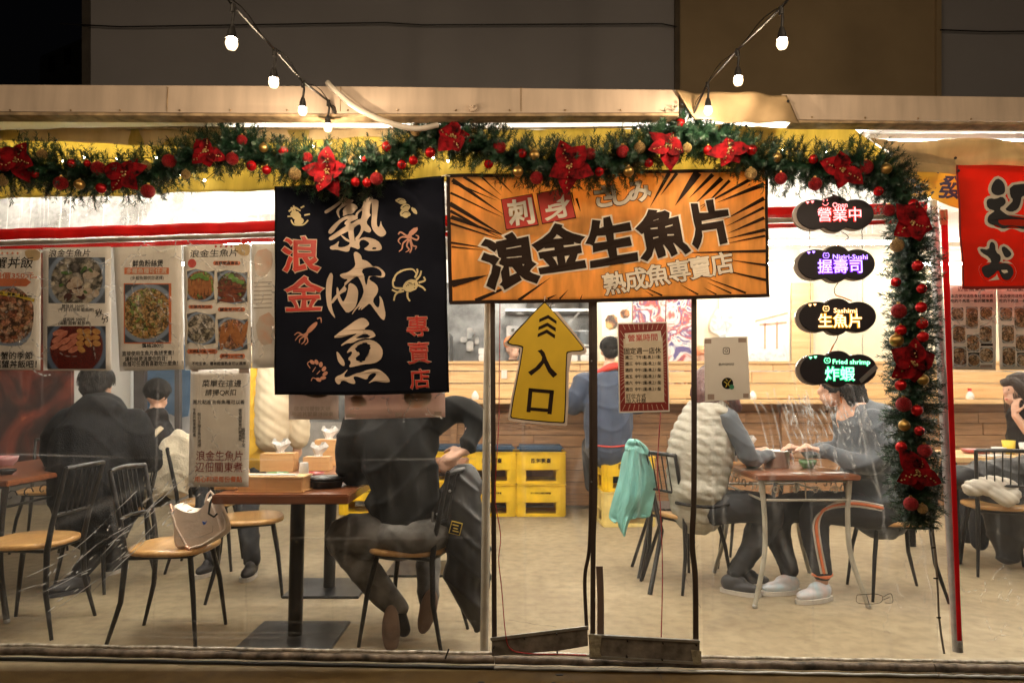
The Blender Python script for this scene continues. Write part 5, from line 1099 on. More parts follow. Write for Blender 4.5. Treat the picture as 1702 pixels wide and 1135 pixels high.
more1 = [Vector((-1.15, 1.15, 2.62)), Vector((-1.35,.6,2.75)), Vector((-1.6,0,2.85)), Vector((-1.8,-.6,2.95))]
bl1 = [P(x, y, Y) for x, y, Y in b1] + more1
c1 = [P(560,195,2.9)] + [p + Vector((0,0,.115)) for p in bl1]
festoon(None, c1, bl1, 'string of warm bulbs rising to upper left from the roof edge', '', 4)
b2 = [(1177,184,2.75),(1227,134,2.45),(1300,72,2.1)]
more2 = [Vector((1.05, 1.55, 2.5)), Vector((1.2,1.0,2.66)), Vector((1.4,.4,2.78)), Vector((1.6,-.3,2.9))]
bl2 = [P(x, y, Y) for x, y, Y in b2] + more2
c2 = [P(1150,195,2.9)] + [p + Vector((0,0,.115)) for p in bl2]
festoon(None, c2, bl2, 'string of warm bulbs rising to upper right from the roof edge', '', 3)
bl3 = [Vector((x, .9 + .1*abs(x), 2.75 - .25*math.cos(x*.9))) for x in (-3.2,-2.4,-1.6,-.75,.05,.8,1.7,2.5,3.3)]
c3 = [p + Vector((0,0,.115)) for p in bl3]
festoon(None, c3, bl3, 'string of warm bulbs crossing overhead above the frame', '', 0)
bl4 = [Vector((x, -1.0, 2.7 - .2*math.cos(x*.9))) for x in (-3.6,-2.4,-1.2,0,1.2,2.4,3.6)]
festoon(None, [p + Vector((0,0,.115)) for p in bl4], bl4, 'unseen string of warm bulbs added behind the viewer to light the front', '', 0)  # extra bulbs behind the camera, added to light the banners
# ================================================================ INSIDE: COUNTER, KITCHEN, WALL PRINTS
YC = 7.4
def zc(py, Y): return P(CX, py, Y).z
def xc(px, Y): return P(px, 655, Y).x
ct = T('bar_counter', 'long pine clad bar counter with brown planks below across the back of the room', 'counter', (1.5, YC, 0))
x0, x1 = -1.35, 5.6
zt, zl_, zb = zc(605, YC), zc(664, YC), zc(690, YC)
rows = [(zl_+.01, zl_+.17), (zl_+.175, zl_+.30), (zl_+.305, zt)]
rd = random.Random(4)
for (a, b_) in rows:                                       # pale boards of the raised front
    x = x0
    while x < x1:
        l = rd.uniform(1.5, 2.2); e_ = min(x1, x+l); MB().bbox(((x+e_)/2, YC+.02+rd.uniform(-.002,.002), (a+b_)/2), (e_-x-.004, .04, b_-a-.005), .003).build('board', M['lightwood'], ct, world=True); x = e_
MB().bbox(((x0+x1)/2, YC-.1, zl_-.02), (x1-x0, .3, .045), .006).build('ledge', M['lightwood'], ct, world=True)
MB().bbox(((x0+x1)/2, YC+.03, zt+.015), (x1-x0, .12, .03), .005).build('top_rail', M['lightwood'], ct, world=True)
z = .03; i = 0
while z < zl_-.1:                                          # brown planks underneath, set back
    x = x0 - rd.random()
    while x < x1:
        l = rd.uniform(1.1, 1.9); a, e_ = max(x, x0), min(x1, x+l)
        if e_ > a + .05: MB().bbox(((a+e_)/2, YC+.08+rd.uniform(-.004,.004), z+.062), (e_-a-.004, .03, .118), .003).build('plank', M['plank'], ct, world=True)
        x += l
    z += .124
MB().box(((x0+x1)/2, YC+.13, zl_/2), (x1-x0, .05, zl_-.05)).build('backing', M['inkbrown'], ct, world=True)
for x in (-.62, 1.05, 2.9, 4.4): MB().bbox((x, YC+.03, zl_/2-.03), (.07, .06, zl_-.08), .004).build('post', M['plank'], ct, world=True)
MB().bbox((xc(838,YC), YC-.012, zc(622,YC)), (.06,.004,.09), .001).build('paper_tag', M['paper'], ct, world=True)
# things on the counter
def on_counter(px, name, label, cat, fn, m, grp=None, py=605, dy=0):
    t = T(name, label, cat, (xc(px, YC+.04), YC+.04+dy, zt+.032 if py < 640 else zl_+.003), 0, grp)
    b = MB(); fn(b); b.build(name+'_body' if False else 'body', m, t); return t
M['ceramic'] = mat('white_ceramic', (.75,.73,.7), .25); M['steelpot'] = mat('steel', (.5,.49,.47), .28, .9, var=.1, vs=10)
for px, lb in ((806,'stack of white takeaway boxes on the counter behind the left door flap'),(950,'white takeaway boxes on the counter right of the arrow sign'),(975,'small white box at the end of the row on the counter')):
    t = T('takeaway_boxes', lb, 'box', (xc(px, YC+.04), YC+.05, zt+.03))
    for k in range(2): MB().bbox((random.uniform(-.008,.008), 0, .035+k*.072), (.13, .1, .068), .008).build('box', M['ceramic'], t)
for px, lb in ((790,'white tissue on the lower ledge behind the cream pole'),(1250,'white folded towel on the ledge under the wall print'),(1610,'small red topped seasoning jar on the ledge at right')):
    t = T('ledge_item', lb, 'tableware', (xc(px, YC-.1), YC-.12, zl_+.004)); b = MB()
    b.lathe((0,0,0), [(.035,0),(.04,.03),(.03,.06),(.012,.085),(.0,.09)], 12); b.build('body', M['ceramic'], t)
    if px == 1610: MB().cyl((0,0,.085), .018, .03, 12).build('cap', M['redink'], t)
# kitchen behind the counter: dark steel wall, shelf with pots
M['kitchen'] = mat('kitchen_steel', (.2,.2,.2), .45, .5, var=.35, vs=4)
kw = tag(MB().bbox((-.35, 8.6, 1.6), (3.3, .06, 2.0), .004).build('kitchen_wall', M['kitchen']), kind='structure')
ks = T('wall_shelf', 'steel shelf of pots high on the dark kitchen wall', 'shelf', (xc(930,8.3), 8.35, 0))
MB().bbox((xc(930,8.3), 8.35, zc(518,8.35)), (1.3, .35, .03), .004).build('shelf_board', M['grey_metal'], ks, world=True)
MB().bbox((xc(930,8.3), 8.4, zc(575,8.35)), (1.3, .3, .03), .004).build('shelf_board', M['grey_metal'], ks, world=True)
for i, (px, py, r, h) in enumerate(((940,518,.17,.28),(985,518,.15,.25),(895,518,.14,.2),(945,575,.11,.15),(975,575,.1,.15),(905,575,.09,.16))):
    t = T('stock_pot', ['large steel pot on the upper kitchen shelf','second steel pot at the right end of the upper kitchen shelf','steel pot at the left of the upper kitchen shelf','blue grey tub on the lower kitchen shelf','pale tub at the right of the lower kitchen shelf','small pot at the left of the lower kitchen shelf'][i], 'pot', (xc(px,8.3), 8.33, zc(py,8.35)+.016))
    MB().lathe((0,0,0), [(0,0),(r,0),(r,h),(r*1.04,h),(r*1.04,h+.01),(r*.96,h+.01),(r*.96,.02),(0,.02)], 20).build('pot', M['steelpot'] if i < 3 else mat('tub', (.4,.45,.5), .4), t)
b = MB()
for i in range(22):
    x = random.uniform(-1.7, 1.2); b.bbox((x, 8.5, random.uniform(1.5, 2.05)), (random.uniform(.04,.2), .08, random.uniform(.05,.25)), .01)
tag(b.build('kitchen_clutter', mat('clutter', (.16,.17,.18), .4, .3, var=.6, vs=6, col2=(.5,.45,.4))), kind='stuff')
# partition right of the kitchen with prints
YW = 7.85
ww = tag(MB().bbox(((xc(995,YW)+5.6)/2, YW+.08, 1.75), (5.6-xc(995,YW), .08, 2.3), .004).build('partition_wall', mat('cream_wall', (.72,.62,.45), .6, var=.05, vs=2)), kind='structure')
def wprint(q, name, label, m, z=.0, Y=YW): 
    t = T(name, label, 'poster', (P(*q[0], Y).x, Y, P(*q[2], Y).z)); slabP(q, Y+z, .01, 'print', m, t); return t
def picture(name, stops, scale, stretch=(1,1,1), seed=0):
    m = mat(name, stops[0], .6, col2=stops[-1], vs=scale, stretch=stretch, detail=9); N, L = m.node_tree.nodes, m.node_tree.links
    mix = [n for n in N if n.type == 'MIX'][0]; nz = [n for n in N if n.type == 'TEX_NOISE'][0]; cr = N.new('ShaderNodeValToRGB'); e = cr.color_ramp.elements
    while len(e) < len(stops): e.new(.5)
    for i, c in enumerate(stops): e[i].position = .36+.28*i/(len(stops)-1); e[i].color = (*c, 1)
    nz.inputs['Distortion'].default_value = 1.5; L.new(nz.outputs[0], cr.inputs[0]); L.new(cr.outputs[0], N['Principled BSDF'].inputs['Base Color']); return m
pm = wprint([(1196,478),(1312,478),(1312,650),(1196,650)], 'wall_print', 'large pale landscape print with trees and hills behind the notice sheet', mat('print_paper', (.8,.78,.7), .6, var=.04))
# generic faint landscape: tree, hills and a gate-like pavilion in thin washes
wash = picture('tree_wash', [(.28,.3,.3),(.5,.52,.5),(.75,.73,.66)], 9)
for pts, m_ in (([(1178,540),(1190,515),(1208,512),(1220,525),(1218,548),(1206,556),(1206,575),(1196,575),(1196,556),(1182,552)], wash), ([(1240,600),(1262,570),(1285,590),(1300,582),(1311,600),(1311,622),(1240,622)], picture('hill_wash', [(.4,.45,.5),(.7,.7,.65),(.8,.78,.7)], 12)), ([(1240,622),(1311,620),(1311,640),(1262,634),(1240,642)], picture('field_wash', [(.7,.55,.3),(.6,.6,.55)], 7, (1,1,4)))):
    slabP(pts, YW-.004, .003, 'wash', m_, pm, k=2)
for q in ([(1255,532),(1310,518),(1310,522),(1255,536)],[(1262,538),(1308,534),(1308,538),(1262,542)],[(1270,536),(1273,536),(1273,580),(1270,580)],[(1290,534),(1293,534),(1293,580),(1290,580)]): slabP(q, YW-.006, .003, 'wash', mat('red_wash', (.6,.3,.2), .6), pm)
wprint([(1316,470),(1352,470),(1352,655),(1316,655)], 'wall_board', 'pale pine board beside the landscape print', M['lightwood'])
wb = wprint([(1052,480),(1152,480),(1152,640),(1052,640)], 'wall_print', 'purple and white patterned festival print behind the opening hours poster', picture('festival_print', [(.08,.06,.2),(.75,.72,.68),(.5,.08,.05),(.1,.08,.2),(.8,.75,.7)], 5))
wprint([(1000,480),(1050,480),(1050,560),(1000,560)], 'wall_print', 'white food poster high on the back wall left of the purple print', mat('food_print_paper', (.8,.74,.66), .5, col2=(.75,.6,.4), vs=5))
for pts in ([(1005,525),(1025,522),(1028,545),(1008,550)],[(1030,515),(1046,513),(1047,528),(1032,530)]): slabP(pts, YW-.004, .003, 'photo', food('wall_food', BEEF, (.7,.6,.4), 6, 0, 0, .3, 3, False), bpy.data.objects['wall_print.002'], k=1)
wprint([(1330,300),(1440,300),(1440,464),(1330,464)], 'wall_print', 'white poster with faint bowls high behind the cloud signs', mat('bowl_poster', (.84,.83,.8), .5, col2=(.7,.66,.6), vs=2.5))
# left: dark red print, white column, blue door cloth
M['redpic'] = picture('red_glow_picture', [(.03,.012,.012),(.06,.02,.015),(.14,.03,.02),(.22,.045,.025),(.6,.2,.08)], 1.4)  # orange glow painted into the dark red print
t = T('wall_print', 'dark red picture with orange glow painted in at far left', 'poster', (xc(20,7), 7.0, 0)); slabP([(-230,420),(118,420),(118,800),(-230,800)], 7.0, .05, 'print', M['redpic'], t)
t = T('column', 'white column left of the blue door cloth', 'column', (xc(196,7.2), 7.2, 0)); slabP([(160,300),(217,300),(217,830),(160,830)], 7.2, .2, 'shaft', M['wallwhite'], t)
dc = T('door_cloth', 'faded blue cloth with white wave bottoms hanging in the back doorway', 'curtain', (xc(270,7.4), 7.4, 1))
slabP([(236,560),(318,560),(318,690),(296,695),(280,686),(262,692),(240,684)], 7.4, .01, 'cloth', mat('blue_cloth', (.05,.11,.2), .8, col2=(.12,.19,.3), vs=4), dc, k=1)
slabP([(236,560),(322,560),(322,790),(236,790)], 7.6, .05, 'doorway_panel', mat('pale_room', (.5,.48,.47), .7, col2=(.35,.36,.4), vs=2), dc)
for px in (222, 290): t = T('door_post', 'dark post %s the blue door cloth' % ('left of' if px < 250 else 'in front of'), 'post', (xc(px+5,7.1), 7.1, 0)); slabP([(px,430),(px+(18 if px < 250 else 8),430),(px+(18 if px < 250 else 8),800),(px,800)], 7.1, .06, 'shaft', mat('dark_post', (.08,.07,.07), .6), t)
wr = tag(MB().bbox((-3.6, 7.75, .45), (4.0, .05, .9), .004).build('low_wall', mat('grey_boards', (.32,.3,.28), .7)), kind='structure')
t = T('steel_fridge', 'steel fridge and shelves behind the standing customer', 'fridge', (xc(640,7.9), 7.9, 0))
MB().bbox((xc(610,7.9), 8.0, .95), (1.9, .5, 1.9), .01).build('body', M['kitchen'], t, world=True)
for x in (560, 610, 660): MB().bbox((xc(x,7.7), 7.735, 1.2), (.02,.02,.35), .004).build('handle', M['grey_metal'], t, world=True)

# ================================================================ FURNITURE
def make_chair(label, grp='black framed chairs with round wood seats'):
    t = T('chair', label, 'chair', (0,0,0), 0, grp)          # faces +y, back at -y
    pts = []
    for i in range(28):
        q = 2*math.pi*i/28; r = 1 + .05*math.cos(2*q); x = .205*math.copysign(abs(math.cos(q))**.75, math.cos(q)); y = .2*math.copysign(abs(math.sin(q))**.75, math.sin(q)); x *= (1.0 + .07*(y/.2)); pts.append((x, y))
    b = MB(); n = len(pts); rings = [(.90,.432),(.985,.436),(1.0,.447),(.985,.458),(.93,.462),(.6,.458),(.0,.455)]
    vs = [(x*k, y*k, z) for k, z in rings for x, y in pts]; b.add(vs, [(i*n+j, i*n+(j+1)%n, (i+1)*n+(j+1)%n, (i+1)*n+j) for i in range(len(rings)-1) for j in range(n)], True); b.add(vs[:n], [tuple(range(n))[::-1]]); b.build('seat', M['seat'], t)
    for s in (-1, 1):
        MB().tube([(s*.13,.13,.43),(s*.165,.165,.25),(s*.19,.195,.0)], [.014,.013,.009], 8).build('leg', M['black_steel'], t)
        MB().tube([(s*.19,-.23,0),(s*.165,-.175,.22),(s*.155,-.165,.42),(s*.16,-.185,.55),(s*.17,-.25,.84)], [.009,.013,.015,.013,.012], 8).build('leg', M['black_steel'], t)
    fr = MB(); fr.tube([(-.15,-.16,.42),(.15,-.16,.42),(.14,.14,.425),(-.14,.14,.425),(-.15,-.16,.42)], .008, 6); fr.build('seat_frame', M['black_steel'], t)
    def rail_(z, y, x, name, r): MB().tube([(-x,y,z),(-x*.5,y-.022,z+.004),(0,y-.03,z+.006),(x*.5,y-.022,z+.004),(x,y,z)], r, 8, flat=(1,1)).build(name, M['black_steel'], t)
    rail_(.835,-.248,.168,'top_rail',.013); rail_(.60,-.197,.162,'lower_rail',.009)
    for i in range(6):
        x = -.115+i*.046; MB().tube([(x*.97,-.215-.01,.605),(x,-.27,.835)], .0045, 6).build('spindle', M['black_steel'], t)
    return t
CH = []
proto = None
def chair(px, py, deg, label, xy=None):
    global proto
    if proto is None: proto = make_chair(label); o = proto
    else: o = copy_tree(proto)
    g = G(px, py) if xy is None else Vector((*xy, 0)); o.location = (g.x, g.y, 0); o.rotation_euler.z = R(deg); o['label'] = label; CH.append(o); return o
# deg: 0 faces away from us, 90 faces left, -90 faces right, 180 faces us
chair(0,0,92,'empty black framed chair cut by the left frame edge', (-2.51, 3.70))
chair(0,0,-88,'black framed chair carrying the beige handbag', (-1.70, 3.56))
chair(0,0,-70,'empty wood seat chair right of the handbag behind the front table', (-1.62, 4.35))
chair(0,0,70,'chair under the customer in the black hooded coat', (-2.62, 4.55))
chair(0,0,75,'chair under the man in the black sweatshirt', (-.50, 3.56))
chair(0,0,-80,'dark chair draped with cream fleece at left', (-2.15, 5.0))
chair(0,0,-60,'chair with the woman in the quilted vest', (1.13, 4.55))
chair(0,0,60,'empty wood seat chair behind the right table', (1.70, 5.0))
chair(0,0,85,'chair under the customer in striped track trousers', (2.32, 4.32))
chair(0,0,-20,'chair carrying the white quilted coat at right', (3.35, 4.85))
chair(0,0,150,'dark chair at the right edge of the room', (3.55, 4.1))
chair(0,0,200,'dark chair behind the left table in front of the red picture', (-3.7, 5.6))
def table(cx, cy, w_, d, label, m=None, zt=.742, th=.045, grp=None):
    t = T('table', label, 'table', (cx, cy, 0)); MB().bbox((0,0,zt-th/2), (w_,d,th), .006).build('table_top', m or M['table'], t)
    MB().tube([(0,0,.012),(0,0,zt-th-.005)], .036, 18).build('column', M['black_steel'], t)
    b = MB(); b.bbox((0,0,.008), (.46,.42,.014), .004); b.build('base_plate', mat('base_plate', (.035,.037,.042), .35, .4, var=.3, vs=9), t); MB().bbox((0,0,zt-th-.008), (.3,.3,.012), .002).build('top_plate', M['black_steel'], t); return t
T1 = table(-1.085, 3.56, .64, .56, 'front table with red brown top and round black column')
T2 = table(-1.14, 4.42, .64, .62, 'second table behind the front one with a black column')
T2b = table(-.62, 4.9, .6, .6, 'table half hidden behind the man in black')
# right ironwork table
def iron_table(cx, cy, w_, d, label, m, leg, rot=0):
    t = T('table', label, 'table', (cx, cy, 0), rot); MB().bbox((0,0,.732), (w_,d,.03), .006).build('table_top', m, t)
    for sx in (-1, 1):
        for sy in (-1, 1):
            MB().tube(cr_spline([(sx*(w_/2-.045),sy*(d/2-.05),.715),(sx*(w_/2-.06),sy*(d/2-.055),.5),(sx*(w_/2-.05),sy*(d/2-.05),.28),(sx*(w_/2+.02),sy*(d/2-.02),.02)], 5), [.018]*3+[.015]*13, 8).build('leg', leg, t)
            MB().ball((sx*(w_/2+.022),sy*(d/2-.02),.012), .016, 8).build('foot', M['grey_metal'], t)
    for sy in (-1, 1):
        y = sy*(d/2-.05); b = MB(); b.tube([(-w_/2+.05,y,.60),(w_/2-.05,y,.60)], .008, 6); b.tube([(-w_/2+.05,y,.705),(w_/2-.05,y,.705)], .006, 6)
        for i in range(4):
            c = (-.5+(i+.5)/4)*(w_-.14)
            for s in (-1, 1): b.tube([(c+s*(.035-.006*k)*math.cos(k*.8), y, .652+(.035-.0045*k)*math.sin(k*.8)) for k in range(8)], .0035, 5)
        b.tube([(0,y,.6),(0,y,.705)], .004, 5); b.build('scroll_apron', leg, t)
    for sx in (-1, 1):
        x = sx*(w_/2-.05); b = MB(); b.tube([(x,-d/2+.05,.6),(x,d/2-.05,.6)], .008, 6)
        for i in range(int(d/.13)):
            c = -d/2+.1+i*.13; b.tube([(x, c+(.05-.006*k)*math.cos(k*.8), .652+(.04-.005*k)*math.sin(k*.8)) for k in range(8)], .0035, 5)
        b.build('scroll_apron', leg, t)
    return t
M['ivoryleg'] = mat('ivory_leg', (.4,.37,.3), .4)
T3 = iron_table(1.70, 4.42, .60, .82, 'table with ivory scrolled iron legs between the two seated customers', M['table'], M['ivoryleg'])
T4 = iron_table(-3.05, 4.55, .7, 1.6, 'wood table with black scrolled ironwork at the left frame edge', M['table'], M['black_steel'])
T5 = T('table', 'long pale pine table at the right frame edge', 'table', (3.75, 5.35, 0)); MB().bbox((0,0,.74), (1.3,.7,.035), .005).build('table_top', M['lightwood'], T5)
for sx in (-1, 1):
    for sy in (-1, 1): MB().bbox((sx*.56, sy*.28, .36), (.05,.05,.72), .004).build('leg', M['black_steel'], T5)

# crates used as stools
M['crate'] = mat('yellow_crate', (.78,.5,.012), .42, var=.12, vs=6); M['crateold'] = mat('old_crate', (.74,.58,.2), .5, var=.12, vs=6); M['cush'] = mat('navy_cushion', (.03,.06,.11), .8, bump=.3, bs=30)
def crate(x, y, z, label, m, rz=0, w_=.46, h=.315, txt_='臺灣啤酒'):
    t = T('crate', label, 'crate', (x, y, z), rz, 'yellow crates stacked as stools'); d = .36; wt = .022; b = MB()
    def wall(cx, cy, L_, ang):
        rm = Matrix.Rotation(ang, 3, 'Z'); L2 = L_/2
        for (ax, az, sx, sz) in ((0, h*.72, L_, h*.56), (0, h*.05, L_, h*.1), (-L2+.04, h*.27, .08, h*.36), (L2-.04, h*.27, .08, h*.36)):
            b.bbox(Vector((cx, cy, 0)) + rm @ Vector((ax, 0, az)) + Vector((0,0,0)), (sx, wt, sz), .004, rm)
        b.bbox(Vector((cx, cy, 0)) + rm @ Vector((0, -.008, h*.985)), (L_+.012, wt+.012, h*.035), .003, rm)
        b.bbox(Vector((cx, cy, 0)) + rm @ Vector((0, -.006, h*.46)), (L_*.8, wt+.006, h*.02), .003, rm)
        for sxx in (-1, 1): b.bbox(Vector((cx, cy, 0)) + rm @ Vector((sxx*L2*.86, -.006, h*.48)), (.012, wt+.006, h*.9), .003, rm)
    wall(0, -d/2, w_, 0); wall(0, d/2, w_, math.pi); wall(-w_/2, 0, d, -math.pi/2); wall(w_/2, 0, d, math.pi/2)
    b.bbox((0,0,.012), (w_-.01,d-.01,.014), .002); b.build('body', m, t)
    co, fs = glyphs(txt_, .02, 1.0); k = .052; x0_, x1_ = co[:,0].min(), co[:,0].max(); f = min(k, .2/(x1_-x0_))
    MB().add([(-(c[0]-(x0_+x1_)/2)*f, -d/2-wt/2-.002, h*.74+(c[1]-.38)*f) for c in co], [q for q in fs]).build('lettering', M['inkbrown'], t)
    return t
def cushion(x, y, z, label, rz=0, w_=.47):
    t = T('cushion', label, 'cushion', (x, y, z), rz, 'navy cushions on the crates'); b = MB(); b.bbox((0,0,.028), (w_,.37,.055), .024); o = b.build('pad', M['cush'], t); return t
stacks = [(612,7.25,'behind the left tables',''),(737,7.2,'behind the man in black',''),(817,7.15,'just right of the cream pole',''),(897,7.15,'below the arrow sign',''),(1036,6.62,'behind the turquoise jacket',''),]
for i, (px, Y, w_, _) in enumerate(stacks):
    x = xc(px, Y); rz = R([2,-3,2,0,3][i])
    crate(x, Y, 0, 'lower yellow crate of the stack '+w_, M['crateold'] if i == 4 else M['crate'], rz, txt_='臺灣菸酒股份有限公司'); crate(x, Y, .318, 'upper yellow crate of the stack '+w_, M['crate'], rz+R(1)); cushion(x, Y, .636, 'navy cushion on the crate stack '+w_, rz)

# ================================================================ THINGS ON THE TABLES
zt = .7425
def boxy(x, y, z, d, label, rz=0, tray=False):
    t = T('tissue_box' if not tray else 'cutlery_box', label, 'box', (x, y, z), rz); w_, l, h = d; b = MB(); th = .009
    for s in (-1, 1): b.bbox((0, s*(l/2-th/2), h/2), (w_, th, h), .0015); b.bbox((s*(w_/2-th/2), 0, h/2), (th, l-2*th-.001, h), .0015)
    b.bbox((0,0,.005), (w_-.02,l-.02,.008), .001); b.build('body', M['boxwood'], t)
    if tray: MB().bbox((0,0,h+.005), (w_+.02,l+.015,.009), .003).build('lid', M['lightwood'], t); MB().bbox((0,-.02,h+.0125), (w_*.75,.05,.006), .001).build('napkin', M['ceramic'], t); MB().bbox((0,0,-.0), (w_+.025,l+.02,.006), .002).build('foot_board', M['boxwood'], t)
    else:
        MB().bbox((0,0,h+.004), (w_,l,.007), .002).build('lid', M['boxwood'], t); n = 10; b = MB(); vs = []
        for i, (r, z_) in enumerate(((.022,h+.006),(.018,h+.02),(.034,h+.05),(.04,h+.062),(.028,h+.085))):
            for j in range(n):
                a = 2*math.pi*j/n; k = 1 + .35*math.sin(3*a+i*.6); vs.append((r*k*math.cos(a)*1.25, r*k*math.sin(a)*.5, z_ + .014*math.sin(2*a+1)*(i/4)))
        b.add(vs, [(i*n+j, i*n+(j+1)%n, (i+1)*n+(j+1)%n, (i+1)*n+j) for i in range(4) for j in range(n)]); o = b.build('tissue', M['ceramic'], t); md = o.modifiers.new('t', 'SOLIDIFY'); md.thickness = .001
    return t
def at(px, py, z): return G(px, py, z)
q = at(460, 822, zt); boxy(xc(456,3.38), 3.42, zt+.003, (.31,.13,.062), 'low wooden cutlery box with pale lid at the front of the table', R(-2), True)
boxy(xc(388,3.5), 3.52, zt+.003, (.1,.2,.07), 'wooden box beside the cutlery box behind the notice poster', 0)
boxy(xc(472,4.35), 4.3, zt, (.2,.13,.1), 'wooden tissue box with raised white tissue on the second table', R(3))
boxy(xc(545,4.62), 4.66, zt, (.15,.13,.16), 'taller wooden tissue box behind the red bowl', 0)
boxy(xc(528,4.3), 4.34, zt, (.16,.1,.075), 'small open wooden box right of the tissue box', 0)
def bowl(x, y, z, r, h, label, m, mi=None, name='bowl'):
    t = T(name, label, name.replace('_',' '), (x, y, z)); MB().lathe((0,0,0), [(0,0),(r*.6,0),(r*.62,.006),(r*.9,h*.5),(r,h),(r*.96,h),(r*.86,h*.5),(r*.5,.012),(0,.012)], 24).build('shell', m, t)
    if mi: MB().lathe((0,0,0), [(0,h*.7),(r*.9,h*.7)], 20).build('contents', mi, t)
    return t
M['green_lac'] = mat('green_lacquer', (.1,.24,.08), .3, coat=.5); M['red_lac'] = mat('red_lacquer', (.35,.04,.03), .3, coat=.5)
bowl(xc(465,3.7), 3.7, zt, .058, .055, 'green bowl with a red rim on the front table', M['green_lac'], M['red_lac'])
bowl(xc(524,3.75), 3.76, zt, .055, .05, 'dark red bowl beside the white cup', M['red_lac'])
t = T('hotplate', 'black iron pan at the right end of the front table', 'pan', (xc(544,3.55), 3.55, zt)); MB().lathe((0,0,0), [(0,0),(.08,0),(.088,.03),(.095,.032),(.095,.036),(.084,.036),(.078,.01),(0,.01)], 24).build('pan', M['black_steel'], t); MB().lathe((0,0,0), [(.0,.045),(.098,.045),(.1,.05),(0,.052)], 24).build('rim', M['black_steel'], t)
t = T('cup', 'small white paper cup upside down on the cutlery box', 'cup', (xc(505,3.47), 3.5, zt+.075)); MB().lathe((0,0,0), [(.024,0),(.021,.05),(.02,.052),(0,.052)], 18).build('shell', M['ceramic'], t)
t = T('dish', 'black oval dish with a steel spoon left on the front table', 'dish', (xc(428,3.66), 3.66, zt)); MB().lathe((0,0,0), [(0,0),(.05,0),(.062,.022),(.06,.022),(.048,.006),(0,.006)], 20).build('shell', M['black_steel'], t); b = MB(); b.tube([(-.09,.02,.06),(-.03,.0,.024),(.02,0,.015)], [.007,.0035,.006], 6); b.build('spoon', M['steelpot'], t)
t = T('napkin', 'crumpled white napkin between bowl and cup', 'napkin', (xc(487,3.6), 3.6, zt)); b = MB(); b.ball((0,0,.012), .04, 10, (1.4,.8,.35)); b.build('paper', M['ceramic'], t)
t = T('hook', 'black bag hook under the left corner of the front table', 'hook', (-1.41, 3.3, .7)); MB().tube([(0,0,.02),(0,-.02,0),(-.005,-.02,-.045),(.02,-.02,-.06),(.035,-.02,-.045)], .005, 6).build('hook_bar', M['black_steel'], t)
# right table
def on3(dx, dy): return (1.70+dx, 4.42+dy)
t = T('pot', 'steel hot pot in the middle of the right table', 'pot', (*on3(-.02,.02), .748)); MB().lathe((0,0,0), [(0,0),(.075,0),(.078,.01),(.08,.1),(.086,.104),(.08,.108),(.074,.104),(.072,.02),(0,.02)], 26).build('pan', M['steelpot'], t); MB().tube([(.078,0,.08),(.1,.01,.085),(.1,-.01,.085),(.078,-.01,.08)], .004, 6).build('handle', M['steelpot'], t)
bowl(*on3(-.18,.0), .748, .06, .055, 'green bowl near the quilted vest woman', M['green_lac'], M['red_lac']); bowl(*on3(.16,-.02), .748, .055, .05, 'green bowl held by the track trousers customer', M['green_lac'])
boxy(*on3(-.12,.27), .748, (.12,.1,.09), 'pale tissue box behind the steel pot')
t = T('condiment_tray', 'tray of small bottles and red cap jar behind the green bowl', 'tray', (*on3(-.2,.2), .748)); MB().bbox((0,0,.01), (.2,.12,.02), .004).build('tray', M['boxwood'], t)
for i in range(4): MB().lathe((-.07+i*.045,.0,.02), [(.016,0),(.016,.05),(.008,.06),(.008,.07),(0,.071)], 10).build('jar', M['redink'] if i == 0 else M['steelpot'], t)
for (dx, dy, lb) in ((.2,-.3,'white paper slip on the right corner of the right table'),(-.02,-.33,'small white paper slip at the front edge of the right table')):
    t = T('paper_slip', lb, 'paper', (*on3(dx,dy), .749), R(12)); MB().bbox((0,0,.001), (.14 if dx > .1 else .07,.07,.0015), .0004).build('sheet', M['ceramic'], t)
# left table bowls
bowl(xc(25,4.6), 4.55, .748, .07, .06, 'pink and grey bowl on the left edge table', mat('pink_bowl', (.55,.25,.25), .3, coat=.5), None)
bowl(xc(8,4.0), 4.05, .748, .05, .03, 'flat black dish on the left edge table', M['black_steel'])
# far right table items
for (px, r, h, m_, lb) in ((1672,.045,.1,M['yellowink'],'yellow cup on the pale table in front of the chatting woman'),(1683,.04,.09,M['ceramic'],'white cup on the pale table at right'),(1655,.05,.05,M['ceramic'],'low white bowl on the pale table at right')):
    t = T('cup', lb, 'cup', (xc(px,5.3), 5.3 - (.1 if px == 1683 else 0), .76)); MB().lathe((0,0,0), [(0,0),(r*.8,0),(r,h),(r*.95,h),(r*.75,.01),(0,.01)], 18).build('shell', m_, t)
t = T('dish', 'red shallow dish at the left end of the pale table', 'dish', (xc(1618,5.35), 5.35, .76)); MB().lathe((0,0,0), [(0,0),(.08,0),(.11,.03),(.105,.03),(.07,.008),(0,.008)], 20).build('shell', M['red_lac'], t)
t = T('napkin', 'folded white napkin on the pale table', 'napkin', (xc(1645,5.12), 5.1, .76), R(20)); MB().bbox((0,0,.004), (.2,.12,.008), .003).build('cloth', M['ceramic'], t)
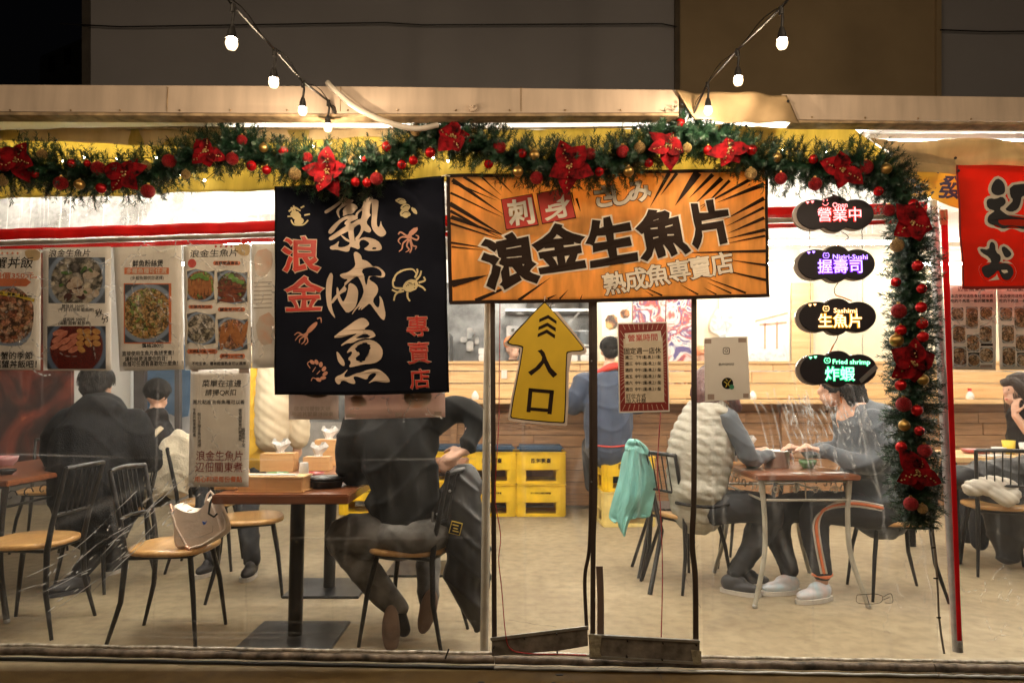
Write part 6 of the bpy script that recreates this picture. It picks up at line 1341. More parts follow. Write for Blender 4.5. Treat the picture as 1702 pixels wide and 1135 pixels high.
# ================================================================ PEOPLE AND CLOTHES
def capsules(parts):
    """tapered limbs and ellipsoids that the voxel remesh fuses into one continuous surface"""
    b = MB()
    for p in parts:
        if p[0] == 'l':                                    # limb: points, radii
            pts = [Vector(q) for q in p[1]]; rs = p[2]
            q = cr_spline(pts, 5) if len(pts) > 2 else [pts[0].lerp(pts[1], i/5) for i in range(6)]
            r2 = [v.x for v in cr_spline([(r, 0, 0) for r in rs], 5)] if len(rs) > 2 else [rs[0]+(rs[1]-rs[0])*i/5 for i in range(6)]
            b.tube(q, r2, 14, flat=p[3] if len(p) > 3 else None); b.ball(q[0], r2[0]*.99, 12); b.ball(q[-1], r2[-1]*.99, 12)
        else:                                              # 'e': centre, radii, rotation
            rot = Euler([R(a) for a in p[3]]).to_matrix() if len(p) > 3 else None
            b.ball(p[1], 1.0, 16, p[2], rot)
    return b
BAKE = []
def organ(name, parts, m, root, vox=.012, smooth=4, disp=None, thin=None):
    o = capsules(parts).build(name, m, root, world=True)
    r = o.modifiers.new('fuse', 'REMESH'); r.mode = 'VOXEL'; r.voxel_size = vox; r.use_smooth_shade = True
    s = o.modifiers.new('smooth', 'SMOOTH'); s.iterations = smooth; s.factor = .6
    BAKE.append((o, disp)); return o
def bake_all():
    dg = bpy.context.evaluated_depsgraph_get()
    new = [(o, d, bpy.data.meshes.new_from_object(o.evaluated_get(dg))) for o, d in BAKE]
    for o, d, me in new:
        o.modifiers.clear(); old = o.data; nm = old.name; o.data = me; bpy.data.meshes.remove(old)
        n = len(me.vertices); co = np.empty(n*3, np.float32); me.vertices.foreach_get('co', co); co = co.reshape(-1, 3)
        if d:
            no_ = np.empty(n*3, np.float32); me.vertices.foreach_get('normal', no_); no_ = no_.reshape(-1, 3)
            wl = co + np.array(o.matrix_basis.translation if o.parent is None else o.parent.location); co = co + no_ * d(wl)[:, None]; me.vertices.foreach_set('co', co.ravel())
        me.polygons.foreach_set('use_smooth', np.ones(len(me.polygons), bool)); me.update()
def folds(a=.006, f=16, seed=0):
    def fn(w_):
        x, y, z = w_[:,0]+seed, w_[:,1], w_[:,2]
        u = np.sin(x*f*.7 + np.sin(z*f*.5+y*3)*1.6) ; v = np.sin(z*f*1.3 + np.sin(x*f*.6+y*5)*2.0)
        g = 1-np.abs(v); return a*(.6*u*.4 + g**3*.9 - .3) + a*.3*np.sin(x*f*2.3+z*f*1.9+y*f)
    return fn
def quilt(a=.014, band=.062, seed=0, tilt=.15):
    def fn(w_):
        t = (w_[:,2] + tilt*w_[:,0] + .006*np.sin(w_[:,0]*23))/band; s = np.abs(np.sin(np.pi*t)); return a*(s**.5 - .5) + .002*np.sin(w_[:,0]*70+w_[:,2]*90)
    return fn
def head_parts(c, fwd, sz=1.0):
    """cranium, jaw, nose, ears; fwd is a horizontal unit vector"""
    c = Vector(c); f = Vector(fwd).normalized(); s = Vector((f.y, -f.x, 0)); k = sz
    ang = math.degrees(math.atan2(f.y, f.x)) - 90
    return [('e', c + Vector((0,0,.02))*k, (.073*k,.092*k,.098*k), (0,0,ang)), ('e', c + f*.03*k + Vector((0,0,-.055))*k, (.052*k,.06*k,.06*k), (0,0,ang)), ('e', c + f*.098*k + Vector((0,0,-.02))*k, (.012*k,.016*k,.022*k), (0,0,ang)),
            ('e', c + f*.088*k + Vector((0,0,-.062))*k, (.022*k,.012*k,.011*k), (0,0,ang)), ('e', c + s*.074*k + Vector((0,0,-.015))*k, (.01*k,.016*k,.028*k), (0,0,ang)), ('e', c - s*.074*k + Vector((0,0,-.015))*k, (.01*k,.016*k,.028*k), (0,0,ang))]
def hand(wrist, aim, up, curl=.6, k=1.0, flip=1):
    """palm, four unequal bent fingers and a thumb leaving the side of the palm"""
    w_ = Vector(wrist); a = Vector(aim).normalized(); u = (Vector(up) - a*Vector(up).dot(a)).normalized(); s = a.cross(u)*flip; out = []
    out.append(('l', [w_, w_+a*.045*k, w_+a*.085*k], [.023*k,.03*k,.028*k], (.55,1.25)))
    for i, (off, L_) in enumerate(((.033,.066),(.011,.075),(-.011,.07),(-.031,.055))):
        b0 = w_ + a*.085*k + s*off*k; d1 = (a - u*curl*.5).normalized(); d2 = (a - u*curl*1.4).normalized(); d3 = (a*.5 - u*curl*2.0).normalized()
        p1 = b0 + d1*L_*.45*k; p2 = p1 + d2*L_*.32*k; p3 = p2 + d3*L_*.25*k; out.append(('l', [b0-a*.02*k, b0, p1, p2, p3], [.0095*k,.0095*k,.009*k,.008*k,.007*k]))
    t0 = w_ + a*.03*k + s*.028*k; out.append(('l', [t0, t0+(a*.5+s*.75-u*.25)*.035*k, t0+(a*.95+s*.7-u*.5)*.062*k], [.013*k,.0105*k,.0085*k])); return out
def sneaker(root, ankle, toe_dir, m, ms, L_=.25, name='shoe'):
    a = Vector(ankle); d = Vector(toe_dir).normalized(); ang = math.degrees(math.atan2(d.y, d.x)) - 90; hz = Vector((d.x, d.y, 0)).normalized()
    base = Vector((a.x, a.y, 0)); o = organ(name, [('e', base + hz*(L_*.28) + Vector((0,0,.045)), (.042,L_*.42,.036), (0,0,ang)), ('e', base + Vector((0,0,.06)), (.04,.065,.055), (0,0,ang)), ('e', base + hz*L_*.12 + Vector((0,0,.075)), (.034,.07,.04), (0,0,ang))], m, root, .007, 3)
    b = MB(); pts = []; s = Vector((hz.y, -hz.x, 0))
    for i in range(20):
        q = 2*math.pi*i/20; pts.append(base + hz*(L_*.22 + L_*.5*math.cos(q)) + s*(.046+.006*math.cos(q))*math.sin(q))
    vs = [p + Vector((0,0,.002)) for p in pts] + [p + Vector((0,0,.026)) for p in pts]; b.add(vs, [(i,(i+1)%20,20+(i+1)%20,20+i) for i in range(20)], True); b.add(vs[20:], [tuple(range(20))]); b.add(vs[:20], [tuple(range(20))[::-1]])
    so = b.build('sole', ms, root, world=True); so.parent = o; return o
M['blackknit'] = mat('black_knit', (.007,.007,.007), .9, spec=.2, var=.1, vs=4); M['blackcoat'] = mat('black_fleece', (.007,.007,.008), .95, spec=.2, var=.25, vs=30, bump=.5, bs=120)
M['greyjean'] = mat('grey_denim', (.15,.14,.13), .85, var=.3, vs=9, bump=.2, bs=200); M['darkpants'] = mat('dark_trousers', (.025,.026,.03), .85, var=.2); M['navyjacket'] = mat('navy_jacket', (.03,.045,.085), .7, sheen=.1)
M['darkgrey'] = mat('dark_grey_hoodie', (.075,.085,.1), .9, sheen=.2, var=.1); M['vestcol'] = mat('khaki_quilt', (.40,.375,.31), .6, var=.08, bump=.5, bs=45); M['beigecoat'] = mat('beige_nylon', (.62,.52,.36), .6, var=.06); M['yellowhood'] = mat('yellow_fleece', (.7,.42,.03), .9, sheen=.2)
M['shoe_dark'] = mat('dark_shoe', (.03,.03,.035), .6); M['sole_w'] = mat('pale_sole', (.6,.56,.5), .6); M['suede'] = mat('brown_suede', (.16,.1,.07), .9); M['hairred'] = mat('reddish_hair', (.07,.02,.018), .45, bump=.8, bs=80, stretch=(1,1,.15)); M['hairbr'] = mat('brown_hair', (.025,.014,.01), .6, spec=.25, bump=.8, bs=80, stretch=(1,1,.15))
def person(label, loc, grp=None): return T('person', label, 'person', loc)

# ---- C: man in black sweatshirt, seen from behind, leaning on the chair back
C = person('man in black sweatshirt and grey jeans seated with his back to the curtain', (-.52, 3.52, 0))
hp_ = Vector((-.47, 3.50, .52)); sh = Vector((-.60, 3.62, 1.06))
lsh, rsh = Vector((-.80, 3.60, 1.05)), Vector((-.39, 3.62, 1.09))
lel, rel = Vector((-.83, 3.62, .80)), Vector((-.205, 3.56, 1.12)); rwr = Vector((-.225, 3.43, .935))
organ('torso', [('l', [hp_, Vector((-.52,3.54,.72)), Vector((-.58,3.58,.92)), sh, sh+Vector((-.02,.02,.16))], [.12,.135,.15,.14,.05]), ('l', [lsh, lel], [.05,.04]), ('l', [rsh, rel, rwr], [.05,.042,.028])] + head_parts(sh+Vector((-.05,.04,.28)), (-.6,.8,0)) + hand(rwr, (-.75,-.1,-.45), (-.3,-.9,.5), .55, 1.1, 1), M['skin'], C, .009, 3)
organ('sweatshirt', [('l', [hp_+Vector((-.03,0,.06)), Vector((-.525,3.53,.72)), Vector((-.585,3.57,.90)), Vector((-.60,3.60,1.04))], [.155,.165,.19,.165]), ('e', Vector((-.555,3.55,.66)), (.19,.13,.12)), ('e', Vector((-.60,3.59,.95)), (.235,.14,.15)), ('e', Vector((-.585,3.60,1.06)), (.2,.12,.09)),
      ('l', [lsh, Vector((-.83,3.60,.93)), Vector((-.825,3.63,.80)), Vector((-.79,3.78,.79))], [.085,.08,.078,.06]), ('l', [rsh, Vector((-.29,3.60,1.13)), Vector((-.20,3.56,1.11)), Vector((-.19,3.50,1.03)), Vector((-.215,3.44,.955))], [.085,.075,.068,.055,.042])], M['blackknit'], C, .011, 5, folds(.013, 13, 2))
organ('jeans', [('e', (-.475,3.47,.53), (.19,.165,.105)), ('e', (-.46,3.5,.58), (.165,.13,.06)), ('l', [(-.55,3.52,.50),(-.74,3.56,.50),(-.86,3.60,.49),(-.83,3.61,.42),(-.68,3.57,.25),(-.57,3.54,.15)], [.118,.112,.095,.085,.075,.058]), ('l', [(-.42,3.55,.50),(-.5,3.8,.49),(-.46,3.86,.42),(-.44,3.72,.2),(-.43,3.68,.13)], [.1,.085,.075,.06,.05])], M['greyjean'], C, .010, 4, folds(.005, 22, 5))
organ('belt', [('l', [(-.635,3.50,.625),(-.56,3.415,.615),(-.46,3.385,.615),(-.37,3.42,.625),(-.31,3.50,.635)], [.012]*5, (1.6,.7))], M['ink'], C, .006, 1)
for pts in ([(-.5,3.372,.64),(-.5,3.366,.575)],[(-.38,3.392,.645),(-.385,3.38,.58)]): MB().tube([Vector(p) for p in pts], .007, 6).build('belt_loop', M['greyjean'], C, world=True)
organ('sock', [('l', [(-.585,3.545,.16),(-.555,3.52,.10),(-.53,3.49,.06)], [.045,.04,.035])], M['ink'], C, .008, 2); organ('sock', [('l', [(-.43,3.68,.16),(-.44,3.66,.09)], [.046,.04])], M['ink'], C, .008, 2)
def slipper(c, rot, nm='shoe'):
    o = organ(nm, [('e', c, (.046,.11,.024), rot), ('e', Vector(c)+Euler([R(a) for a in rot]).to_matrix() @ Vector((0,.03,.022)), (.04,.085,.03), rot)], M['suede'], C, .007, 3); return o
slipper((-.585,3.44,.075), (62,0,14)); slipper((-.42,3.54,.13), (72,10,-18))
hr = organ('hair', [('e', sh+Vector((-.06,.03,.31)), (.085,.1,.095))], M['hair'], C, .012, 2)
# black quilted jacket over his chair back
J = T('black_jacket', 'black puffer jacket hanging over the chair back at the entrance pole', 'jacket', (-.24, 3.5, 0))
organ('coat', [('l', [(-.30,3.52,.80),(-.235,3.50,.81),(-.185,3.49,.76)], [.045,.06,.05]), ('l', [(-.27,3.49,.77),(-.235,3.47,.66),(-.225,3.46,.48),(-.22,3.46,.32)], [.075,.09,.105,.10], (1,1)), ('l', [(-.24,3.46,.34),(-.195,3.45,.2),(-.165,3.44,.08)], [.1,.07,.02]), ('l', [(-.31,3.47,.74),(-.33,3.44,.66),(-.345,3.43,.58)], [.045,.042,.035]), ('l', [(-.19,3.47,.55),(-.17,3.46,.3),(-.17,3.45,.1)], [.07,.07,.02])], mat('black_nylon', (.014,.014,.016), .45, var=.2), J, .010, 3, folds(.012, 18, 1))
MB().bbox((-.33,3.395,.70), (.05,.012,.17), .004, Euler((0,R(28),0)).to_matrix()).build('strap_tab', M['ink'], J, world=True)
b = MB(); [b.ball(p, .007, 8) for p in ((-.30,3.385,.745),(-.36,3.385,.635))]; b.build('snap', M['grey_metal'], J, world=True)
MB().bbox((-.268,3.352,.575), (.055,.006,.06), .001, Euler((0,R(14),0)).to_matrix()).build('patch', M['yellowink'], J, world=True); MB().bbox((-.268,3.348,.575), (.047,.006,.052), .001, Euler((0,R(14),0)).to_matrix()).build('patch_face', M['ink'], J, world=True)
b = MB(); [b.bbox((-.268+dx,3.343,.575+dz), (w_,.004,.005), .001, Euler((0,R(14),0)).to_matrix()) for dx, dz, w_ in ((0,.015,.03),(0,0,.022),(0,-.013,.03))]; b.build('patch_print', M['yellowink'], J, world=True)

# ---- A: black hooded coat, left
A = person('customer in black hooded coat with short black hair sitting at the left table', (-2.62, 4.5, 0))
ax, ay = xc(155, 4.35), 4.42
organ('body', [('l', [(ax,ay,.5),(ax,ay,.8),(ax-.02,ay+.04,1.1),(ax-.03,ay+.05,1.2)], [.12,.13,.12,.05])] + head_parts((ax-.05,ay+.06,1.275), (.25,.97,0)) + hand((ax-.36,ay+.28,.80), (-.6,.6,0), (0,0,1), .5), M['skin'], A, .011, 3)
organ('coat', [('l', [(ax+.02,ay-.02,.47),(ax+.02,ay-.02,.7),(ax,ay,.92),(ax-.01,ay+.02,1.06)], [.24,.27,.26,.18]), ('e', (ax+.01,ay,.62), (.29,.22,.25)), ('l', [(ax-.2,ay+.02,1.02),(ax-.3,ay+.06,.84),(ax-.32,ay+.25,.80)], [.11,.1,.07]), ('l', [(ax+.2,ay+.02,1.02),(ax+.29,ay,.85),(ax+.24,ay+.2,.76)], [.11,.1,.08]), ('e', (ax+.03,ay-.06,1.12), (.16,.09,.085)), ('l', [(ax-.1,ay-.04,1.12),(ax+.02,ay-.1,1.14),(ax+.12,ay-.03,1.12)], [.05,.06,.05])], M['blackcoat'], A, .014, 4, folds(.014, 11, 4))
organ('trousers', [('l', [(ax-.05,ay,.47),(ax-.12,ay+.36,.47),(ax-.1,ay+.4,.25),(ax-.08,ay+.36,.1)], [.11,.09,.07,.06]), ('l', [(ax+.05,ay,.47),(ax+.05,ay+.3,.46),(ax-.0,ay+.1,.25),(ax-.04,ay-.05,.12)], [.11,.09,.07,.055])], M['darkpants'], A, .012, 3)
organ('hair', [('e', (ax-.045,ay+.035,1.315), (.098,.108,.095)), ('e', (ax-.04,ay-.01,1.26), (.085,.07,.08))], M['hair'], A, .012, 2, folds(.006, 40, 1))
sneaker(A, (ax-.04,ay-.06,0), (-.6,-.8,0), M['shoe_dark'], M['shoe_dark']); sneaker(A, (ax-.08,ay+.36,0), (0,1,0), M['shoe_dark'], M['sole_w'])

# ---- B: seated in black and white striped jacket behind
B_ = person('customer in black and cream striped jacket sitting behind the black coat', (-2.75, 5.5, 0)); bx_, by_ = xc(250, 5.5), 5.6
organ('body', [('l', [(bx_,by_,.5),(bx_,by_,.9),(bx_,by_,1.12)], [.12,.1,.045])] + head_parts((bx_,by_,1.2), (.35,.93,0)), M['skin'], B_, .014, 2)
organ('jacket', [('l', [(bx_,by_,.5),(bx_,by_,.72),(bx_-.02,by_,.9),(bx_,by_,1.02)], [.2,.21,.18,.1]), ('l', [(bx_+.05,by_-.05,.9),(bx_+.2,by_-.1,.72),(bx_+.38,by_-.1,.72)], [.09,.08,.06])], M['ink'], B_, .014, 3, folds(.008, 14, 3))
for dx in (-.14, .02): MB().tube([(bx_+dx-.03,by_-.18,.5),(bx_+dx-.02,by_-.235,.7),(bx_+dx+.03,by_-.21,.86),(bx_+dx+.09,by_-.12,.95)], [.03,.032,.03,.02], 8, flat=(.5,1)).build('stripe', M['beigecoat'], B_, world=True)
organ('trousers', [('l', [(bx_,by_,.48),(bx_+.4,by_,.48),(bx_+.42,by_,.08)], [.12,.09,.06])], M['darkpants'], B_, .014, 2); organ('hair', [('e', (bx_,by_,1.24), (.1,.105,.1))], M['hair'], B_, .014, 2)
F2 = T('fleece_coat', 'cream fleece coat draped over a chair left of the notice poster', 'coat', (-2.2, 5.0, 0))
fx, fy = xc(292, 4.95), 4.9
organ('coat', [('l', [(fx+.06,fy,.92),(fx+.0,fy-.02,.78),(fx-.07,fy-.03,.6),(fx-.13,fy-.03,.48)], [.05,.1,.1,.05]), ('l', [(fx+.12,fy,.88),(fx+.1,fy,.7),(fx+.06,fy,.55)], [.06,.1,.08])], mat('cream_fleece', (.62,.54,.4), .95, sheen=.4, bump=.8, bs=90), F2, .012, 2, folds(.012, 20, 7))

# ---- S: standing customer, yellow hoodie under beige coat
S = person('standing customer with beige coat over yellow hoodie behind the notice poster', (-1.75, 5.0, 0)); sx_, sy_ = xc(432, 4.9), 4.9
organ('body', [('l', [(sx_,sy_,.9),(sx_,sy_,1.2),(sx_,sy_,1.46)], [.12,.14,.05])] + head_parts((sx_,sy_,1.58), (.8,.5,0)) + hand((sx_+.24,sy_+.1,.86), (0,.2,-1), (1,0,0), .4), M['skin'], S, .012, 3)
organ('hoodie', [('l', [(sx_-.02,sy_,.82),(sx_-.02,sy_,1.05),(sx_,sy_,1.35)], [.17,.17,.15]), ('e', (sx_-.02,sy_,.80), (.17,.13,.08))], M['yellowhood'], S, .012, 3, folds(.008, 14))
organ('coat', [('l', [(sx_+.1,sy_-.08,1.42),(sx_+.13,sy_-.11,1.15),(sx_+.13,sy_-.12,.92)], [.09,.12,.11]), ('l', [(sx_+.2,sy_-.02,1.38),(sx_+.26,sy_,1.1),(sx_+.28,sy_,.9)], [.09,.09,.075]), ('l', [(sx_-.14,sy_-.04,1.42),(sx_-.02,sy_-.06,1.48),(sx_+.15,sy_-.02,1.44)], [.06,.08,.07]), ('l', [(sx_-.19,sy_,1.38),(sx_-.23,sy_,1.1),(sx_-.23,sy_+.05,.92)], [.08,.08,.065])], M['beigecoat'], S, .012, 3, quilt(.006, .16))
organ('trousers', [('l', [(sx_-.02,sy_,.85),(xc(425,4.95),4.85,.5),(xc(425,4.7),4.72,.1)], [.13,.085,.055]), ('l', [(sx_-.1,sy_+.05,.85),(xc(362,4.95),4.85,.5),(xc(360,4.75),4.78,.1)], [.12,.085,.055])], M['darkpants'], S, .012, 3, folds(.006, 25))
sneaker(S, (xc(425,4.7),4.72,0), (.05,-1,0), M['shoe_dark'], M['sole_w'], .24); sneaker(S, (xc(357,4.75),4.8,0), (-.2,-1,0), M['shoe_dark'], M['sole_w'], .24); organ('hair', [('e', (sx_,sy_,1.62), (.095,.1,.1))], M['hair'], S, .014, 2)

# ---- K: cook with orange beanie
Kp = person('cook in black with an orange beanie behind the counter', (xc(850,7.9), 8.0, 0)); kx, ky = xc(852, 7.95), 7.98; kz = zc(580, 7.95)
organ('body', [('l', [(kx,ky,.9),(kx,ky,1.3),(kx,ky,kz-.12)], [.13,.15,.05])] + head_parts((kx,ky,kz), (.5,-.8,0), 1.05), M['skin'], Kp, .014, 2)
organ('shirt', [('l', [(kx,ky,.8),(kx,ky,1.2),(kx,ky,kz-.27)], [.17,.19,.16]), ('l', [(kx-.2,ky,kz-.25),(kx-.27,ky-.05,kz-.5),(kx-.12,ky-.25,kz-.55)], [.08,.07,.05]), ('l', [(kx+.2,ky,kz-.25),(kx+.27,ky-.05,kz-.5),(kx+.12,ky-.25,kz-.55)], [.08,.07,.05])], M['ink'], Kp, .014, 3)
organ('trousers', [('l', [(kx-.09,ky,.85),(kx-.1,ky,.05)], [.1,.07]), ('l', [(kx+.09,ky,.85),(kx+.1,ky,.05)], [.1,.07])], M['darkpants'], Kp, .016, 2)
organ('beanie', [('e', (kx-.01,ky+.01,kz+.075), (.1,.108,.085)), ('l', [(kx-.085,ky,kz+.05),(kx,ky-.1,kz+.045),(kx+.085,ky,kz+.05),(kx,ky+.1,kz+.06),(kx-.085,ky,kz+.05)], [.02]*5)], mat('orange_knit', (.75,.25,.1), .9, bump=.6, bs=60), Kp, .011, 2)
K2 = person('second cook in an orange cap far back by the purple print', (xc(1190,7.7), 7.7, 0)); kx2, ky2 = xc(1168, 7.65), 7.7
organ('body', [('l', [(kx2,ky2,.9),(kx2,ky2,1.3),(kx2,ky2,1.5)], [.13,.14,.05])] + head_parts((kx2,ky2,1.62), (.3,-.9,0)), M['skin'], K2, .016, 2); organ('shirt', [('l', [(kx2,ky2,.1),(kx2,ky2,1.1),(kx2,ky2,1.33)], [.15,.17,.15])], M['ink'], K2, .016, 2); organ('cap', [('e', (kx2,ky2,1.68), (.1,.11,.07)), ('e', (kx2+.03,ky2-.1,1.66), (.06,.07,.012))], mat('orange_cap', (.8,.3,.15), .8), K2, .012, 2)

# ---- D: navy jacket with red hood on crates at the counter
Dp = person('man in navy jacket with red hood lining sitting at the counter', (xc(1010,6.6), 6.62, 0)); dx_, dy_ = xc(1010, 6.55), 6.55
organ('body', [('l', [(dx_,dy_,.75),(dx_,dy_,1.1),(dx_+.02,dy_,1.48)], [.12,.14,.06])] + head_parts((dx_+.03,dy_+.03,1.62), (.1,1,0), 1.05) + hand((dx_-.12,dy_+.5,1.14), (.1,1,0), (0,0,1), .5), M['skin'], Dp, .012, 2)
organ('jacket', [('l', [(dx_,dy_,.72),(dx_,dy_,1.0),(dx_,dy_,1.28)], [.22,.235,.2]), ('e', (dx_,dy_,1.34), (.26,.15,.12)), ('l', [(dx_-.22,dy_,1.32),(dx_-.33,dy_+.08,1.1),(dx_-.2,dy_+.42,1.16)], [.11,.1,.07]), ('l', [(dx_+.22,dy_,1.32),(dx_+.3,dy_+.1,1.1),(dx_+.2,dy_+.42,1.16)], [.1,.095,.07]), ('e', (dx_+.0,dy_-.11,1.33), (.15,.07,.11))], M['navyjacket'], Dp, .014, 3, folds(.012, 12, 8))
organ('hood_lining', [('l', [(dx_-.12,dy_-.05,1.39),(dx_-.02,dy_-.13,1.45),(dx_+.08,dy_-.1,1.47),(dx_+.14,dy_-.02,1.42)], [.025,.035,.035,.025])], M['redink'], Dp, .011, 2); organ('hem_band', [('l', [(dx_-.15,dy_-.18,.745),(dx_,dy_-.225,.735),(dx_+.14,dy_-.19,.745)], [.008]*3)], M['redink'], Dp, .006, 1)
organ('trousers', [('l', [(dx_-.1,dy_+.05,.7),(dx_-.12,dy_+.42,.68),(dx_-.12,dy_+.42,.3)], [.12,.09,.06]), ('l', [(dx_+.1,dy_+.05,.7),(dx_+.12,dy_+.42,.68),(dx_+.12,dy_+.42,.3)], [.12,.09,.06])], M['darkpants'], Dp, .014, 2); organ('hair', [('e', (dx_+.03,dy_+.005,1.665), (.098,.108,.095)), ('e', (dx_+.03,dy_-.03,1.61), (.08,.07,.07))], M['hair'], Dp, .012, 2)

# ---- E: woman in quilted vest
E_ = person('woman with reddish hair in a khaki quilted vest sitting at the right table', (1.15, 4.45, 0)); ex_, ey_ = xc(1168, 4.4), 4.42
organ('body', [('l', [(ex_,ey_,.5),(ex_,ey_,.8),(ex_+.04,ey_+.02,1.08),(ex_+.1,ey_+.04,1.2)], [.11,.12,.12,.05])] + head_parts((ex_+.12,ey_+.05,1.26), (.9,.35,0)) + hand((ex_+.44,ey_-.0,.83), (.9,.15,.05), (0,0,1), .7, 1.0, -1) + hand((ex_+.38,ey_+.2,.84), (.9,-.1,0), (0,0,1), .7), M['skin'], E_, .009, 3)
organ('shirt', [('l', [(ex_+.12,ey_-.12,1.06),(ex_+.21,ey_-.14,.90),(ex_+.26,ey_-.13,.82),(ex_+.42,ey_-.02,.83)], [.068,.062,.056,.036]), ('l', [(ex_+.12,ey_+.15,1.06),(ex_+.22,ey_+.22,.86),(ex_+.37,ey_+.2,.84)], [.065,.055,.035])], M['darkgrey'], E_, .010, 3, folds(.006, 28))
organ('vest', [('l', [(ex_-.04,ey_,.50),(ex_-.04,ey_,.68),(ex_-.01,ey_,.88),(ex_+.03,ey_+.01,1.03)], [.17,.19,.205,.175]), ('e', (ex_+.02,ey_,1.06), (.16,.17,.09)), ('e', (ex_-.05,ey_-.02,.62), (.18,.19,.14)), ('l', [(ex_-.02,ey_-.1,1.12),(ex_+.1,ey_-.13,1.10),(ex_+.17,ey_-.05,1.07)], [.04,.035,.03])], M['vestcol'], E_, .009, 3, quilt(.006, .060))
organ('waist_band', [('l', [(ex_-.2,ey_-.1,.545),(ex_-.1,ey_-.205,.54),(ex_+.03,ey_-.22,.54),(ex_+.14,ey_-.13,.545)], [.012]*4)], M['ink'], E_, .008, 1)
organ('trousers', [('e', (ex_,ey_,.50), (.17,.16,.08)), ('l', [(ex_+.02,ey_-.08,.5),(ex_+.3,ey_-.1,.52),(ex_+.38,ey_-.1,.46),(ex_+.26,ey_-.08,.25),(ex_+.16,ey_-.08,.11)], [.1,.095,.08,.065,.05]), ('l', [(ex_+.02,ey_+.08,.5),(ex_+.34,ey_+.1,.5),(ex_+.38,ey_+.1,.44),(ex_+.3,ey_+.08,.22),(ex_+.2,ey_+.05,.1)], [.1,.09,.075,.06,.05])], M['darkpants'], E_, .012, 3, folds(.006, 20))
sneaker(E_, (ex_+.13,ey_-.09,0), (.75,-.5,0), M['shoe_dark'], M['sole_w'], .25); sneaker(E_, (ex_+.24,ey_+.06,0), (.9,-.1,0), M['shoe_dark'], M['sole_w'], .25)
organ('hair', [('e', (ex_+.1,ey_+.04,1.30), (.115,.115,.105)), ('l', [(ex_+.05,ey_+.02,1.30),(ex_+.02,ey_-.02,1.2),(ex_+.02,ey_-.03,1.12)], [.1,.1,.075]), ('l', [(ex_+.14,ey_-.08,1.28),(ex_+.17,ey_-.08,1.19),(ex_+.2,ey_-.08,1.12)], [.04,.045,.03])], M['hairred'], E_, .011, 3, folds(.006, 35))

# ---- F: grey hoodie, track trousers
Fp = person('customer in dark grey hoodie and track trousers with orange stripes at the right table', (2.25, 4.3, 0)); fx_, fy_ = xc(1450, 4.3), 4.3
organ('body', [('l', [(fx_,fy_,.5),(fx_-.02,fy_,.8),(fx_-.1,fy_+.02,1.08),(fx_-.16,fy_+.03,1.18)], [.11,.12,.12,.05])] + head_parts((fx_-.21,fy_+.04,1.245), (-.95,.1,0)) + hand((fx_-.36,fy_-.06,.87), (-.95,.1,.2), (0,0,1), .7) + hand((fx_-.38,fy_+.14,.86), (-.95,.0,.15), (0,0,1), .7, 1, -1), M['skin'], Fp, .009, 3)
organ('hoodie', [('l', [(fx_+.02,fy_,.50),(fx_,fy_,.7),(fx_-.03,fy_,.9),(fx_-.07,fy_+.01,1.04)], [.18,.19,.185,.15]), ('e', (fx_+.03,fy_-.01,.58), (.2,.2,.15)), ('l', [(fx_-.08,fy_-.15,1.05),(fx_-.06,fy_-.2,.88),(fx_-.14,fy_-.17,.80),(fx_-.34,fy_-.07,.865)], [.08,.075,.065,.042]), ('l', [(fx_-.1,fy_+.15,1.05),(fx_-.12,fy_+.2,.86),(fx_-.36,fy_+.14,.855)], [.08,.07,.042]), ('e', (fx_-.02,fy_-.02,1.1), (.12,.12,.06))], M['darkgrey'], Fp, .012, 4, folds(.012, 15, 3))
trk = organ('track_trousers', [('e', (fx_,fy_,.50), (.18,.17,.085)), ('l', [(fx_-.02,fy_-.09,.50),(fx_-.3,fy_-.1,.53),(fx_-.42,fy_-.1,.50),(fx_-.43,fy_-.11,.36),(fx_-.40,fy_-.12,.16)], [.105,.1,.09,.078,.055]), ('l', [(fx_-.02,fy_+.09,.5),(fx_-.5,fy_+.1,.5),(fx_-.58,fy_+.08,.36),(fx_-.53,fy_+.04,.14)], [.105,.095,.08,.055])], M['darkpants'], Fp, .010, 3, folds(.004, 20))
def stripe(off, m_, r=.0065): 
    MB().tube(cr_spline([(fx_-.06,fy_-.185,.545+off),(fx_-.24,fy_-.2,.575+off),(fx_-.39+off*.5,fy_-.198,.55+off*.7),(fx_-.455+off,fy_-.195,.47),(fx_-.45+off,fy_-.195,.34),(fx_-.415+off,fy_-.18,.17)], 5), r, 6).build('stripe', m_, Fp, world=True)
stripe(.014, M['sole_w'], .006); stripe(.0, M['orangeink'], .009); stripe(-.016, M['sole_w'], .006)
organ('cuff', [('l', [(fx_-.455,fy_-.12,.15),(fx_-.40,fy_-.17,.145),(fx_-.345,fy_-.12,.15)], [.011]*3)], M['orangeink'], Fp, .006, 1); organ('ankle', [('l', [(fx_-.4,fy_-.12,.17),(fx_-.405,fy_-.12,.08)], [.038,.034])], M['skin'], Fp, .008, 1)
M['pastel'] = mat('pastel_shoe', (.75,.62,.62), .6, col2=(.5,.65,.75), vs=16)
def big_shoe(c, dr, nm): return sneaker(Fp, c, dr, M['pastel'], M['sole_w'], .27)
big_shoe((fx_-.41,fy_-.13,0), (-.93,-.35,0), 'shoe'); big_shoe((fx_-.54,fy_+.02,0), (-.9,-.2,0), 'shoe')
organ('hair', [('e', (fx_-.19,fy_+.04,1.285), (.115,.11,.1)), ('l', [(fx_-.13,fy_+.03,1.29),(fx_-.1,fy_,1.17)], [.09,.07]), ('l', [(fx_-.2,fy_-.075,1.28),(fx_-.17,fy_-.08,1.16)], [.035,.03])], M['hair'], Fp, .011, 2, folds(.007, 38))

